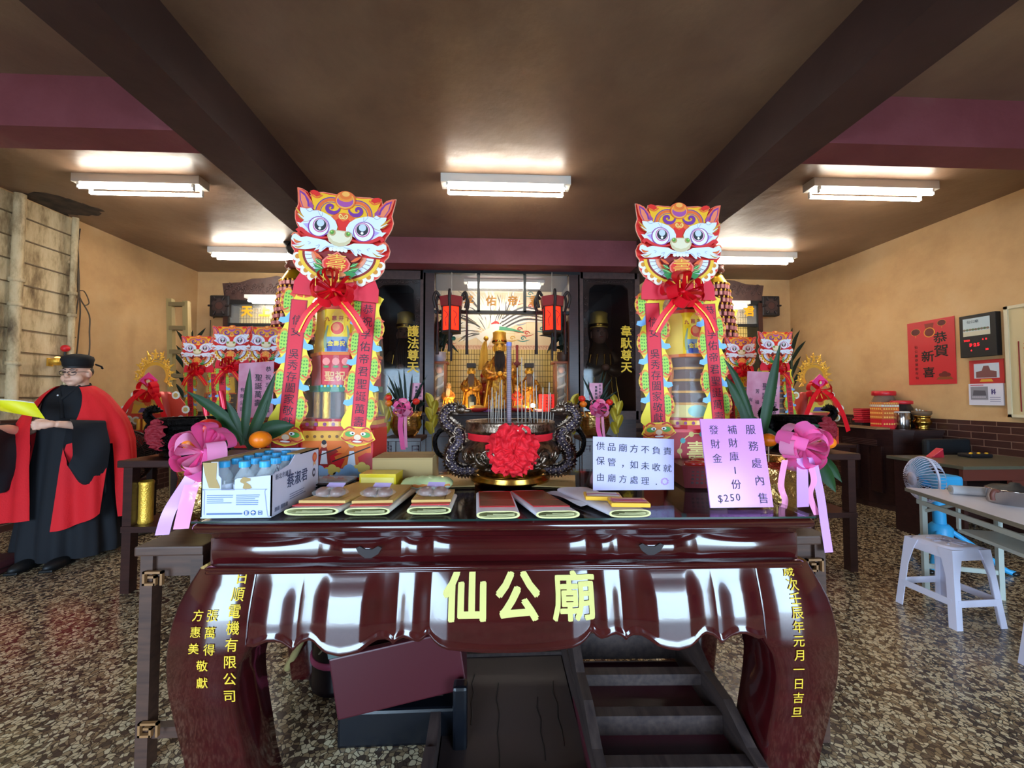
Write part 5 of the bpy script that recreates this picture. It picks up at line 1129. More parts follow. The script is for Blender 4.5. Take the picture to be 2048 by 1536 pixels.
for lab, px, Y in (('leafy dark plant in grey basket on top of the left glass case', 879, 5.58), ('leafy dark plant in brown jar on top of the right glass case', 1127, 5.58)):
    q_ = P(px, 724, Y); tips = [(rd.uniform(-.38, .38), rd.uniform(-.25, .15), rd.uniform(.1, .75), (rd.uniform(-.05, .05), 0, rd.uniform(.15, .55))) for _ in range(34)]
    t = plant('potted_plant', lab, (q_.x, Y, q_.z), tips, .05, jar(.1, .14, '#b8b4c0' if px < 900 else '#4a3428'), 'leaf_dark', .1)
    for k in range(5): m = MB(); m.tube([(0, 0, .1), (rd.uniform(-.08, .08), 0, .4), (rd.uniform(-.15, .15), 0, .65)], .008, '#2a3a20', 6); m.build('stem', t)
# lanterns
def lantern(label, px, Y):
    top, bot = P(px, 592, Y), P(px, 662, Y); zt_ = P(px, 545, Y).z; h = top.z - bot.z; t = thing('palace_lantern', label, 'lantern', (top.x, Y, bot.z), 0, 'red palace lanterns')
    M_ = I4
    def hexr(r, z): return [(r * cos(R(30 + 60 * i)), r * sin(R(30 + 60 * i)), z) for i in range(6)]
    m = MB(); m.rings([hexr(.125, .0), hexr(.125, h * .66)], 'red_lantern', False); m.build('red_shade', t)
    m = MB(); m.rings([hexr(.155, h * .68), hexr(.17, h * .95)], mat('red_panel', '#8c2028', .5) if 'red_panel' not in MATS else 'red_panel', False); m.build('upper_shade', t)
    for i in range(6):
        a = R(30 + 60 * i); m = MB(); m.tube([(.13 * cos(a), .13 * sin(a), -.02), (.13 * cos(a), .13 * sin(a), h * .66)], .012, '#1c1014', 6)
        m.tube(catmull([(.17 * cos(a), .17 * sin(a), h * .95), (.22 * cos(a), .22 * sin(a), h * 1.05), (.25 * cos(a), .25 * sin(a), h * .85), (.22 * cos(a), .22 * sin(a), h * .6)], 4), .02, '#1c1014', 6); m.build('frame_post', t)
        if i % 2 == 0:
            m = MB(); m.tube([(.23 * cos(a), .23 * sin(a), h * .62), (.23 * cos(a), .23 * sin(a), -.3)], [.012, .024], '#20131a', 6); m.build('tassel', t)
    m = MB(); m.rings([hexr(.15, h * .66), hexr(.15, h * .69)], '#1c1014', False); m.rings([hexr(.14, -.03), hexr(.14, 0)], '#1c1014', False); m.build('frame_ring', t)
    for k, s in enumerate((-1, 1)):
        m = MB(); m.stroke([(s * .03 + .035 * cos(i * 1.1) * (i / 9), h * (.1 + .055 * i)) for i in range(9)], .012, .0, '#5a0c10', FR(s * .03, -.112, 0)); m.build('painted_pattern', t)
    m = MB(); m.tube([(0, 0, h * .95), (0, 0, zt_ - bot.z)], .006, '#8a8078', 5); m.build('cord', t)
    m = MB(); m.tube([(0, 0, -.03), (0, 0, -.4)], [.02, .014], '#20131a', 6); m.ball((.03, 0, -.1), .03, '#1f6a5a', 8, 6); m.build('lower_tassel', t)
    return t
lantern('red hexagonal palace lantern hanging above the left glass case', 903, 5.12); lantern('red hexagonal palace lantern hanging above the right glass case', 1104, 5.12)
# guardian cabinets flanking the shrine
def cabinet(lab, p0, p1, txt, tx, helmet):
    (x0, zt), (x1, _) = px_(p0, 540), px_(p1, 540); zb = px_(p0, 822)[1]; t = thing('guardian_cabinet', lab, 'cabinet', ((x0 + x1) / 2, YS, 0)); h = (x1 - x0) / 2
    m = MB(); m.box((-h, .1, 0), (h, 1.1, zb - .1), 'dark_wood'); m.build('base_cabinet', t)
    m = MB(); m.box((-h, 1.08, zb - .1), (h, 1.1, zt), 'dark_wood'); m.box((-h, .1, zb - .1), (-h + .02, 1.08, zt), 'dark_wood'); m.box((h - .02, .1, zb - .1), (h, 1.08, zt), 'dark_wood'); m.box((-h, .1, zt - .02), (h, 1.1, zt), 'dark_wood'); m.build('case', t)
    for s in (-1, 1): m = MB(); m.box((s * h - .035, 0, zb - .12), (s * h + .035, .1, zt), 'carved_wood'); m.build('frame_post', t)
    m = MB(); m.box((-h, .0, zb - .12), (h, .1, zb), 'carved_wood'); m.box((-h, 0, zt - .12), (h, .1, zt), 'carved_wood'); m.build('frame_rail', t)
    m = MB(); a = [(-h + .03, zb + .55), (-h + .06, zb + .6), (-h + .1, zb + .72), (-h + .13, zb + .95), (-h + .1, zb + 1.1), (-h + .13, zt - .26), (-h + .2, zt - .2), (0, zt - .19)]
    full = a + [(-x, z) for x, z in a[-2::-1]] + [(h - .03, zt - .12), (-h + .03, zt - .12)]
    m.prism(full, -.06, -.02, 'carved_wood', T(0, 0, 0, 90))
    rdd = random.Random(int(p0))
    for k in range(46):
        if k < 22: x = -h + .08 + (2 * h - .16) * k / 21; z = zt - .155
        else: s = -1 if k % 2 else 1; z = zb + .62 + (zt - .3 - zb - .62) * ((k - 22) // 2) / 12; x = s * (h - .075)
        r_ = rdd.uniform(.018, .032); m.tube([(x + r_ * (1 - i / 12) * cos(i * .7 + k), .018, z + r_ * (1 - i / 12) * sin(i * .7 + k)) for i in range(11)], .008, 'carved_wood', 5)
    m.build('fretwork', t)
    m = MB(); m.box((-h + .03, .010, zb), (h - .03, .014, zt - .12), 'dark_glass'); m.build('glass_pane', t)
    m = MB(); x = px_(tx, 700)[0] - (x0 + x1) / 2
    for i, ch in enumerate(txt): m.text(ch, x, px_(tx, 662 + 24 * i)[1], .165, .0, mat('yellow_paint', '#d8b41c', .5) if 'yellow_paint' not in MATS else 'yellow_paint', FR(0, .006, 0), .02)
    m.build('lettering', t)
    g = deity('guardian_statue', helmet, ((x0 + x1) / 2 + .02, YS + .6, zb - .1), (zt - zb) * .82, mat('guardian_brown', '#4a3a2c', .4, .6) if 'guardian_brown' not in MATS else 'guardian_brown', 'brass', 'tall', '#1b1614' if p0 < 900 else None, '#7a5040', 0, True, 'guardian statues')
    m = MB(); m.box((-.3, -.2, -.0), (.3, .2, .01), 'dark_wood'); m.build('cabinet_shelf', t, loc=(.02, .6, zb - .111))
cabinet('dark carved cabinet with glass and yellow characters, left of the shrine', 736, 846, '護法尊天', 826, 'bearded guardian statue behind the left cabinet glass')
cabinet('dark carved cabinet with glass and yellow characters, right of the shrine', 1161, 1274, '韋馱尊天', 1253, 'beardless guardian statue behind the right cabinet glass')
# side altars on the back wall
def side_altar(lab, p0, p1, chars, flip):
    Y = 6.25; x0, x1 = P(p0, 600, Y).x, P(p1, 600, Y).x; zt = P(p0, 604, Y).z; t = thing('side_altar', lab, 'altar', ((x0 + x1) / 2, Y, 0)); h = (x1 - x0) / 2; zr = P(p0, 648, Y).z
    m = MB(); m.box((-h, .28, .0), (h, .34, zt), 'small_tiles'); m.build('tiled_back', t)
    for s in (-1, 1): m = MB(); m.box((s * h - .04, 0, .9), (s * h + .04, .3, zt), 'dark_frame'); m.box((s * h - .035 , -.01, .9), (s * h + .035, 0, zt), 'dark_wood'); m.build('frame_post', t)
    m = MB(); m.box((-h, 0, zt - .03), (h, .3, zt + .04), 'dark_frame'); m.build('header', t); m = MB(); m.box((-h, .02, zr - .03), (h, .06, zr + .02), 'dark_frame'); m.build('transom_bar', t)
    m = MB(); m.box((-h + .04, .04, zr), (h - .04, .045, zt - .03), 'glass'); m.build('glass_pane', t)
    m = MB(); m.box((-h - .05, -.05, 0), (h + .05, .28, .9), 'dark_wood'); m.build('base_cabinet', t)
    m = MB(); zz = zt + .04; a = [(-h * 1.03, zz), (-h * 1.08, zz + .26), (-h * .72, zz + .28), (-h * .5, zz + .34), (-h * .25, zz + .35), (0, zz + .39)]
    m.prism(a + [(-x, z) for x, z in a[-2::-1]], -.06, -.0, 'carved_wood', T(0, 0, 0, 90))
    for k in range(40): x = -h + 2 * h * k / 39; z = zz + .1 + .1 * (k % 3) / 2 + .03; m.tube([(x + .045 * (1 - i / 13) * cos(i * .7 + k), -.004, z + .045 * (1 - i / 13) * sin(i * .7 + k)) for i in range(12)], .009, 'carved_wood', 5)
    m.build('carved_crest', t)
    m = MB()
    for k, ch in enumerate(chars[0]): x, z = px_(chars[1] + chars[2] * k, 621, Y); m.text(ch, x - (x0 + x1) / 2, z, .185, 0, 'orange_gold' if False else mat('altar_gold', '#f0a81c', .4) if 'altar_gold' not in MATS else 'altar_gold', FR(0, .035, 0), .035)
    m.build('lettering', t)
    q_ = P(flip, 612, Y); m = MB(); s = .15
    m.box((q_.x - (x0 + x1) / 2 - s, -.02, q_.z - .17), (q_.x - (x0 + x1) / 2 + s, .1, q_.z + .17), '#1d1717', None, .02)
    m.arc((q_.x - (x0 + x1) / 2, q_.z), .07, .12, 0, 360, .0, '#3a2a28', FR(0, -.022, 0), 20); m.disc((q_.x - (x0 + x1) / 2, q_.z), .06, .0, '#4a2c26', FR(0, -.024, 0), 16)
    for k in range(6): a_ = k * 1.05; m.tube([(q_.x - (x0 + x1) / 2 + .1 * cos(a_), -.03, q_.z + .1 * sin(a_)), (q_.x - (x0 + x1) / 2 + .16 * cos(a_), -.03, q_.z + .16 * sin(a_))], .016, '#241a1a', 6)
    m.build('carved_bracket', t)
    return t
side_altar('left back altar with carved crest and orange characters', 452, 652, ('天上聖母', 491, 35), 440)
side_altar('right back altar with carved crest and orange characters', 1316, 1520, ('關聖帝君', 1402, 33), 1541)
a, b = P(500, 602, 6.1), P(640, 602, 6.1); fixture(a.x, b.x, 6.12, 'altar light behind left characters on the back wall', a.z + .09, .02)
a, b = P(1330, 612, 6.1), P(1490, 612, 6.1); fixture(a.x, b.x, 6.12, 'altar light behind right characters on the back wall', a.z + .09, .02)
# ================================================================== SIDE OFFERINGS
def long_table(lab, x0, x1, y0, y1, z):
    t = thing('offering_table', lab, 'table', ((x0 + x1) / 2, y0, 0)); h = (x1 - x0) / 2; D = y1 - y0
    m = MB(); m.box((-h, 0, z - .04), (h, D, z), 'dark_wood', None, .008); m.build('table_top', t); m = MB(); m.box((-h + .04, .04, z - .16), (h - .04, D - .04, z - .04), 'dark_wood'); m.build('apron', t)
    for sx in (-1, 1):
        for y in (.05, D - .11): m = MB(); m.box((sx * (h - .06) - .03, y, 0), (sx * (h - .06) + .03, y + .06, z - .16), 'dark_wood'); m.build('leg', t)
    return t
TB = .80
long_table('dark side table carrying lion face towers, left of the room', -3.78, -2.1, 4.36, 5.75, TB); long_table('dark side table carrying lion face towers, right of the room', 2.35, 4.3, 4.36, 5.75, TB)
src = [o for o in bpy.data.objects if o.name.startswith('offering_tower') and o.parent is None][1]
fo = Vector((P(1357, 566, 1.80).x - 1.035, -.22, 0))
for px, Yf, lab, yo in ((465, 4.28, 'small-looking lion face tower, middle of the left back row', 0), (535, 4.30, 'small-looking lion face tower behind the pink congratulation card at left', 0), (398, 5.0, 'lion face tower set lower, next to the gold crowned tower at left', -.08), (1480, 4.76, 'lion face tower half hidden behind the right tall tower', 0), (1550, 4.36, 'lion face tower behind the pink congratulation card at right', 0)):
    q_ = P(px, 700, Yf); dup(src, (q_.x - fo.x, Yf + .22, TB), 0, lab)
# crowned gift towers
def crown_tower(label, px, Y):
    t = thing('crowned_tower', label, 'offering tower', (P(px, 800, Y).x, Y, TB), 0, 'gold crowned offering towers')
    m = MB(); m.box((-.2, -.15, 0), (.2, .15, .2), '#b8242c', None, .005)
    for s in (-1, 1): m.box((s * .18 - .03, -.156, .01), (s * .18 + .03, -.15, .2), '#d8402c')
    m.build('base_box', t)
    m = MB(); m.lathe([(.2, .2), (.19, .35), (.17, .5), (.15, .56), (.1, .62)], 16, mat('pink_foil', '#c8504c', .3, .3) if 'pink_foil' not in MATS else 'pink_foil', None, True, (1, .75)); m.build('body', t)
    for k in range(4): m = MB(); m.cyl(-.09 + .06 * k, -.15, .2, .32, .02, 'gold', 10); m.build('column', t)
    m = MB(); m.prism([(-.17, .38), (.17, .38), (.13, .56), (.05, .6), (-.05, .6), (-.13, .56)], -.15, -.14, '#e8c84a', T(0, 0, 0, 90)) if False else m.prism([(-.17, .38), (.17, .38), (.13, .56), (.05, .6), (-.05, .6), (-.13, .56)], .145, .155, '#e8c84a', FR()); m.disc((0, .5), .04, .1565, '#e07030', FR(), 16); m.flat([(-.1, .39), (.1, .39), (.07, .44), (-.07, .44)], .1565, '#6a5a94', FR())
    for sx in (-1, 1): cloud(m, FR(), sx * .1, .5, .06, '#d8c060', .157)
    m.build('peach_panel', t)
    for sx in (-1, 1):
        m = MB(); m.prism([(sx * .14, .3), (sx * .30, .28), (sx * .34, .36), (sx * .32, .48), (sx * .24, .58), (sx * .13, .6)], .05, .06, '#c8402c', FR())
        for y, x in ((.31, .28), (.58, .22), (.3, .2), (.42, .33)): m.disc((sx * x, y), .045, .062, '#dfe8da', FR(), 12); m.disc((sx * x, y), .025, .064, '#c8b060', FR(), 10)
        m.build('side_wing', t)
        m = MB(); m.strip([(sx * .03, -.17, .64), (sx * .14, -.2, .52), (sx * .22, -.21, .36), (sx * .29, -.2, .16)], (1, 0, .45 * sx), .05, 'red_satin'); m.build('ribbon', t)
    m = MB(); bow(m, (0, -.13, .64), .15, 9, 'red_satin', .07, None, .5, 8); m.build('red_bow', t)
    m = MB(); m.prism([(0, .68), (.1, .74), (0, .83), (-.1, .74)], .15, .158, '#e83e8e', FR()); m.disc((.0, .73), .022, .1585, '#f6e8a0', FR(), 8); m.build('pink_diamond', t)
    m = MB(); rdd = random.Random(3); M = FR()
    m.arc((0, .80), .115, .15, -35, 215, .075, 'gold', M, 40); m.arc((0, .80), .16, .172, -35, 215, .075, 'gold', M, 40)
    for k in range(120):
        a = R(rdd.uniform(-35, 215)); pk = .05 * max(0, sin(a)) ** 8; rr = rdd.uniform(.14, .2 + pk); m.ball((rr * cos(a), -.078, .80 + rr * sin(a) * 1.1), (.011, .008, .011), 'gold', 6, 4)
    for k in range(13): a = R(-30 + 240 * k / 12); r1 = .225 + .05 * max(0, sin(a)) ** 8 + .015 * (k % 2); m.prism([(.17 * cos(a - .1), .80 + .185 * sin(a - .1)), (.17 * cos(a + .1), .80 + .185 * sin(a + .1)), (r1 * cos(a), .80 + r1 * 1.08 * sin(a))], .07, .08, 'gold', M)
    m.build('gold_crown', t); return t
crown_tower('gold crowned tower with pink diamond, left end of the back row', 320, 4.53); crown_tower('gold crowned tower with pink diamond, right end of the back row', 1619, 4.53)
# pink congratulation cards
def card(label, corners, Y, big):
    c = [P(*p, Y) for p in corners]; o = c[3]; t = thing('congratulation_card', label, 'card', (o.x, o.y, TB)); lo = Vector((o.x, o.y, TB))
    m = MB(); k = [q_ - lo for q_ in c]; b_ = [q_ + Vector((0, .004, 0)) for q_ in k]; m.add(k + b_, [(3, 2, 1, 0), (4, 5, 6, 7), (0, 1, 5, 4), (1, 2, 6, 5), (2, 3, 7, 6), (3, 0, 4, 7)], mat('pink_card', '#e6a8c4', .5, c2='#d4809e', sc=5) if 'pink_card' not in MATS else 'pink_card'); m.build('sheet', t)
    m = MB(); x = (k[2].x + k[3].x) / 2; m.tube([(x, .30, .0), (x, .28, .1), (x, .012, k[3].z + .05), (x, .010, k[0].z - .05)], .006, '#8a7a5a', 6); m.build('support_stick', t)
    m = MB(); w = k[1].x - k[0].x; h = k[0].z - k[3].z
    def at_(u, v): return k[3].x + w * u + (k[0].x - k[3].x) * v, k[3].z + h * v
    for txt, u, v0, dv, s in (('恭祝孚佑帝君', .85, .9, .15, .15), ('聖誕萬壽', .58, .74, .155, .20), ('芳福', .33, .66, .18, .12), ('有限公司', .13, .52, .12, .12)):
        for i, ch in enumerate(txt): x, z = at_(u, v0 - dv * i); m.text(ch, x, z, s * w * 1.1, .002, 'ink', FR(0, k[0].y, 0), .01)
    m.build('lettering', t); return t
card('pink congratulation card with ink columns, left beside the tall tower', [(478, 727), (548, 722), (545, 834), (474, 836)], 4.07, 1)
card('pink congratulation card with ink columns, right of the tall tower', [(1495, 742), (1560, 745), (1558, 865), (1490, 862)], 4.07, 1)
# lamp pagodas
def pagoda(label, px, Y, top, bot):
    q_ = P(px, bot, Y); zt_ = P(px, top, Y).z; t = thing('lamp_pagoda', label, 'lamp tower', (q_.x, Y, TB), 0, 'prayer lamp pagodas'); H = zt_ - TB
    z0 = q_.z - TB - .1; n = 9
    m = MB(); m.lathe([(.30, 0), (.3, z0 * .5), (.24, z0)], 20, 'dark_wood'); m.build('base', t)
    m = MB(); m.lathe([(.27, z0), (.14, H * .93)], 20, '#5a1a1c'); m.build('core', t)
    for j in range(n):
        r = .272 - .125 * j / n; z = z0 + (H * .93 - z0) * (j + .5) / n; hh = (H * .93 - z0) / n
        m = MB(); m.lathe([(r + .03, z - hh / 2), (r + .03, z - hh / 2 + .01), (r, z - hh / 2 + .012)], 20, '#7a2420'); m.build('tier_ring', t)
        k = 11
        for i in range(k):
            a = R(-180 + 180 * (i + .5 * (j % 2)) / (k - 1))
            if j == 0 and i == 0:
                pass
            mm_ = MB(); mm_.box((-.018, -.012, -hh * .4), (.018, .012, hh * .15), 'bulb_pink'); mm_.ball((0, -.012, hh * .28), (.016, .01, .018), 'gold', 8, 5)
            mm_.build('lamp_cell', t, loc=((r + .012) * cos(a), (r + .012) * sin(a), z), rz=math.degrees(a) + 90)
    m = MB(); m.lathe([(.17, H * .93), (.13, H * .96), (.1, H * .985), (.05, H)], 20, mat('gilt', '#c9a21c', .3, .8) if 'gilt' not in MATS else 'gilt'); m.build('gold_roof', t)
    m = MB(); m.lathe([(.10, H), (.13, H + .03), (.11, H + .07), (.12, H + .1)], 16, '#6a2a1c'); m.build('top_bowl', t); return t, H
pg, H = pagoda('lamp pagoda with pink cells, seen beside left lion face', 588, 5.3, 540, 668)
pagoda('lamp pagoda with pink cells, seen beside right lion face', 1432, 5.47, 548, 680)
t = thing('rooster_figure', 'black rooster figure with pink comb on top of the left lamp pagoda', 'figurine', (pg.location.x, pg.location.y, TB + H + .1))
def rooster(t, mt):
    m = MB(); m.ball((0, 0, .2), (.13, .07, .1), mt, 14, 10); m.tube(catmull([(-.06, 0, .24), (-.12, 0, .3), (-.11, 0, .38)], 4), [.07, .065, .06, .055, .05, .05, .045, .045, .04], mt, 10); m.ball((-.11, 0, .39), (.045, .035, .04), mt, 10, 8)
    for k in range(6): m.tube(catmull([(.08, 0, .22), (.16, .01 * k, .3 + .03 * k), (.15 - .03 * k, .01 * k, .42 + .02 * k)], 4), [.03, .03, .028, .026, .024, .022, .02, .012, .004], mt, 6)
    for k in range(5): m.prism([(-.13 + .012 * k, .3 + .02 * k), (-.22 + .03 * k, .34 + .02 * k), (-.12 + .01 * k, .34 + .02 * k)], -.01, .01, mt, T(0, 0, 0, 90))
    m.build('body', t); m = MB(); m.ball((-.13, 0, .33), (.02, .012, .03), '#e0485a', 8, 6); m.prism([(-.14, .42), (-.15, .46), (-.11, .44), (-.09, .47), (-.08, .42)], -.008, .008, '#e0485a', T(0, 0, 0, 90)); m.build('comb', t)
    for s in (-1, 1): m = MB(); m.tube([(0, s * .03, .12), (-.01, s * .03, .02), (-.05, s * .035, .004)], .01, mt, 6); m.build('leg', t)
rooster(t, '#0c0c10')
# burners on side stands
def stand(label, x, y, z, w=.62):
    t = thing('burner_stand', label, 'stand', (x, y, 0)); h = w / 2
    m = MB(); m.box((-h, -.26, z - .05), (h, .26, z), 'dark_wood', None, .008); m.build('stand_top', t); m = MB(); m.box((-h + .02, -.24, .42), (h - .02, .24, .46), 'dark_wood'); m.build('shelf', t)
    for sx in (-1, 1):
        for sy in (-1, 1): m = MB(); m.box((sx * (h - .05) - .03, sy * .2 - .03, 0), (sx * (h - .05) + .03, sy * .2 + .03, z - .05), 'dark_wood'); m.build('leg', t)
    return t
q_ = P(385, 900, 3.05); stand('dark wooden stand under the black burner at left', q_.x, 3.05, .92)
burner('incense_burner', 'black burner with dragon handles and dull red rosette, left behind the pink bow', (q_.x, 3.05, .92), 'black_bronze', 'black_bronze', False, 0, -122)
sx_ = q_.x
q_ = P(1592, 900, 3.15); stand('dark wooden stand under the black burner at right', q_.x, 3.15, .92)
burner('incense_burner', 'black burner with dragon handles, right behind the pink bow', (q_.x, 3.15, .92), 'black_bronze', 'black_bronze', False, 0, -60)
t = thing('brass_vase', 'engraved brass cylinder vase on the shelf of the left burner stand', 'vase', (sx_ - .2, 2.9, .46))
m = MB(); m.lathe([(.04, 0), (.045, .01), (.042, .03), (.042, .27), (.046, .29), (.04, .3), (.034, .28)], 20, 'gold'); m.build('body', t)
t = thing('candle_holder', 'small metal candlestick beside the brass vase at left', 'candlestick', (sx_ - .275, 2.86, .46))
m = MB(); m.lathe([(.03, 0), (.012, .02), (.01, .08), (.02, .1), (.012, .12), (.01, .18), (.016, .2)], 14, 'grey_metal'); m.build('body', t)
# flower baskets: pots wrapped in gold foil with bows
def pot(label, loc, r, h, leaves, fruits, bowc, bowr, tails, mt_leaf='leaf', lw=.042, seed=1, alt='pink_sheer', tailm=None, group=None):
    t = thing('flower_pot', label, 'potted plant', loc, 0, group)
    m = MB(); m.lathe([(r * .55, 0), (r * .75, h * .12), (r * .98, h * .45), (r * .9, h * .8), (r * 1.0, h), (r * .85, h * .98), (r * .75, h * .8)], 40, 'gold_foil', None, True, (1, 1), (11, .035)); m.build('foil_pot', t)
    m = MB(); m.cyl(0, 0, h * .8, h * .84, r * .8, '#2a1c14', 20); m.build('soil', t)
    for p in leaves:
        m = MB(); blade(m, p[0], p[1], p[2] if len(p) > 2 else lw, mt_leaf, p[3] if len(p) > 3 else .08); m.build('leaf', t)
    for c, rr, mt_, lab in fruits:
        f = MB(); f.ball(c, (rr, rr, rr * .86), mt_, 18, 12); f = f.build('fruit', t, label=lab); g = MB(); g.tube([(c[0], c[1], c[2] - rr * .8), (c[0] * .8, c[1] * .8, h * .8)], .0025, '#d8c8a0', 5); g.build('skewer', f)
    m = MB(); bow(m, bowc, bowr, 17, 'pink_satin', bowr * .55, None, .9, seed, alt); b_ = m.build('pink_bow', t, label='large pink ribbon bow')
    for pts, w, mt_ in tails: m = MB(); m.strip([Vector(p) for p in pts], (1, .15, .0), w, mt_, None, 8); m.build('ribbon_tail', b_)
    return t
def rel(px, py, Y, o): return P(px, py, Y) - Vector(o)
o = (-1.19, 1.76, .81)
L = lambda px, py, Y=1.72: rel(px, py, Y, o)
base = L(480, 900, 1.8)
pot('gold foil pot with pink bow, green leaves and oranges, beside the water carton', o, .15, .27,
    [(L(492, 880), L(372, 782), .05, .05), (L(490, 890), L(552, 742), .05, -.06), (L(485, 890), L(500, 735), .04, .03), (L(485, 890), L(452, 800), .04, .05), (L(490, 890), L(590, 850), .08, .1), (L(470, 890), L(400, 850), .09, .15), (L(495, 890), L(535, 800), .03, .0)],
    [(L(521, 879, 1.66), .042, 'orange_skin', 'orange'), (L(388, 886, 1.64), .04, 'orange_skin', 'orange'), (L(418, 856, 1.68), .045, mat('red_fruit', '#e8281c', .4), 'red peach')],
    L(412, 903, 1.55), .112, [([L(400, 925, 1.52), L(378, 960, 1.5), L(340, 1020, 1.5), L(324, 1070, 1.47)], .045, 'lilac_satin'), ([L(400, 930, 1.52), L(382, 975, 1.5), L(368, 1030, 1.48), L(362, 1058, 1.47)], .05, 'pink_sheer'), ([L(412, 935, 1.5), L(408, 960, 1.5), L(412, 985, 1.5)], .02, 'pink_sheer')], seed=5)
t = thing('green_rosette', 'bright green crinkled ornament on the black burner at left', 'ornament', P(393, 850, 2.95)); m = MB()
m.grid(lambda u, v: (.09 * cos(2 * pi * u) * v ** .7 * (1 + .15 * sin(9 * 2 * pi * u)), -.03 * (1 - v) + .012 * sin(30 * u), .05 * sin(2 * pi * u) * v ** .7), 60, 8, mat('green_cloth', '#3a9a3c', .5), True, None, cu=True); m.build('cloth', t)
m = MB(); m.tube([(0, .01, 0), (0, .05, 1.17 - P(393, 850, 2.95).z)], .004, '#3a5a30', 5); m.build('wire', t)
for lab, px, py, px2, py2 in (('red firecracker ornament on a wire leaning left, above the red peach', 412, 818, 418, 850), ('red firecracker ornament on a thin stick, among the orchid leaves', 447, 805, 452, 900)):
    q_ = P(px, py, 1.74); t = thing('firecracker_pick', lab, 'ornament', q_); m = MB(); m.tube([(-.012, 0, .05), (0, 0, 0), (.004, 0, -.03)], [.012, .013, .01], mat('glitter_red', '#c01830', .3, .4) if 'glitter_red' not in MATS else 'glitter_red', 10); m.build('firecracker', t)
    m = MB(); e_ = P(px2, py2, 1.75) - q_; m.tube([(0, 0, -.03), tuple(e_), (e_.x, e_.y, 1.03 - q_.z)], .003, '#b09060', 5); m.build('stick', t)
o = (1.27, 1.74, .81)
base = L(1530, 890)
pot('gold foil pot with pink bow, tall orchid leaf and oranges, beside the pink sign', o, .145, .27,
    [(L(1522, 890), L(1561, 684), .055, -.03), (L(1518, 890), L(1450, 752), .055, .1), (L(1520, 890), L(1447, 716), .035, .14), (L(1515, 890), L(1480, 800), .06, .06), (L(1530, 880), L(1500, 830), .05, .1), (L(1535, 890), L(1556, 868), .1, .3), (L(1600, 900), L(1640, 850), .06, .2), (L(1635, 915, 1.66), L(1672, 985, 1.6), .07, .05), (L(1640, 912, 1.68), L(1684, 965, 1.62), .05, .12)],
    [(L(1537, 880, 1.62), .033, 'orange_skin', 'orange'), (L(1655, 885, 1.7), .033, 'orange_skin', 'orange')],
    L(1600, 892, 1.55), .112, [([L(1605, 915, 1.52), L(1605, 960, 1.5), L(1606, 1014, 1.46)], .055, 'lilac_satin'), ([L(1625, 915, 1.52), L(1640, 985, 1.5), L(1648, 1040, 1.49), L(1658, 1105, 1.48)], .04, 'lilac_satin'), ([L(1570, 920, 1.52), L(1562, 970, 1.5), L(1570, 1000, 1.5), L(1566, 1022, 1.49)], .03, 'pink_sheer'), ([L(1618, 920, 1.52), L(1628, 960, 1.5), L(1620, 990, 1.5), L(1634, 1030, 1.5)], .03, 'pink_sheer')], seed=9)
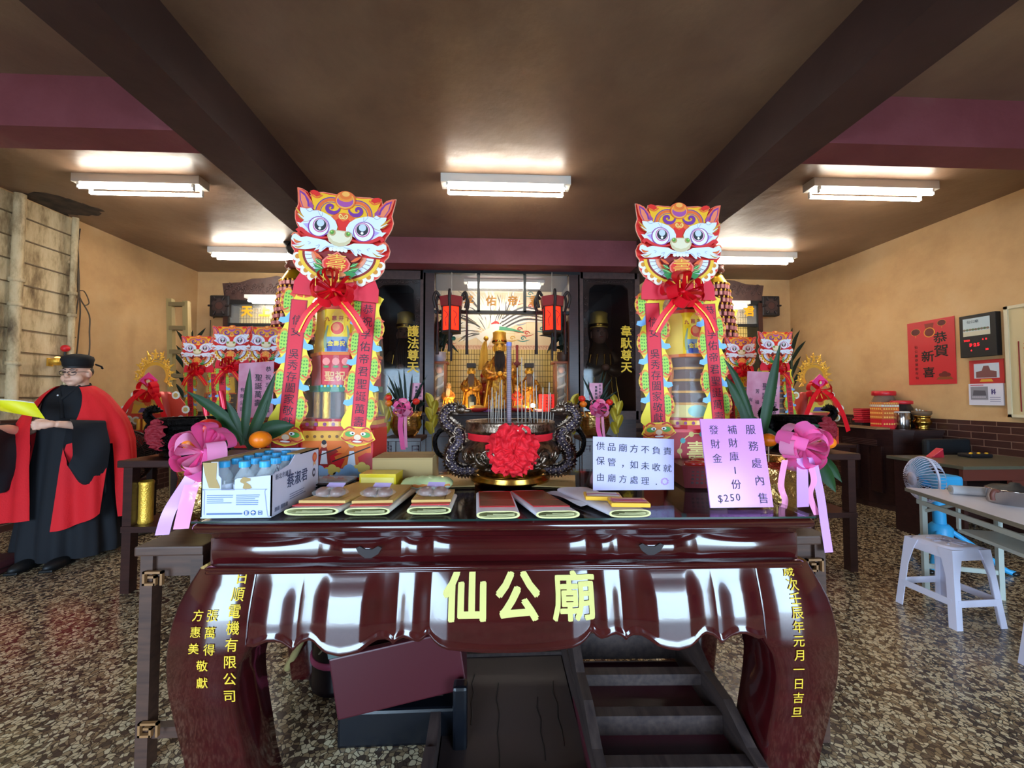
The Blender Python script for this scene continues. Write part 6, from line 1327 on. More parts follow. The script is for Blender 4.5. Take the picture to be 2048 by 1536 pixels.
# two pots in front of the shrine on little fret stands
rd = random.Random(31)
for lab, slab, px, cpx, cl in (('gold foil pot with pink bow and pink card, left of the burner', 'dark fretted stand under the left shrine pot', 812, 833, 'small pink ink card above the left shrine pot'), ('gold foil pot with pink bow and pink card, right of the burner', 'dark fretted stand under the right shrine pot', 1190, 1192, 'small pink ink card above the right shrine pot')):
    Y = 4.3; o = P(px, 872, Y); o = Vector((o.x, o.y, o.z)); z = o.z
    t = thing('pot_stand', slab, 'stand', (o.x, Y, 0)); m = MB(); m.box((-.2, -.2, z - .04), (.2, .2, z - .001), 'dark_wood', None, .006); m.build('stand_top', t)
    for sx in (-1, 1):
        for sy in (-1, 1): m = MB(); m.box((sx * .17 - .02, sy * .17 - .02, 0), (sx * .17 + .02, sy * .17 + .02, z - .04), 'dark_wood'); m.build('leg', t)
        m = MB()
        for a, b in (((0, 0), (.07, .01)), ((0, -.06), (.01, .01)), ((.06, -.06), (.07, .01)), ((.025, -.035), (.07, -.025))): m.box((sx * .14 - sx * .03 * 0 - .035 + a[0], a[1] - .09, 0), (sx * .14 - .035 + b[0], b[1] - .09, .01), '#5a4a58', FR(0, -.2, z))
        m.build('fret_bracket', t)
    lv = [((rd.uniform(-.04, .04), 0, .25), (rd.uniform(-.25, .25), rd.uniform(-.1, .1), rd.uniform(.45, .75)), .028, .05) for _ in range(12)] + [((.03, 0, .25), (s * .22, -.05, .36), .09, .2) for s in (-1, 1)]
    fr = [((-.16, -.12, .36), .04, 'orange_skin', 'orange'), ((-.17, -.1, .42), .04, 'red_fruit', 'red peach'), ((.13, -.12, .38), .04, 'red_fruit', 'red peach')]
    pot(lab, o, .17, .27, lv, fr, (.0, -.17, .31), .11, [([(-.01, -.18, .28), (-.02, -.19, .12), (.0, -.21, .0), (.02, -.215, -.12)], .05, 'pink_satin'), ([(.03, -.18, .28), (.035, -.2, .1), (.05, -.215, -.1)], .03, 'pink_sheer')], 'leaf_dark', .03, 4)
    c = [P(cpx - 13, 766, Y), P(cpx + 13, 766, Y), P(cpx + 13, 800, Y), P(cpx - 13, 800, Y)]; t = thing('greeting_card', cl, 'card', (c[3].x, Y, z + .22)); lo = Vector((c[3].x, Y, z + .22))
    m = MB(); k = [q_ - lo for q_ in c]; m.add(k + [q_ + Vector((0, .003, 0)) for q_ in k], [(3, 2, 1, 0), (4, 5, 6, 7), (0, 1, 5, 4), (1, 2, 6, 5), (2, 3, 7, 6), (3, 0, 4, 7)], 'pink_card'); m.build('sheet', t)
    m = MB(); m.tube([((k[2].x + k[3].x) / 2, .01, 0), ((k[2].x + k[3].x) / 2, .01, k[0].z - .05)], .004, '#6a5a40', 5); m.build('support_stick', t); m = MB(); w = k[1].x - k[0].x; h = k[0].z - k[3].z
    for i, ch in enumerate('恭祝聖誕'): m.text(ch, k[0].x + w * .8, k[3].z + h * (.85 - .2 * i), w * .2, .001, 'ink', FR(0, 0, 0))
    for i, ch in enumerate('萬壽無疆'): m.text(ch, k[0].x + w * .5, k[3].z + h * (.75 - .2 * i), w * .22, .001, 'ink', FR(0, 0, 0), .02)
    m.build('lettering', t)
    for kx, s in ((.28 if px < 900 else .27, 1), (-.25, -1)):                  # gold paper leaves
        q_ = o + Vector((kx, .05, .0)); t = thing('gold_leaf_spray', ['gold paper leaf spray on the %s of the %s shrine pot' % (a_, 'left' if px < 900 else 'right') for a_ in ('right side', 'left side')][0 if s > 0 else 1], 'ornament', (q_.x, q_.y, 0))
        m = MB(); m.tube([(0, 0, 0), (0, 0, z + .3)], .005, '#7a6a20', 5); m.build('stem', t)
        for kk in range(5):
            m = MB(); b_ = (0, 0, z + .02 + .07 * kk); blade(m, b_, (s * (.05 if kk % 2 else -.07), -.03, z + .16 + .08 * kk), .09, mat('gold_leaf', '#a8901c', .35, .4) if 'gold_leaf' not in MATS else 'gold_leaf'); m.build('leaf', t)
# plants and ladder behind the towers
for lab, px, py, tipl in (('dark leafy plant beside the ladder at left', 372, 880, [(340, 700), (352, 690), (385, 660), (400, 670), (360, 745), (345, 735), (382, 720), (410, 690), (375, 700), (350, 765), (412, 655), (352, 660)]), ('dark leafy plant behind the right row of towers', 1585, 880, [(1612, 681), (1602, 712), (1575, 700), (1600, 660), (1585, 655), (1560, 690), (1606, 735), (1595, 672), (1572, 665)])):
    Y = 5.95; q_ = P(px, py, Y); o = (q_.x, Y, 0)
    t = plant('potted_plant', lab, o, [tuple(P(a_, b_, Y + .1 * (k % 3)) - Vector(o)) + ((0, 0, max(.3, P(a_, b_ + 45, Y).z)),) for k, (a_, b_) in enumerate(tipl)], .06, jar(.12, .2, '#3a2c24'), 'leaf_dark', .05)
    m = MB(); m.tube([(0, 0, .1), (.02, 0, 2.0)], .015, '#2c3a20', 6); m.build('stem', t)
YLD = 5.5; q_ = P(357, 598, YLD); w = (P(373, 650, YLD).x - P(341, 650, YLD).x) / 2; zt_ = q_.z
t = thing('wooden_ladder', 'pale wooden ladder leaning in the left back corner', 'ladder', (q_.x + .12, YLD, 0))
def lean(z): return -.12 * z / zt_
for s in (-1, 1):
    h_ = zt_ - (0 if s < 0 else .03); m = MB(); m.box((s * w - .035, -.03, 0), (s * w + .035, .03, 1), '#a08a58', Matrix(((1, 0, lean(h_), 0), (0, 1, 0, 0), (0, 0, h_, 0), (0, 0, 0, 1)))); m.build('rail', t)
for k in range(8): z = zt_ - .07 - k * .33; m = MB(); m.box((-w + lean(z), -.04, z - .035), (w + lean(z), .035, z + .02), '#7d6a44'); m.build('rung', t)
m = MB(); q_ = P(433, 630, 6.55); m.tube([(XL + .3, 6.57, P(393, 636, 6.57).z), (q_.x, 6.57, q_.z), (q_.x + .0, 6.57, q_.z - .01)], .01, '#5a4632', 6); m.tube([(P(421, 640, 6.57).x, 6.57, P(421, 640, 6.57).z), (P(421, 640, 6.57).x, 6.57, P(421, 690, 6.57).z)], .006, '#4a3a2a', 5); m.build('wall_cable', None, 'thin cable run along the back wall beside the left carved bracket', 'cable')
# ================================================================== THE MAN IN THE RED ROBE
def remeshed(mb, name, vox, parent, smooth=6):
    o = mb.build(name, None); md = o.modifiers.new('r', 'REMESH'); md.mode = 'VOXEL'; md.voxel_size = vox
    s = o.modifiers.new('s', 'SMOOTH'); s.factor = .5; s.iterations = smooth
    dg = bpy.context.evaluated_depsgraph_get(); me = bpy.data.meshes.new_from_object(o.evaluated_get(dg))
    mats = [m for m in o.data.materials]; o.modifiers.clear(); o.data = me
    if not me.materials:
        for m in mats: me.materials.append(m)
    me.polygons.foreach_set('use_smooth', [True] * len(me.polygons)); o.parent = parent; return o
man = thing('person', 'man in red and black robe with round black cap reading a yellow sheet', 'person', (-3.60, 3.52, 0), 10, None, .985)
m = MB(); sk = 'skin'
HM = T(0, 0, 1.565, 5, 0, 0) @ T(0, 0, -1.545)        # head tipped down to read
m.ball((0, .012, 1.59), (.080, .098, .112), sk, 24, 18, HM); m.ball((0, -.03, 1.535), (.070, .068, .074), sk, 20, 14, HM); m.ball((0, -.062, 1.487), (.036, .034, .028), sk, 14, 10, HM)
for s in (-1, 1):
    m.ball((s * .042, -.052, 1.528), (.036, .036, .04), sk, 14, 10, HM); m.ball((s * .082, .012, 1.565), (.013, .024, .034), sk, 12, 8, HM); m.ball((s * .03, -.082, 1.603), (.032, .012, .010), sk, 10, 6, HM)
m.tube([(0, -.088, 1.592), (0, -.106, 1.566), (0, -.116, 1.548)], [.009, .012, .016], sk, 10, HM); m.ball((0, -.104, 1.545), (.022, .014, .011), sk, 10, 8, HM)
m.ball((0, -.096, 1.513), (.026, .008, .006), sk, 12, 6, HM); m.ball((0, -.094, 1.505), (.022, .008, .006), sk, 12, 6, HM)
m.tube([(0, .02, 1.53), (0, .02, 1.46), (0, .015, 1.38)], [.062, .066, .09], sk, 16)
m.tube([(0, .01, 1.42), (0, .01, 1.25), (0, .01, 1.0), (0, .0, .9)], [.13, .16, .16, .15], sk, 20); m.tube([(-.16, .01, 1.375), (0, .01, 1.385), (.16, .01, 1.375)], [.06, .08, .06], sk, 12)
for s in (-1, 1): m.tube([(s * .09, 0, .92), (s * .1, .0, .5), (s * .1, .02, .12), (s * .1, 0, .05)], [.1, .07, .045, .045], sk, 14); m.tube([(s * .1, .03, .04), (s * .11, -.12, .035)], [.04, .035], sk, 10)
def arm(pts, fingers, thumb):
    m.tube(catmull(pts, 4), [.052, .05, .048, .046, .044, .043, .042, .041, .040, .036, .032, .028, .027][:1 + 4 * (len(pts) - 1)] if len(pts) == 4 else .04, sk, 12)
    for f_ in fingers: m.tube(catmull(f_, 3), [.0105, .0105, .010, .0098, .0095, .009, .0085, .0082, .008, .007][:1 + 3 * (len(f_) - 1)], sk, 8); m.ball(f_[-1], .0072, sk, 8, 6)
    m.tube(catmull(thumb, 3), [.013, .013, .012, .011, .0105, .010, .009][:1 + 3 * (len(thumb) - 1)], sk, 8); m.ball(thumb[-1], .009, sk, 8, 6)
# left hand: pinches the sheet between thumb and curled fingers
wr = Vector((.13, -.36, 1.165)); pd = Vector((-.93, -.36, .02)).normalized(); dn = Vector((0, .0, -1)); ou = pd.cross(dn).normalized()
def hand(wr, pd, dn, sgn):
    ou = pd.cross(dn).normalized()
    pc = wr + pd * .05 + dn * .006
    m.ball(wr + pd * .03, (.034, .03, .03), sk, 12, 8); m.ball(pc + pd * .012, (.036, .028, .034), sk, 12, 8)
    fs = []
    for i, (ln, off) in enumerate(((.07, -.026), (.077, -.007), (.072, .012), (.058, .029))):
        b = pc + pd * .03 + dn * off + ou * .012 * sgn; k1 = b + pd * ln * .42 + ou * .012 * sgn; k2 = k1 + pd * ln * .18 - ou * ln * .26 * sgn + dn * .004; k3 = k2 - pd * ln * .22 - ou * ln * .22 * sgn + dn * .003
        fs.append([b, k1, k2, k3])
    th = [pc - dn * .022 - pd * .01 - ou * .008 * sgn, pc - dn * .04 + pd * .03 - ou * .014 * sgn, pc - dn * .036 + pd * .062 - ou * .010 * sgn]
    return fs, th
fs, th = hand(wr, pd, dn, 1); arm([(.17, .01, 1.37), (.27, -.06, 1.11), (.21, -.22, 1.14), wr], fs, th)
wr2 = Vector((-.27, -.40, 1.13)); fs, th = hand(wr2, Vector((-.1, -1, .05)).normalized(), dn, -1); arm([(-.17, .01, 1.37), (-.28, -.06, 1.10), (-.28, -.24, 1.12), wr2], fs, th)
body = remeshed(m, 'body', .0055, man, 4)
m = MB()
for s in (-1, 1):
    m.ball((s * .031, -.0845, 1.580), (.017, .006, .0045), '#2a1c1a', 12, 6, HM); m.tube([(s * .012, -.094, 1.606), (s * .03, -.095, 1.611), (s * .052, -.084, 1.605)], [.003, .0042, .002], '#2a1d18', 6, HM)
m.tube([(-.024, -.0985, 1.5095), (0, -.1035, 1.508), (.024, -.0985, 1.5095)], [.0015, .0022, .0015], '#8a4038', 6, HM); m.build('face_features', man, label='lowered eyes, brows and closed mouth')
m = MB(); fr_ = '#241c20'
for s in (-1, 1):
    c = [(s * .033 + .027 * cos(R(a)) , -.104 + .010 * abs(cos(R(a))) * (1 if s * cos(R(a)) > 0 else 0), 1.577 + .019 * sin(R(a))) for a in range(0, 360, 20)]; m.tube(c, .0022, fr_, 6, HM, True)
    m.tube([(s * .06, -.096, 1.585), (s * .082, -.05, 1.587), (s * .086, .01, 1.580)], .0024, fr_, 6, HM)
m.tube([(-.008, -.106, 1.58), (0, -.109, 1.583), (.008, -.106, 1.58)], .0022, fr_, 6, HM); m.build('glasses', man, label='dark rimmed spectacles')
m = MB(); m.lathe([(.0826, 1.618), (.0845, 1.625), (.0850, 1.64), (.084, 1.645)], 28, '#1c1614', HM @ T(0, .012, 0), True, (1, 1.2))
m.ball((0, .035, 1.585), (.083, .085, .07), '#1c1614', 20, 12, HM); m.build('hair', man, label='short black hair under the cap')
m = MB(); m.lathe([(.087, 1.634), (.0905, 1.64), (.092, 1.665), (.099, 1.69), (.093, 1.716), (.06, 1.735), (.02, 1.743), (.0, 1.744)], 32, mat('cap_cloth', '#08080b', .8), HM @ T(0, .012, 0), True, (1, 1.18))
m.tube([(.06, .11, 1.65), (.085, .14, 1.63), (.08, .16, 1.61)], .008, 'cap_cloth', 6, HM); m.build('hat', man, label='round black brimless cap')
UN = [(.04, .335, .27), (.12, .34, .275), (.35, .32, .26), (.7, .28, .22), (1.0, .245, .19), (1.2, .235, .17), (1.36, .215, .15), (1.43, .16, .12), (1.475, .092, .09)]
def und(z): return interp(z, [(a, b) for a, b, c in UN]), interp(z, [(a, c) for a, b, c in UN])
m = MB()
def fn(u, v):
    z = 1.475 + (.04 - 1.475) * v; a = 2 * pi * u; rx, ry = und(z); k = 1 + (.075 * sin(9 * a + 1.5 * z) + .04 * sin(17 * a + 3)) * v ** 1.3; return (rx * k * sin(a), -ry * k * cos(a), z)
m.grid(fn, 110, 40, 'black_cloth', True, None, cu=True); m.build('under_robe', man, label='long black under-robe')
m = MB()
def fn(u, v):
    a = -1.0 + 2.0 * u; w = .02 + .028 * v; r = .085 + .055 * v; z0 = 1.50 - .05 * cos(a) * 0; 
    t = u; ang = R(-150 + 300 * u + 180); rr = .078 + .03 * v; zz = 1.42 + .05 * (1 - v) + .02 * (1 - cos(ang)) * (1 - v) - .075 * max(0, cos(ang + pi)) * 0
    return (rr * sin(ang), -rr * 1.05 * cos(ang) + .01, zz)
m.grid(fn, 30, 4, 'black_cloth'); m.tube(catmull([(-.06, -.06, 1.475), (-.035, -.115, 1.42), (.0, -.15, 1.35), (.03, -.172, 1.2)], 5), .014, 'black_cloth', 8); m.tube(catmull([(.062, -.055, 1.475), (.04, -.115, 1.42), (.0, -.15, 1.36)], 5), .014, 'black_cloth', 8)
m.build('collar', man); m = MB(); m.ball((-.02, -.155, 1.395), (.007, .005, .007), '#e8e8ec', 8, 6); m.build('button', man, label='white button')
VE = [(.26, .43, .32), (.5, .43, .31), (.8, .425, .295), (1.0, .415, .275), (1.12, .385, .25), (1.22, .345, .22), (1.31, .285, .185), (1.39, .225, .16), (1.44, .17, .14), (1.485, .10, .112)]
def ves(z): return interp(z, [(a, b) for a, b, c in VE]), interp(z, [(a, c) for a, b, c in VE])
m = MB()
def vsheet(a0, a1, zt, zb, nu, nv):               # a0, a1: angle from the front as functions of height, in degrees
    def fn(u, v):
        A0, A1 = R(a0(v)), R(a1(v)); a = A0 + (A1 - A0) * u; t_, b_ = zt(u, a), zb(u, a); z = t_ + (b_ - t_) * v; rx, ry = ves(z); f = max(0, (1.3 - z))
        k = 1 + (.06 * sin(8 * a + 2 * z) + .04 * sin(17 * a + 1 + 2 * z)) * min(1, .25 + f); return (rx * k * sin(a), -ry * k * cos(a), z)
    m.grid(fn, nu, nv, 'robe_red')
ga = lambda v: interp(v, [(0, 40), (.3, 32), (.7, 22), (1, 16)])
vsheet(ga, lambda v: 360 - ga(v), lambda u, a: 1.482 - .02 * max(0, cos(a)), lambda u, a: .98, 130, 22)
vsheet(lambda v: 16 - 5 * v, lambda v: 58 - 8 * v, lambda u, a: .985, lambda u, a: .30 + .10 * u ** 2, 40, 20)
vsheet(lambda v: 286 + 6 * v, lambda v: 344 + 5 * v, lambda u, a: .985, lambda u, a: .36 + .03 * u, 40, 20)
vsheet(lambda v: 62 + 14 * v, lambda v: 262 - 8 * v, lambda u, a: .985, lambda u, a: .33, 70, 20)
m.build('outer_robe', man, label='bright red sleeveless outer robe open at front')
def sleeve(el, wr_, zb0, zb1, out):
    m = MB(); el, wr_ = Vector(el), Vector(wr_); ax = (wr_ - el).normalized(); sd = Vector((0, 0, 1)).cross(ax).normalized(); rs = []
    for j in range(13):
        t = j / 12; c = el + (wr_ - el) * t; top = c.z + .062 - .015 * t; bot = zb0 + (zb1 - zb0) * t + .03 * sin(7 * t); h = (top - bot) / 2; mid_ = (top + bot) / 2; r = []
        for i in range(28):
            a = 2 * pi * i / 28; w = (.062 - .012 * t) * (1 + .25 * sin(5 * a + 4 * t)) * (1 + .5 * (1 - sin(a)) * .5); p = c + sd * (cos(a) * w + .02 * sin(6 * t + 2 * a) * (1 - sin(a)) * .5); p.z = mid_ + h * (abs(sin(a)) ** .8) * (1 if sin(a) > 0 else -1); r.append(tuple(p))
        rs.append(r)
    m.rings(rs, 'black_cloth', True, None, False); m.add(rs[0], [tuple(range(28))[::-1]], 'black_cloth'); m.build('sleeve', man, label='wide hanging black sleeve')
sleeve((.30, -.13, 1.115), (.185, -.315, 1.15), .50, .80, 1); sleeve((-.31, -.12, 1.10), (-.285, -.36, 1.125), .58, .68, -1)
for s in (-1, 1):
    m = MB(); m.ball((s * .11, -.27, .035), (.05, .12, .045), '#0a0a0c', 16, 10); m.box((s * .11 - .045, -.38, 0), (s * .11 + .045, -.16, .02), '#050506', None, .008); m.build('shoe', man, label='black cloth shoe')
MI = man.matrix_basis.inverted()
hp = (Matrix.Translation(man.location) @ Matrix.Rotation(R(10), 4, 'Z')) @ (wr + pd * .10 + Vector((0, 0, .022)))
t = thing('paper_sheet', 'yellow paper sheet held up by the man in red robe', 'paper', hp)
A = [P(-40, 800, 3.0) - hp, P(68, 805, 3.08) - hp, Vector((.04, .02, .002)), P(2, 822, 2.98) - hp]
m = MB()
def fn(u, v): a = A[0] + (A[1] - A[0]) * u; b = A[3] + (A[2] - A[3]) * u; p = a + (b - a) * v; return (p.x, p.y, p.z + .012 * sin(pi * u) * (1 - v))
m.grid(fn, 12, 8, mat('yellow_paper', '#f2e814', .5)); m.build('sheet', t)
m = MB(); m.grid(lambda u, v: tuple(Vector(fn(u, .0 + .06 * v)) + Vector((0, -.001, .001))), 12, 1, '#e8e4dc'); m.build('white_margin', t)
t = thing('floor_cushion', 'dark maroon kneeling cushion on floor at the man in red’s feet'.replace('’', "'"), 'cushion', (-4.05, 3.12, 0), 8)
m = MB(); m.box((-.32, -.22, 0), (.32, .22, .10), mat('maroon_cushion', '#4a1c22', .6), None, .035); m.build('pad', t); m = MB(); m.box((-.325, -.225, .04), (.325, .225, .052), '#2c1014', None, .004); m.build('piping', t)
# ------------------------------------------------------------------ black pedestal fan
q_ = P(254, 1032, 4.08); t = thing('pedestal_fan', 'black pedestal fan standing on floor behind the man in red', 'fan', (q_.x, q_.y, 0), 12)
zc_ = P(258, 912, q_.y).z; m = MB(); m.lathe([(.25, 0), (.25, .02), (.22, .035), (.06, .06), (.045, .07)], 36, 'black_metal'); m.build('base', t)
m = MB(); m.cyl(0, 0, .06, .36, .034, 'black_metal', 16); m.cyl(0, 0, .36, .40, .04, '#6e6a60', 16); m.cyl(0, 0, .4, zc_ - .2, .018, 'grey_metal', 12); m.build('pole', t)
HMx = T(0, -.06, zc_, 90 - 6); r = .255
m = MB(); m.lathe([(.09, -.2), (.1, -.08), (.06, -.04)], 20, 'black_metal', HMx); m.box((-.03, -.03, -.0), (.03, .03, .08), 'black_metal', T(0, 0, zc_ - .25)); m.build('motor', t)
m = MB(); m.tube([(r * cos(2 * pi * i / 40), r * sin(2 * pi * i / 40), .0) for i in range(40)], .012, 'black_metal', 6, HMx, True)
for rr, z in ((.24, .035), (.19, .055), (.13, .065)): m.tube([(rr * cos(2 * pi * i / 40), rr * sin(2 * pi * i / 40), z) for i in range(40)], .003, '#26241f', 5, HMx, True)
for k in range(72): a = 2 * pi * k / 72; m.tube([(.06 * cos(a), .06 * sin(a), .068), (.17 * cos(a + .2), .17 * sin(a + .2), .06), (.25 * cos(a + .3), .25 * sin(a + .3), .03), (r * cos(a + .32), r * sin(a + .32), 0), (.2 * cos(a + .2), .2 * sin(a + .2), -.06), (.08 * cos(a), .08 * sin(a), -.08)], .0032, '#2a2822', 4, HMx)
m.build('guard', t); m = MB(); m.lathe([(.075, .06), (.07, .075), (.04, .08)], 24, '#2a2823', HMx); m.lathe([(.03, .08), (.028, .086)], 20, '#b8b2a4', HMx); m.build('centre_badge', t, label='pale centre badge')
for k in range(3):
    a0 = 2 * pi * k / 3; m = MB(); m.grid(lambda u, v: ((.04 + .2 * u) * cos(a0 + (v - .5) * 1.5 * (.5 + .5 * u)), (.04 + .2 * u) * sin(a0 + (v - .5) * 1.5 * (.5 + .5 * u)), (v - .5) * .05), 8, 6, '#1a1814', True, HMx); m.build('blade', t)
# ================================================================== RIGHT SIDE OF THE ROOM
CZ = .97
t = thing('counter', 'dark carved wooden counter against the right wall, holding jars and red boxes', 'counter', (0, 0, 0))
pl = [(4.70, 4.98), (4.74, 4.66), (4.82, 4.42), (5.0, 4.36), (5.335, 4.34), (5.335, 5.0)]
def grow(pl, g): c = Vector((5.1, 4.7)); return [tuple(c + (Vector(p) - c) * g) if p[0] < 5.33 else (p[0], c.y + (p[1] - c.y) * g) for p in pl]
t.location = (5.03, 4.68, 0); off = T(-5.03, -4.68, 0)
m = MB(); m.prism(pl, 0, CZ - .06, 'dark_wood', off); m.prism(grow(pl, 1.03), 0, .06, 'dark_wood', off); m.prism(grow(pl, 1.03), CZ - .16, CZ - .06, 'dark_wood', off); m.build('body', t)
m = MB(); m.prism(grow(pl, 1.10), CZ - .03, CZ, 'dark_wood', off); m.prism(grow(pl, 1.06), CZ - .06, CZ - .03, 'dark_wood', off); m.build('counter_top', t)
m = MB(); m.box((4.66, 4.72, .2), (4.70, 4.93, .76), 'dark_wood', off, .01); m.box((4.73, 4.48, .2), (4.77, 4.62, .76), 'dark_wood', off, .01)
for k in range(4): m.box((4.69, 4.5, .8 + k * .02 - .03), (4.705 + .0, 4.95, .806 + k * .02 - .03), '#5a3630', off)
m.build('carved_panel', t)
def on(px, Y=None, z=CZ): return Vector((P(px, 850, Y).x, Y, z))
t = thing('wooden_tray', 'plain tan wooden board lying at the left end of the counter', 'tray', (4.75, 4.74, CZ)); m = MB(); m.box((-.12, -.3, 0), (.06, .22, .012), '#a8825c', None, .003); m.build('board', t); m = MB(); m.box((-.12, -.3, .012), (-.11, .22, .022), '#8a6644'); m.box((.05, -.3, .012), (.06, .22, .022), '#8a6644'); m.build('rim', t)
q_ = on(1717, 4.93); rd = random.Random(2)
t0 = thing('black_case', 'low dark box under the red envelopes on the counter', 'box', (q_.x + .1, 4.92, CZ)); m = MB(); m.box((-.13, -.07, 0), (.13, .07, .05), '#1c1416', None, .004); m.build('body', t0); m = MB(); m.box((-.131, -.071, .03), (.131, .071, .034), '#3a2c2c'); m.build('lid_seam', t0)
for k in range(7):
    c = '#d8142c' if k % 2 else '#c41026'; z = CZ + .051 + k * .027; t = thing('red_envelope', 'red envelope packet in the stack at the left end of the counter', 'envelope', (q_.x + .1 + rd.uniform(-.012, .012), 4.92, z), rd.uniform(-5, 5), 'red envelope packets in a stack')
    m = MB(); m.box((-.12, -.06, 0), (.12, .06, .024), c, None, .004); m.build('packet_body', t); m = MB(); m.box((-.1205, -.0605, .011), (.1205, .0605, .013), '#f0707c'); m.build('flap_line', t)
q_ = on(1757, 4.62)
for k, (c, h, lab) in enumerate((('#d81c28', .115, 'red box with gold emblem, bottom of the patterned box stack'), ('#d86a30', .05, 'orange patterned box, second from bottom of the counter stack'), ('#d86a30', .05, 'orange patterned box, third from bottom of the counter stack'), ('#d86a30', .05, 'orange patterned box under the white one on the counter'), ('#e2dcd2', .025, 'flat white box near the top of the counter stack'), ('#e0793a', .03, 'orange patterned lid box, topmost on the counter stack'))):
    z = CZ + (0, .116, .167, .218, .269, .295)[k]; t = thing('gift_box', lab, 'box', (q_.x + .06, 4.60, z), -8 + 2 * (k % 3), 'gift boxes stacked on the counter')
    m = MB(); m.box((-.1, -.085, 0), (.1, .085, h), c, None, .003); m.build('body', t)
    m = MB()
    for i in range(6):
        for mat_, M in (('#f2c060', FR(0, -.0855, 0)), ('#f2c060', T(-.1005, 0, 0, 90, 0, -90))): m.disc((-.07 + i * .028, h * .5), min(.011, h * .3), .0004, mat_, M, 8)
    m.build('printed_pattern', t)
def jar_(name, lab, loc, r, h, lid, bodym, cont=None):
    t = thing(name, lab, 'jar', loc); m = MB(); m.lathe([(r * .95, 0), (r, .01), (r, h * .72), (r * .8, h * .84), (r * .78, h * .88)], 24, bodym); m.build('body', t)
    m = MB(); m.lathe([(r * .95, h * .87), (r * 1.0, h * .88), (r * 1.0, h * .98), (r * .9, h)], 24, lid); m.build('lid', t, label='red screw lid' if 'red' in str(lid) else None)
    if cont: m = MB(); m.lathe([(r * .9, .012), (r * .92, h * .5), (r * .5, h * .55)], 20, cont); m.build('contents', t)
rl = mat('red_lid', '#c8202c', .4)
jar_('glass_jar', 'tall jar with red lid at the back of the counter by the wall', on(1775, 4.9) + Vector((-.04, 0, 0)), .12, .47, rl, mat('amber_jar', '#8a7468', .1, alpha=.6), '#6a5248')
jar_('glass_jar', 'dark jar with red lid standing behind the steel canister', on(1797, 4.66) + Vector((.05, 0, 0)), .105, .345, rl, mat('dark_jar', '#2a2224', .08, alpha=.75), '#3a2c2c')
t = thing('steel_canister', 'shiny clear canister with white lid in front of the dark jar', 'canister', on(1803, 4.5)); m = MB(); m.lathe([(.075, 0), (.08, .01), (.08, .19), (.075, .2)], 24, mat('steel', '#b8b0ac', .15, 1)); m.build('body', t); m = MB(); m.lathe([(.078, .2), (.082, .205), (.07, .215)], 24, '#d8d4d0'); m.build('lid', t)
t = thing('brass_censer', 'small brass censer holding red and white sticks on the counter', 'censer', on(1847, 4.46) + Vector((-.02, 0, 0))); m = MB(); m.lathe([(.06, 0), (.065, .02), (.055, .03), (.085, .07), (.088, .1), (.07, .12), (.075, .15), (.082, .16), (.075, .165)], 24, 'brass'); m.build('bowl', t)
m = MB(); m.lathe([(.075, .165), (.09, .19), (.088, .22), (.06, .222)], 20, '#6a5038'); m.build('upper_cup', t)
for k in range(5): m = MB(); m.tube([(-.05 + .02 * k, 0, .2), (-.09 + .045 * k, -.02, .245 - .008 * k)], .008, '#e8e0d4' if k < 3 else '#d8202c', 6); m.build('divination_stick', t)
t = thing('crumpled_bag', 'white and blue plastic bag behind the brass censer', 'bag', on(1832, 4.75)); m = MB(); m.ball((0, 0, .1), (.06, .05, .1), '#6a5a56', 12, 8); m.build('lower_wrap', t)
m = MB(); m.grid(lambda u, v: (.06 * cos(2 * pi * u) * (1 + .25 * sin(6 * pi * u + 5 * v)) * sin(pi * (.1 + .8 * v)), .05 * sin(2 * pi * u) * sin(pi * (.1 + .8 * v)), .22 + .16 * v), 24, 8, '#c8ccd8', True, None, cu=True); m.build('white_film', t); m = MB(); m.ball((.05, .01, .31), (.035, .03, .06), '#2a3a8a', 12, 8); m.build('blue_end', t)
# desk
t = thing('desk', 'low reddish wooden desk with greenish top along the right wall', 'desk', (4.72, 3.52, 0)); h = .57
m = MB(); m.box((-h, -.30, .72), (h + .06, .36, .75), mat('desk_top', '#5d5a48', .3), None, .004); m.build('desk_top', t)
m = MB(); m.box((-h + .04, -.26, .0), (-h + .08, .32, .72), 'dark_wood'); m.box((h - .0, -.26, 0), (h + .04, .32, .72), 'dark_wood'); m.box((-h + .08, .28, .1), (h, .32, .72), 'dark_wood'); m.build('body', t)
m = MB(); m.box((-h + .02, -.28, .62), (h + .04, -.25, .72), mat('red_wood', '#6a3226', .4)); m.box((-.1, -.285, .46), (h, -.25, .62), 'red_wood'); m.build('drawer', t); m = MB(); m.box((.2, -.295, .53), (.3, -.285, .545), 'brass'); m.build('drawer_pull', t)
t = thing('red_pouch', 'small red triangular pouch at the back of the desk', 'pouch', (P(1868, 912, 3.75).x, 3.74, .75)); m = MB(); m.prism([(-.07, 0), (.06, 0), (.05, .09)], -.03, .03, '#c01c34', T(0, 0, 0, 90)); m.build('body', t); m = MB(); m.tube([(-.06, -.031, .01), (.05, -.031, .085)], .003, '#e0606c', 5); m.build('piping', t)
t = thing('folded_cloth', 'black and yellow folded cloth on the back of the desk', 'cloth', (P(1950, 912, 3.72).x, 3.72, .75)); m = MB(); m.box((-.12, -.06, 0), (.12, .06, .04), '#18161a', None, .015); m.build('fold', t)
m = MB()
for k in range(8): m.ball((-.1 + .028 * k, -.04 + .02 * (k % 3), .042), (.016, .012, .008), '#e0a820', 8, 5)
m.build('yellow_print', t)
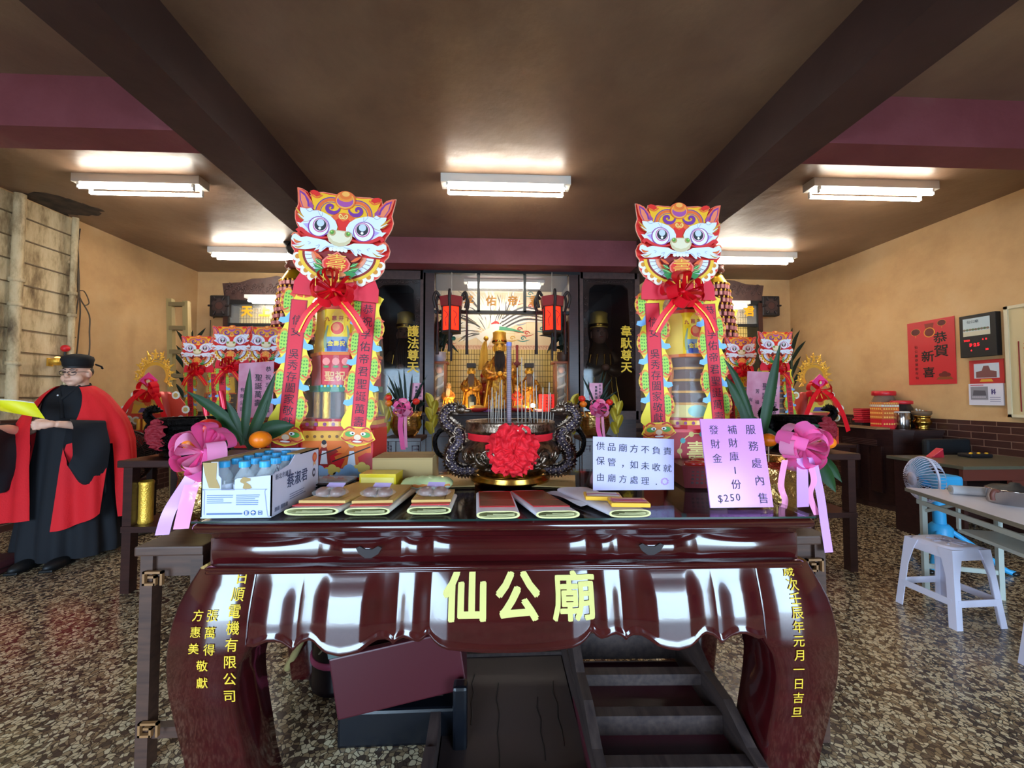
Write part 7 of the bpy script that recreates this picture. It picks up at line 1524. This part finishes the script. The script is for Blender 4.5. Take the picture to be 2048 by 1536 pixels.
t = thing('office_chair', 'dark chair back standing behind the desk by the brick wall', 'chair', (5.0, 4.06, 0)); m = MB(); m.box((-.22, -.03, .5), (.3, .03, .90), '#14181c', None, .03); m.build('backrest', t); m = MB(); m.box((-.22, -.14, .42), (.25, .12, .48), '#14181c', None, .02); m.build('seat', t)
for s in (-1, 1):
    for y in (-.1, .08): m = MB(); m.tube([(s * .2, y, .44), (s * .2, y, 0)], .014, '#101012', 8); m.build('leg', t)
# blue and white stand fan
t = thing('floor_fan', 'white caged floor fan with bright blue body and legs behind the folding table', 'fan', (3.62, 3.02, 0), 0)
zf_ = P(1890, 958, 3.0).z; HMx = T(-.1, -.02, zf_) @ Matrix.Rotation(R(-112), 4, 'Z') @ T(0, 0, 0, 90); r = .18
m = MB(); m.tube([(r * cos(2 * pi * i / 40), r * sin(2 * pi * i / 40), 0) for i in range(40)], .008, 'plastic_white', 6, HMx, True)
for k in range(44): a = 2 * pi * k / 44; m.tube([(.05 * cos(a), .05 * sin(a), .075), (.12 * cos(a), .12 * sin(a), .07), (.165 * cos(a), .165 * sin(a), .035), (r * cos(a), r * sin(a), 0), (.165 * cos(a), .165 * sin(a), -.05), (.1 * cos(a), .1 * sin(a), -.085)], .0022, 'plastic_white', 4, HMx)
m.build('guard', t); m = MB(); m.lathe([(.055, .07), (.05, .08), (.02, .085)], 20, 'plastic_white', HMx); m.build('hub', t)
for k in range(3): a0 = 2 * pi * k / 3; m = MB(); m.grid(lambda u, v: ((.03 + .14 * u) * cos(a0 + (v - .5) * 1.5), (.03 + .14 * u) * sin(a0 + (v - .5) * 1.5), (v - .5) * .05), 6, 6, mat('blade_blue', '#8ac8ea', .2, alpha=.7) if 'blade_blue' not in MATS else 'blade_blue', True, HMx); m.build('blade', t)
m = MB(); m.box((-.04, -.06, zf_ - .07), (.2, .08, zf_ + .03), 'plastic_blue', None, .03); m.build('motor_housing', t); m = MB(); m.tube([(.04, 0, zf_ - .05), (.05, 0, .22)], .04, 'plastic_blue', 12); m.lathe([(.07, .18), (.075, .3), (.05, .33)], 16, 'plastic_blue', T(.05, 0, 0)); m.build('pole', t)
for ex, ey in ((.32, -.22), (-.28, -.16), (.02, .3)): m = MB(); m.tube(catmull([(.05 + ex * .15, ey * .15, .28), (.05 + ex * .5, ey * .5, .17), (.05 + ex * .85, ey * .85, .04), (.05 + ex, ey, .018)], 4), .02, 'plastic_blue', 10); m.ball((.05 + ex, ey, .018), (.03, .025, .018), 'black_plastic', 10, 6); m.build('leg', t)
# folding table
ft = thing('folding_table', 'white topped folding table with metal legs at right of room', 'table', (3.04, 2.71, 0), -18.7); FZ = .70
m = MB(); m.box((0, -1.6, FZ - .028), (.5, 0, FZ), mat('table_white', '#e4e2ea', .25), None, .004); m.build('table_top', ft); m = MB(); m.box((-.004, -1.604, FZ - .027), (0, .004, FZ - .003), '#8a8272'); m.box((0, 0, FZ - .027), (.5, .004, FZ - .003), '#8a8272'); m.build('edge_band', ft)
lm = mat('pale_leg', '#b9bfb6', .4)
for y in (-.08, -1.45):
    for x in (.05, .45): m = MB(); m.box((x - .014, y - .014, 0), (x + .014, y + .014, FZ - .028), lm); m.build('leg', ft)
    m = MB(); m.box((.05, y - .008, .16), (.45, y + .008, .19), lm); m.build('cross_bar', ft)
m = MB(); m.box((.03, -1.5, FZ - .1), (.045, -.05, FZ - .07), lm); m.box((.455, -1.5, FZ - .1), (.47, -.05, FZ - .07), lm); m.build('side_rail', ft); m = MB(); m.tube([(.06, -.09, FZ - .14), (.06, -.32, FZ - .04)], .012, lm, 6); m.tube([(.44, -.09, FZ - .14), (.44, -.32, FZ - .04)], .012, lm, 6); m.build('folding_brace', ft)
m = MB(); m.box((.06, -1.3, FZ - .2), (.44, -.35, FZ - .18), lm); 
for x in (.06, .25, .44): m.box((x - .006, -1.3, FZ - .18), (x + .006, -1.28, FZ - .028), lm); m.box((x - .006, -.37, FZ - .18), (x + .006, -.35, FZ - .028), lm)
m.build('under_shelf', ft)
q_ = PZ(1935, 992, FZ); t = thing('plastic_roll', 'roll of clear plastic film lying on the folding table', 'roll', (q_.x + .06, q_.y, FZ), -18)
m = MB(); m.tube([(-.12, .02, .03), (.32, -.02, .03)], .03, mat('film_roll', '#dcdce0', .25, alpha=.8), 18); m.build('film', t); m = MB(); m.tube([(-.125, .02, .03), (-.118, .02, .03)], .016, '#b0a898', 14); m.build('core', t)
q_ = PZ(2040, 1012, FZ); t = thing('steel_pot', 'aluminium cooking pot with black lid on the folding table', 'pot', (q_.x + .03, q_.y + .04, FZ)); m = MB(); m.lathe([(.10, 0), (.115, .008), (.117, .085), (.122, .09), (.115, .092)], 32, 'steel'); m.build('body', t)
m = MB(); m.lathe([(.115, .092), (.1, .105), (.03, .115), (.02, .13), (.0, .132)], 28, '#18181a'); m.build('lid', t); m = MB(); m.tube(catmull([(-.115, 0, .08), (-.15, -.01, .085), (-.165, -.01, .06), (-.16, -.01, .03)], 4), .011, '#6a3a30', 8); m.build('handle', t)
# stools
st_ = thing('plastic_stool', 'white plastic stool standing beside the folding table', 'stool', (2.87, 2.335, 0), 2)
SH, tb, bb = .455, .118, .155; pw = 'plastic_white'
m = MB(); rows = []
def sq(r, z, n=8):
    o = []
    for i in range(4 * n):
        a = 2 * pi * (i + .5) / (4 * n); k = (abs(cos(a)) ** 5 + abs(sin(a)) ** 5) ** (-1 / 5); o.append((r * k * cos(a), r * k * sin(a), z))
    return o
m.rings([sq(tb + .012, SH - .07), sq(tb + .008, SH - .03), sq(tb + .002, SH - .006), sq(tb - .012, SH)], pw, True, None, False); m.add(sq(tb - .012, SH), [tuple(range(32))], pw)
for k in range(8): a = pi / 4 * k; m.tube([(.035 * cos(a), .035 * sin(a), SH + .0005), (.085 * cos(a), .085 * sin(a), SH + .0005)], .006, '#b8b4ca', 6)
m.lathe([(.02, 0), (.022, .001), (.0, .0012)], 16, '#8a86a0', T(0, 0, SH)); m.build('seat', st_)
for sx in (-1, 1):
    for sy in (-1, 1):
        m = MB(); rs = []
        for j in range(9):
            z = (SH - .01) * (1 - j / 8); c = tb + .01 + (bb - tb) * (j / 8); w = .075 - .035 * min(1, j / 3) ** .7; th_ = .006
            L_ = [(0, 0), (-w, 0), (-w, -th_), (-th_, -th_), (-th_, -w), (0, -w)]
            rs.append([(sx * (c + a), sy * (c + b), z) for a, b in (L_ if sx * sy > 0 else L_[::-1])])
        m.rings(rs, pw, False); m.build('leg', st_)
for k in range(4):
    m = MB(); c = tb + .01 + (bb - tb) * .68; M = Matrix.Rotation(pi / 2 * k, 4, 'Z'); m.box((-c + .02, -c, .125), (c - .02, -c + .006, .165), pw, M); m.build('stretcher', st_)
dup(st_, (2.86, 1.73, 0), -3, 'white plastic stool at the bottom right corner, mostly cut off')
# ------------------------------------------------------------------ right wall: poster, clock, calendars, board
def wall_mat(c, flip=True): return Matrix(((0, 0, -1, c[0]), (-1, 0, 0, c[1]), (0, 1, 0, c[2]), (0, 0, 0, 1)))   # local x runs towards the viewer's right, y up, z out of the wall
def onwall(name, label, cat, tl, br, thick=.004, tr=None):
    a, b = PX(*tl, XR - .0), PX(*br, XR - .0); c = ((a.y + b.y) / 2, (a.z + b.z) / 2); t = thing(name, label, cat, (XR - .003, c[0], c[1])); return t, abs(a.y - b.y) / 2, abs(a.z - b.z) / 2
WM = wall_mat((0, 0, 0))
t, w, h = onwall('wall_poster', 'red new year poster with four large black characters on right wall', 'poster', (1815, 644), (1915, 772)); h = (PX(1815, 648, XR).z - PX(1815, 770, XR).z) / 2
m = MB(); m.box((-w, -h, 0), (w, h, .004), mat('poster_red', '#c8252e', .5), WM); m.build('sheet', t)
m = MB()
for ch, u, v, s in (('恭', .42, .42, .3), ('賀', .44, .02, .32), ('新', -.12, -.12, .3), ('喜', -.1, -.62, .28)): m.text(ch, u * w, v * h, s * w * 1.9, .0055, '#16100e', WM, .02)
for i in range(8): m.text('仙公廟恭賀新年'[i % 7], -.62 * w, h * (.2 - .14 * i), w * .15, .0055, '#3a1410', WM)
m.build('lettering', t)
m = MB()
for u, v, s in ((-.62, .68, .2), (.5, .86, .17)): m.disc((u * w, v * h), s * w, .005, '#5a1418', WM, 18, s * w * .8); m.arc((u * w, v * h), s * w, s * w * 1.08, 0, 360, .0055, '#d88a2c', WM, 18, .8); m.stroke([(u * w, v * h - s * w * .8), (u * w, v * h - s * w * 1.4)], .006, .0055, '#d88a2c', WM, 1)
m.disc((-.02 * w, .62 * h), .2 * w, .005, '#6a1c1a', WM, 16); m.flat([(-.18 * w, .75 * h), (.14 * w, .75 * h), (.18 * w, .9 * h), (-.22 * w, .9 * h)], .0055, '#8a2a20', WM); m.arc((-.02 * w, .62 * h), .2 * w, .24 * w, 0, 360, .0056, '#e0902c', WM, 16)
cloud(m, WM, .55 * w, -.72 * h, .3 * w, '#6a1c1a', .005); m.flat([(.2 * w, -.86 * h), (.9 * w, -.86 * h), (.8 * w, -.78 * h), (.3 * w, -.78 * h)], .0062, '#8a4a20', WM); m.build('printed_ornaments', t)
t, w, h = onwall('wall_clock', 'black electronic wall clock with red digits and river picture', 'clock', (1928, 630), (2006, 715)); h = (PX(1928, 636, XR).z - PX(1928, 718, XR).z) / 2
m = MB(); m.box((-w, -h, 0), (w, h, .06), '#0f1012', WM, .004); m.build('body', t)
m = MB(); m.flat([(-.78 * w, .0), (.7 * w, .0), (.7 * w, .84 * h), (-.78 * w, .84 * h)], .0612, '#b9c8cc', WM); m.flat([(-.78 * w, .0), (.7 * w, .0), (.7 * w, .22 * h), (-.78 * w, .22 * h)], .0615, '#c8c2a8', WM)
for k in range(9): m.disc((-.7 * w + .16 * w * k, .3 * h), .09 * w, .0618 + .0001 * k, '#5a6a4a' if k % 2 else '#7a6a58', WM, 10, .08 * w)
m.text('仙公廟', -.45 * w, .68 * h, .22 * w, .062, '#2a3a4a', WM, .01); m.build('picture_panel', t)
led = mat('led_red', '#ff1a28', .4, emit=2.2, ec='#ff1020'); m = MB()
m.text('19:25', -.42 * w, -.42 * h, .32 * w, .0612, led, WM, 0); m.text('2025', -.72 * w, -.2 * h, .16 * w, .0612, led, WM, 0); m.text('6 14', .3 * w, -.2 * h, .16 * w, .0612, led, WM, 0); m.text('6', -.35 * w, -.68 * h, .16 * w, .0612, led, WM, 0); m.text('28', .45 * w, -.68 * h, .16 * w, .0612, led, WM, 0); m.build('digits', t, label='glowing red digits')
t, w, h = onwall('wall_plaque', 'red calendar header card with temple picture under the clock', 'card', (1940, 722), (2011, 766)); m = MB(); m.box((-w, -h, 0), (w, h, .008), '#b82a2a', WM); m.build('sheet', t)
m = MB(); m.flat([(-.72 * w, -.55 * h), (.75 * w, -.55 * h), (.75 * w, .7 * h), (-.72 * w, .7 * h)], .0085, '#c3ccd6', WM); m.flat([(-.6 * w, -.5 * h), (.6 * w, -.5 * h), (.6 * w, 0), (.25 * w, .1 * h), (.15 * w, .5 * h), (-.15 * w, .5 * h), (-.25 * w, .1 * h), (-.6 * w, .0)], .009, '#7a4a48', WM); m.flat([(-.4 * w, -.85 * h), (.4 * w, -.85 * h), (.3 * w, -.62 * h), (-.3 * w, -.62 * h)], .009, '#d8a030', WM); m.build('picture', t)
t, w, h = onwall('wall_calendar', 'white tear-off calendar showing 14, under the red header card', 'calendar', (1940, 768), (2011, 811)); m = MB(); m.box((-w, -h, 0), (w, h, .015), '#dcd8e2', WM); m.build('pad', t)
m = MB(); m.flat([(-.88 * w, -.5 * h), (.15 * w, -.5 * h), (.15 * w, .72 * h), (-.88 * w, .72 * h)], .0155, '#8d8a92', WM); m.flat([(-.75 * w, -.1 * h), (.05 * w, -.1 * h), (.0, .35 * h), (-.7 * w, .4 * h)], .016, '#57545c', WM)
for k in range(7): m.disc((-.75 * w + .12 * w * k, -.25 * h), .05 * w, .0164 + .0001 * k, '#c8c4cc', WM, 8)
m.flat([(-.88 * w, .82 * h), (-.1 * w, .82 * h), (-.1 * w, .9 * h), (-.88 * w, .9 * h)], .0155, '#c04058', WM); m.build('photo_print', t); m = MB(); m.text('14', .38 * w, .25 * h, .55 * w, .0158, '#463a78', WM, .012)
for i in range(3): m.flat([(.25 * w, -.3 * h - .18 * h * i), (.85 * w, -.3 * h - .18 * h * i), (.85 * w, -.25 * h - .18 * h * i), (.25 * w, -.25 * h - .18 * h * i)], .0158, '#8a86a0', WM)
m.build('date_print', t)
a, b = PX(2012, 614, XR), PX(2075, 835, XR); t = thing('notice_board', 'cream framed wall board with red couplet, at the right picture edge', 'board', (XR - .003, (a.y + b.y) / 2, (a.z + PX(2012, 834, XR).z) / 2)); w = (a.y - b.y) / 2; h = (a.z - PX(2012, 834, XR).z) / 2
m = MB(); m.box((-w, -h, 0), (w, h, .015), '#cdb98c', WM); m.build('panel', t); m = MB()
for a_ in (((-w, -h), (-w + .03, h)), ((w - .03, -h), (w, h)), ((-w, h - .03), (w, h)), ((-w, -h), (w, -h + .03))): m.box((a_[0][0], a_[0][1], .0), (a_[1][0], a_[1][1], .03), '#d8cba8', WM)
m.build('frame', t); m = MB(); m.box((-w + .10, -h + .06, .015), (w - .1, h * .35, .022), '#8c2026', WM); m.build('couplet', t, label='dark red couplet sheet')
m = MB()
for i in range(8): m.text('福祿壽喜財安康寧'[i], -w + .19, h * .25 - i * .15, .12, .0225, '#c8602c', WM, .02)
m.build('lettering', t)
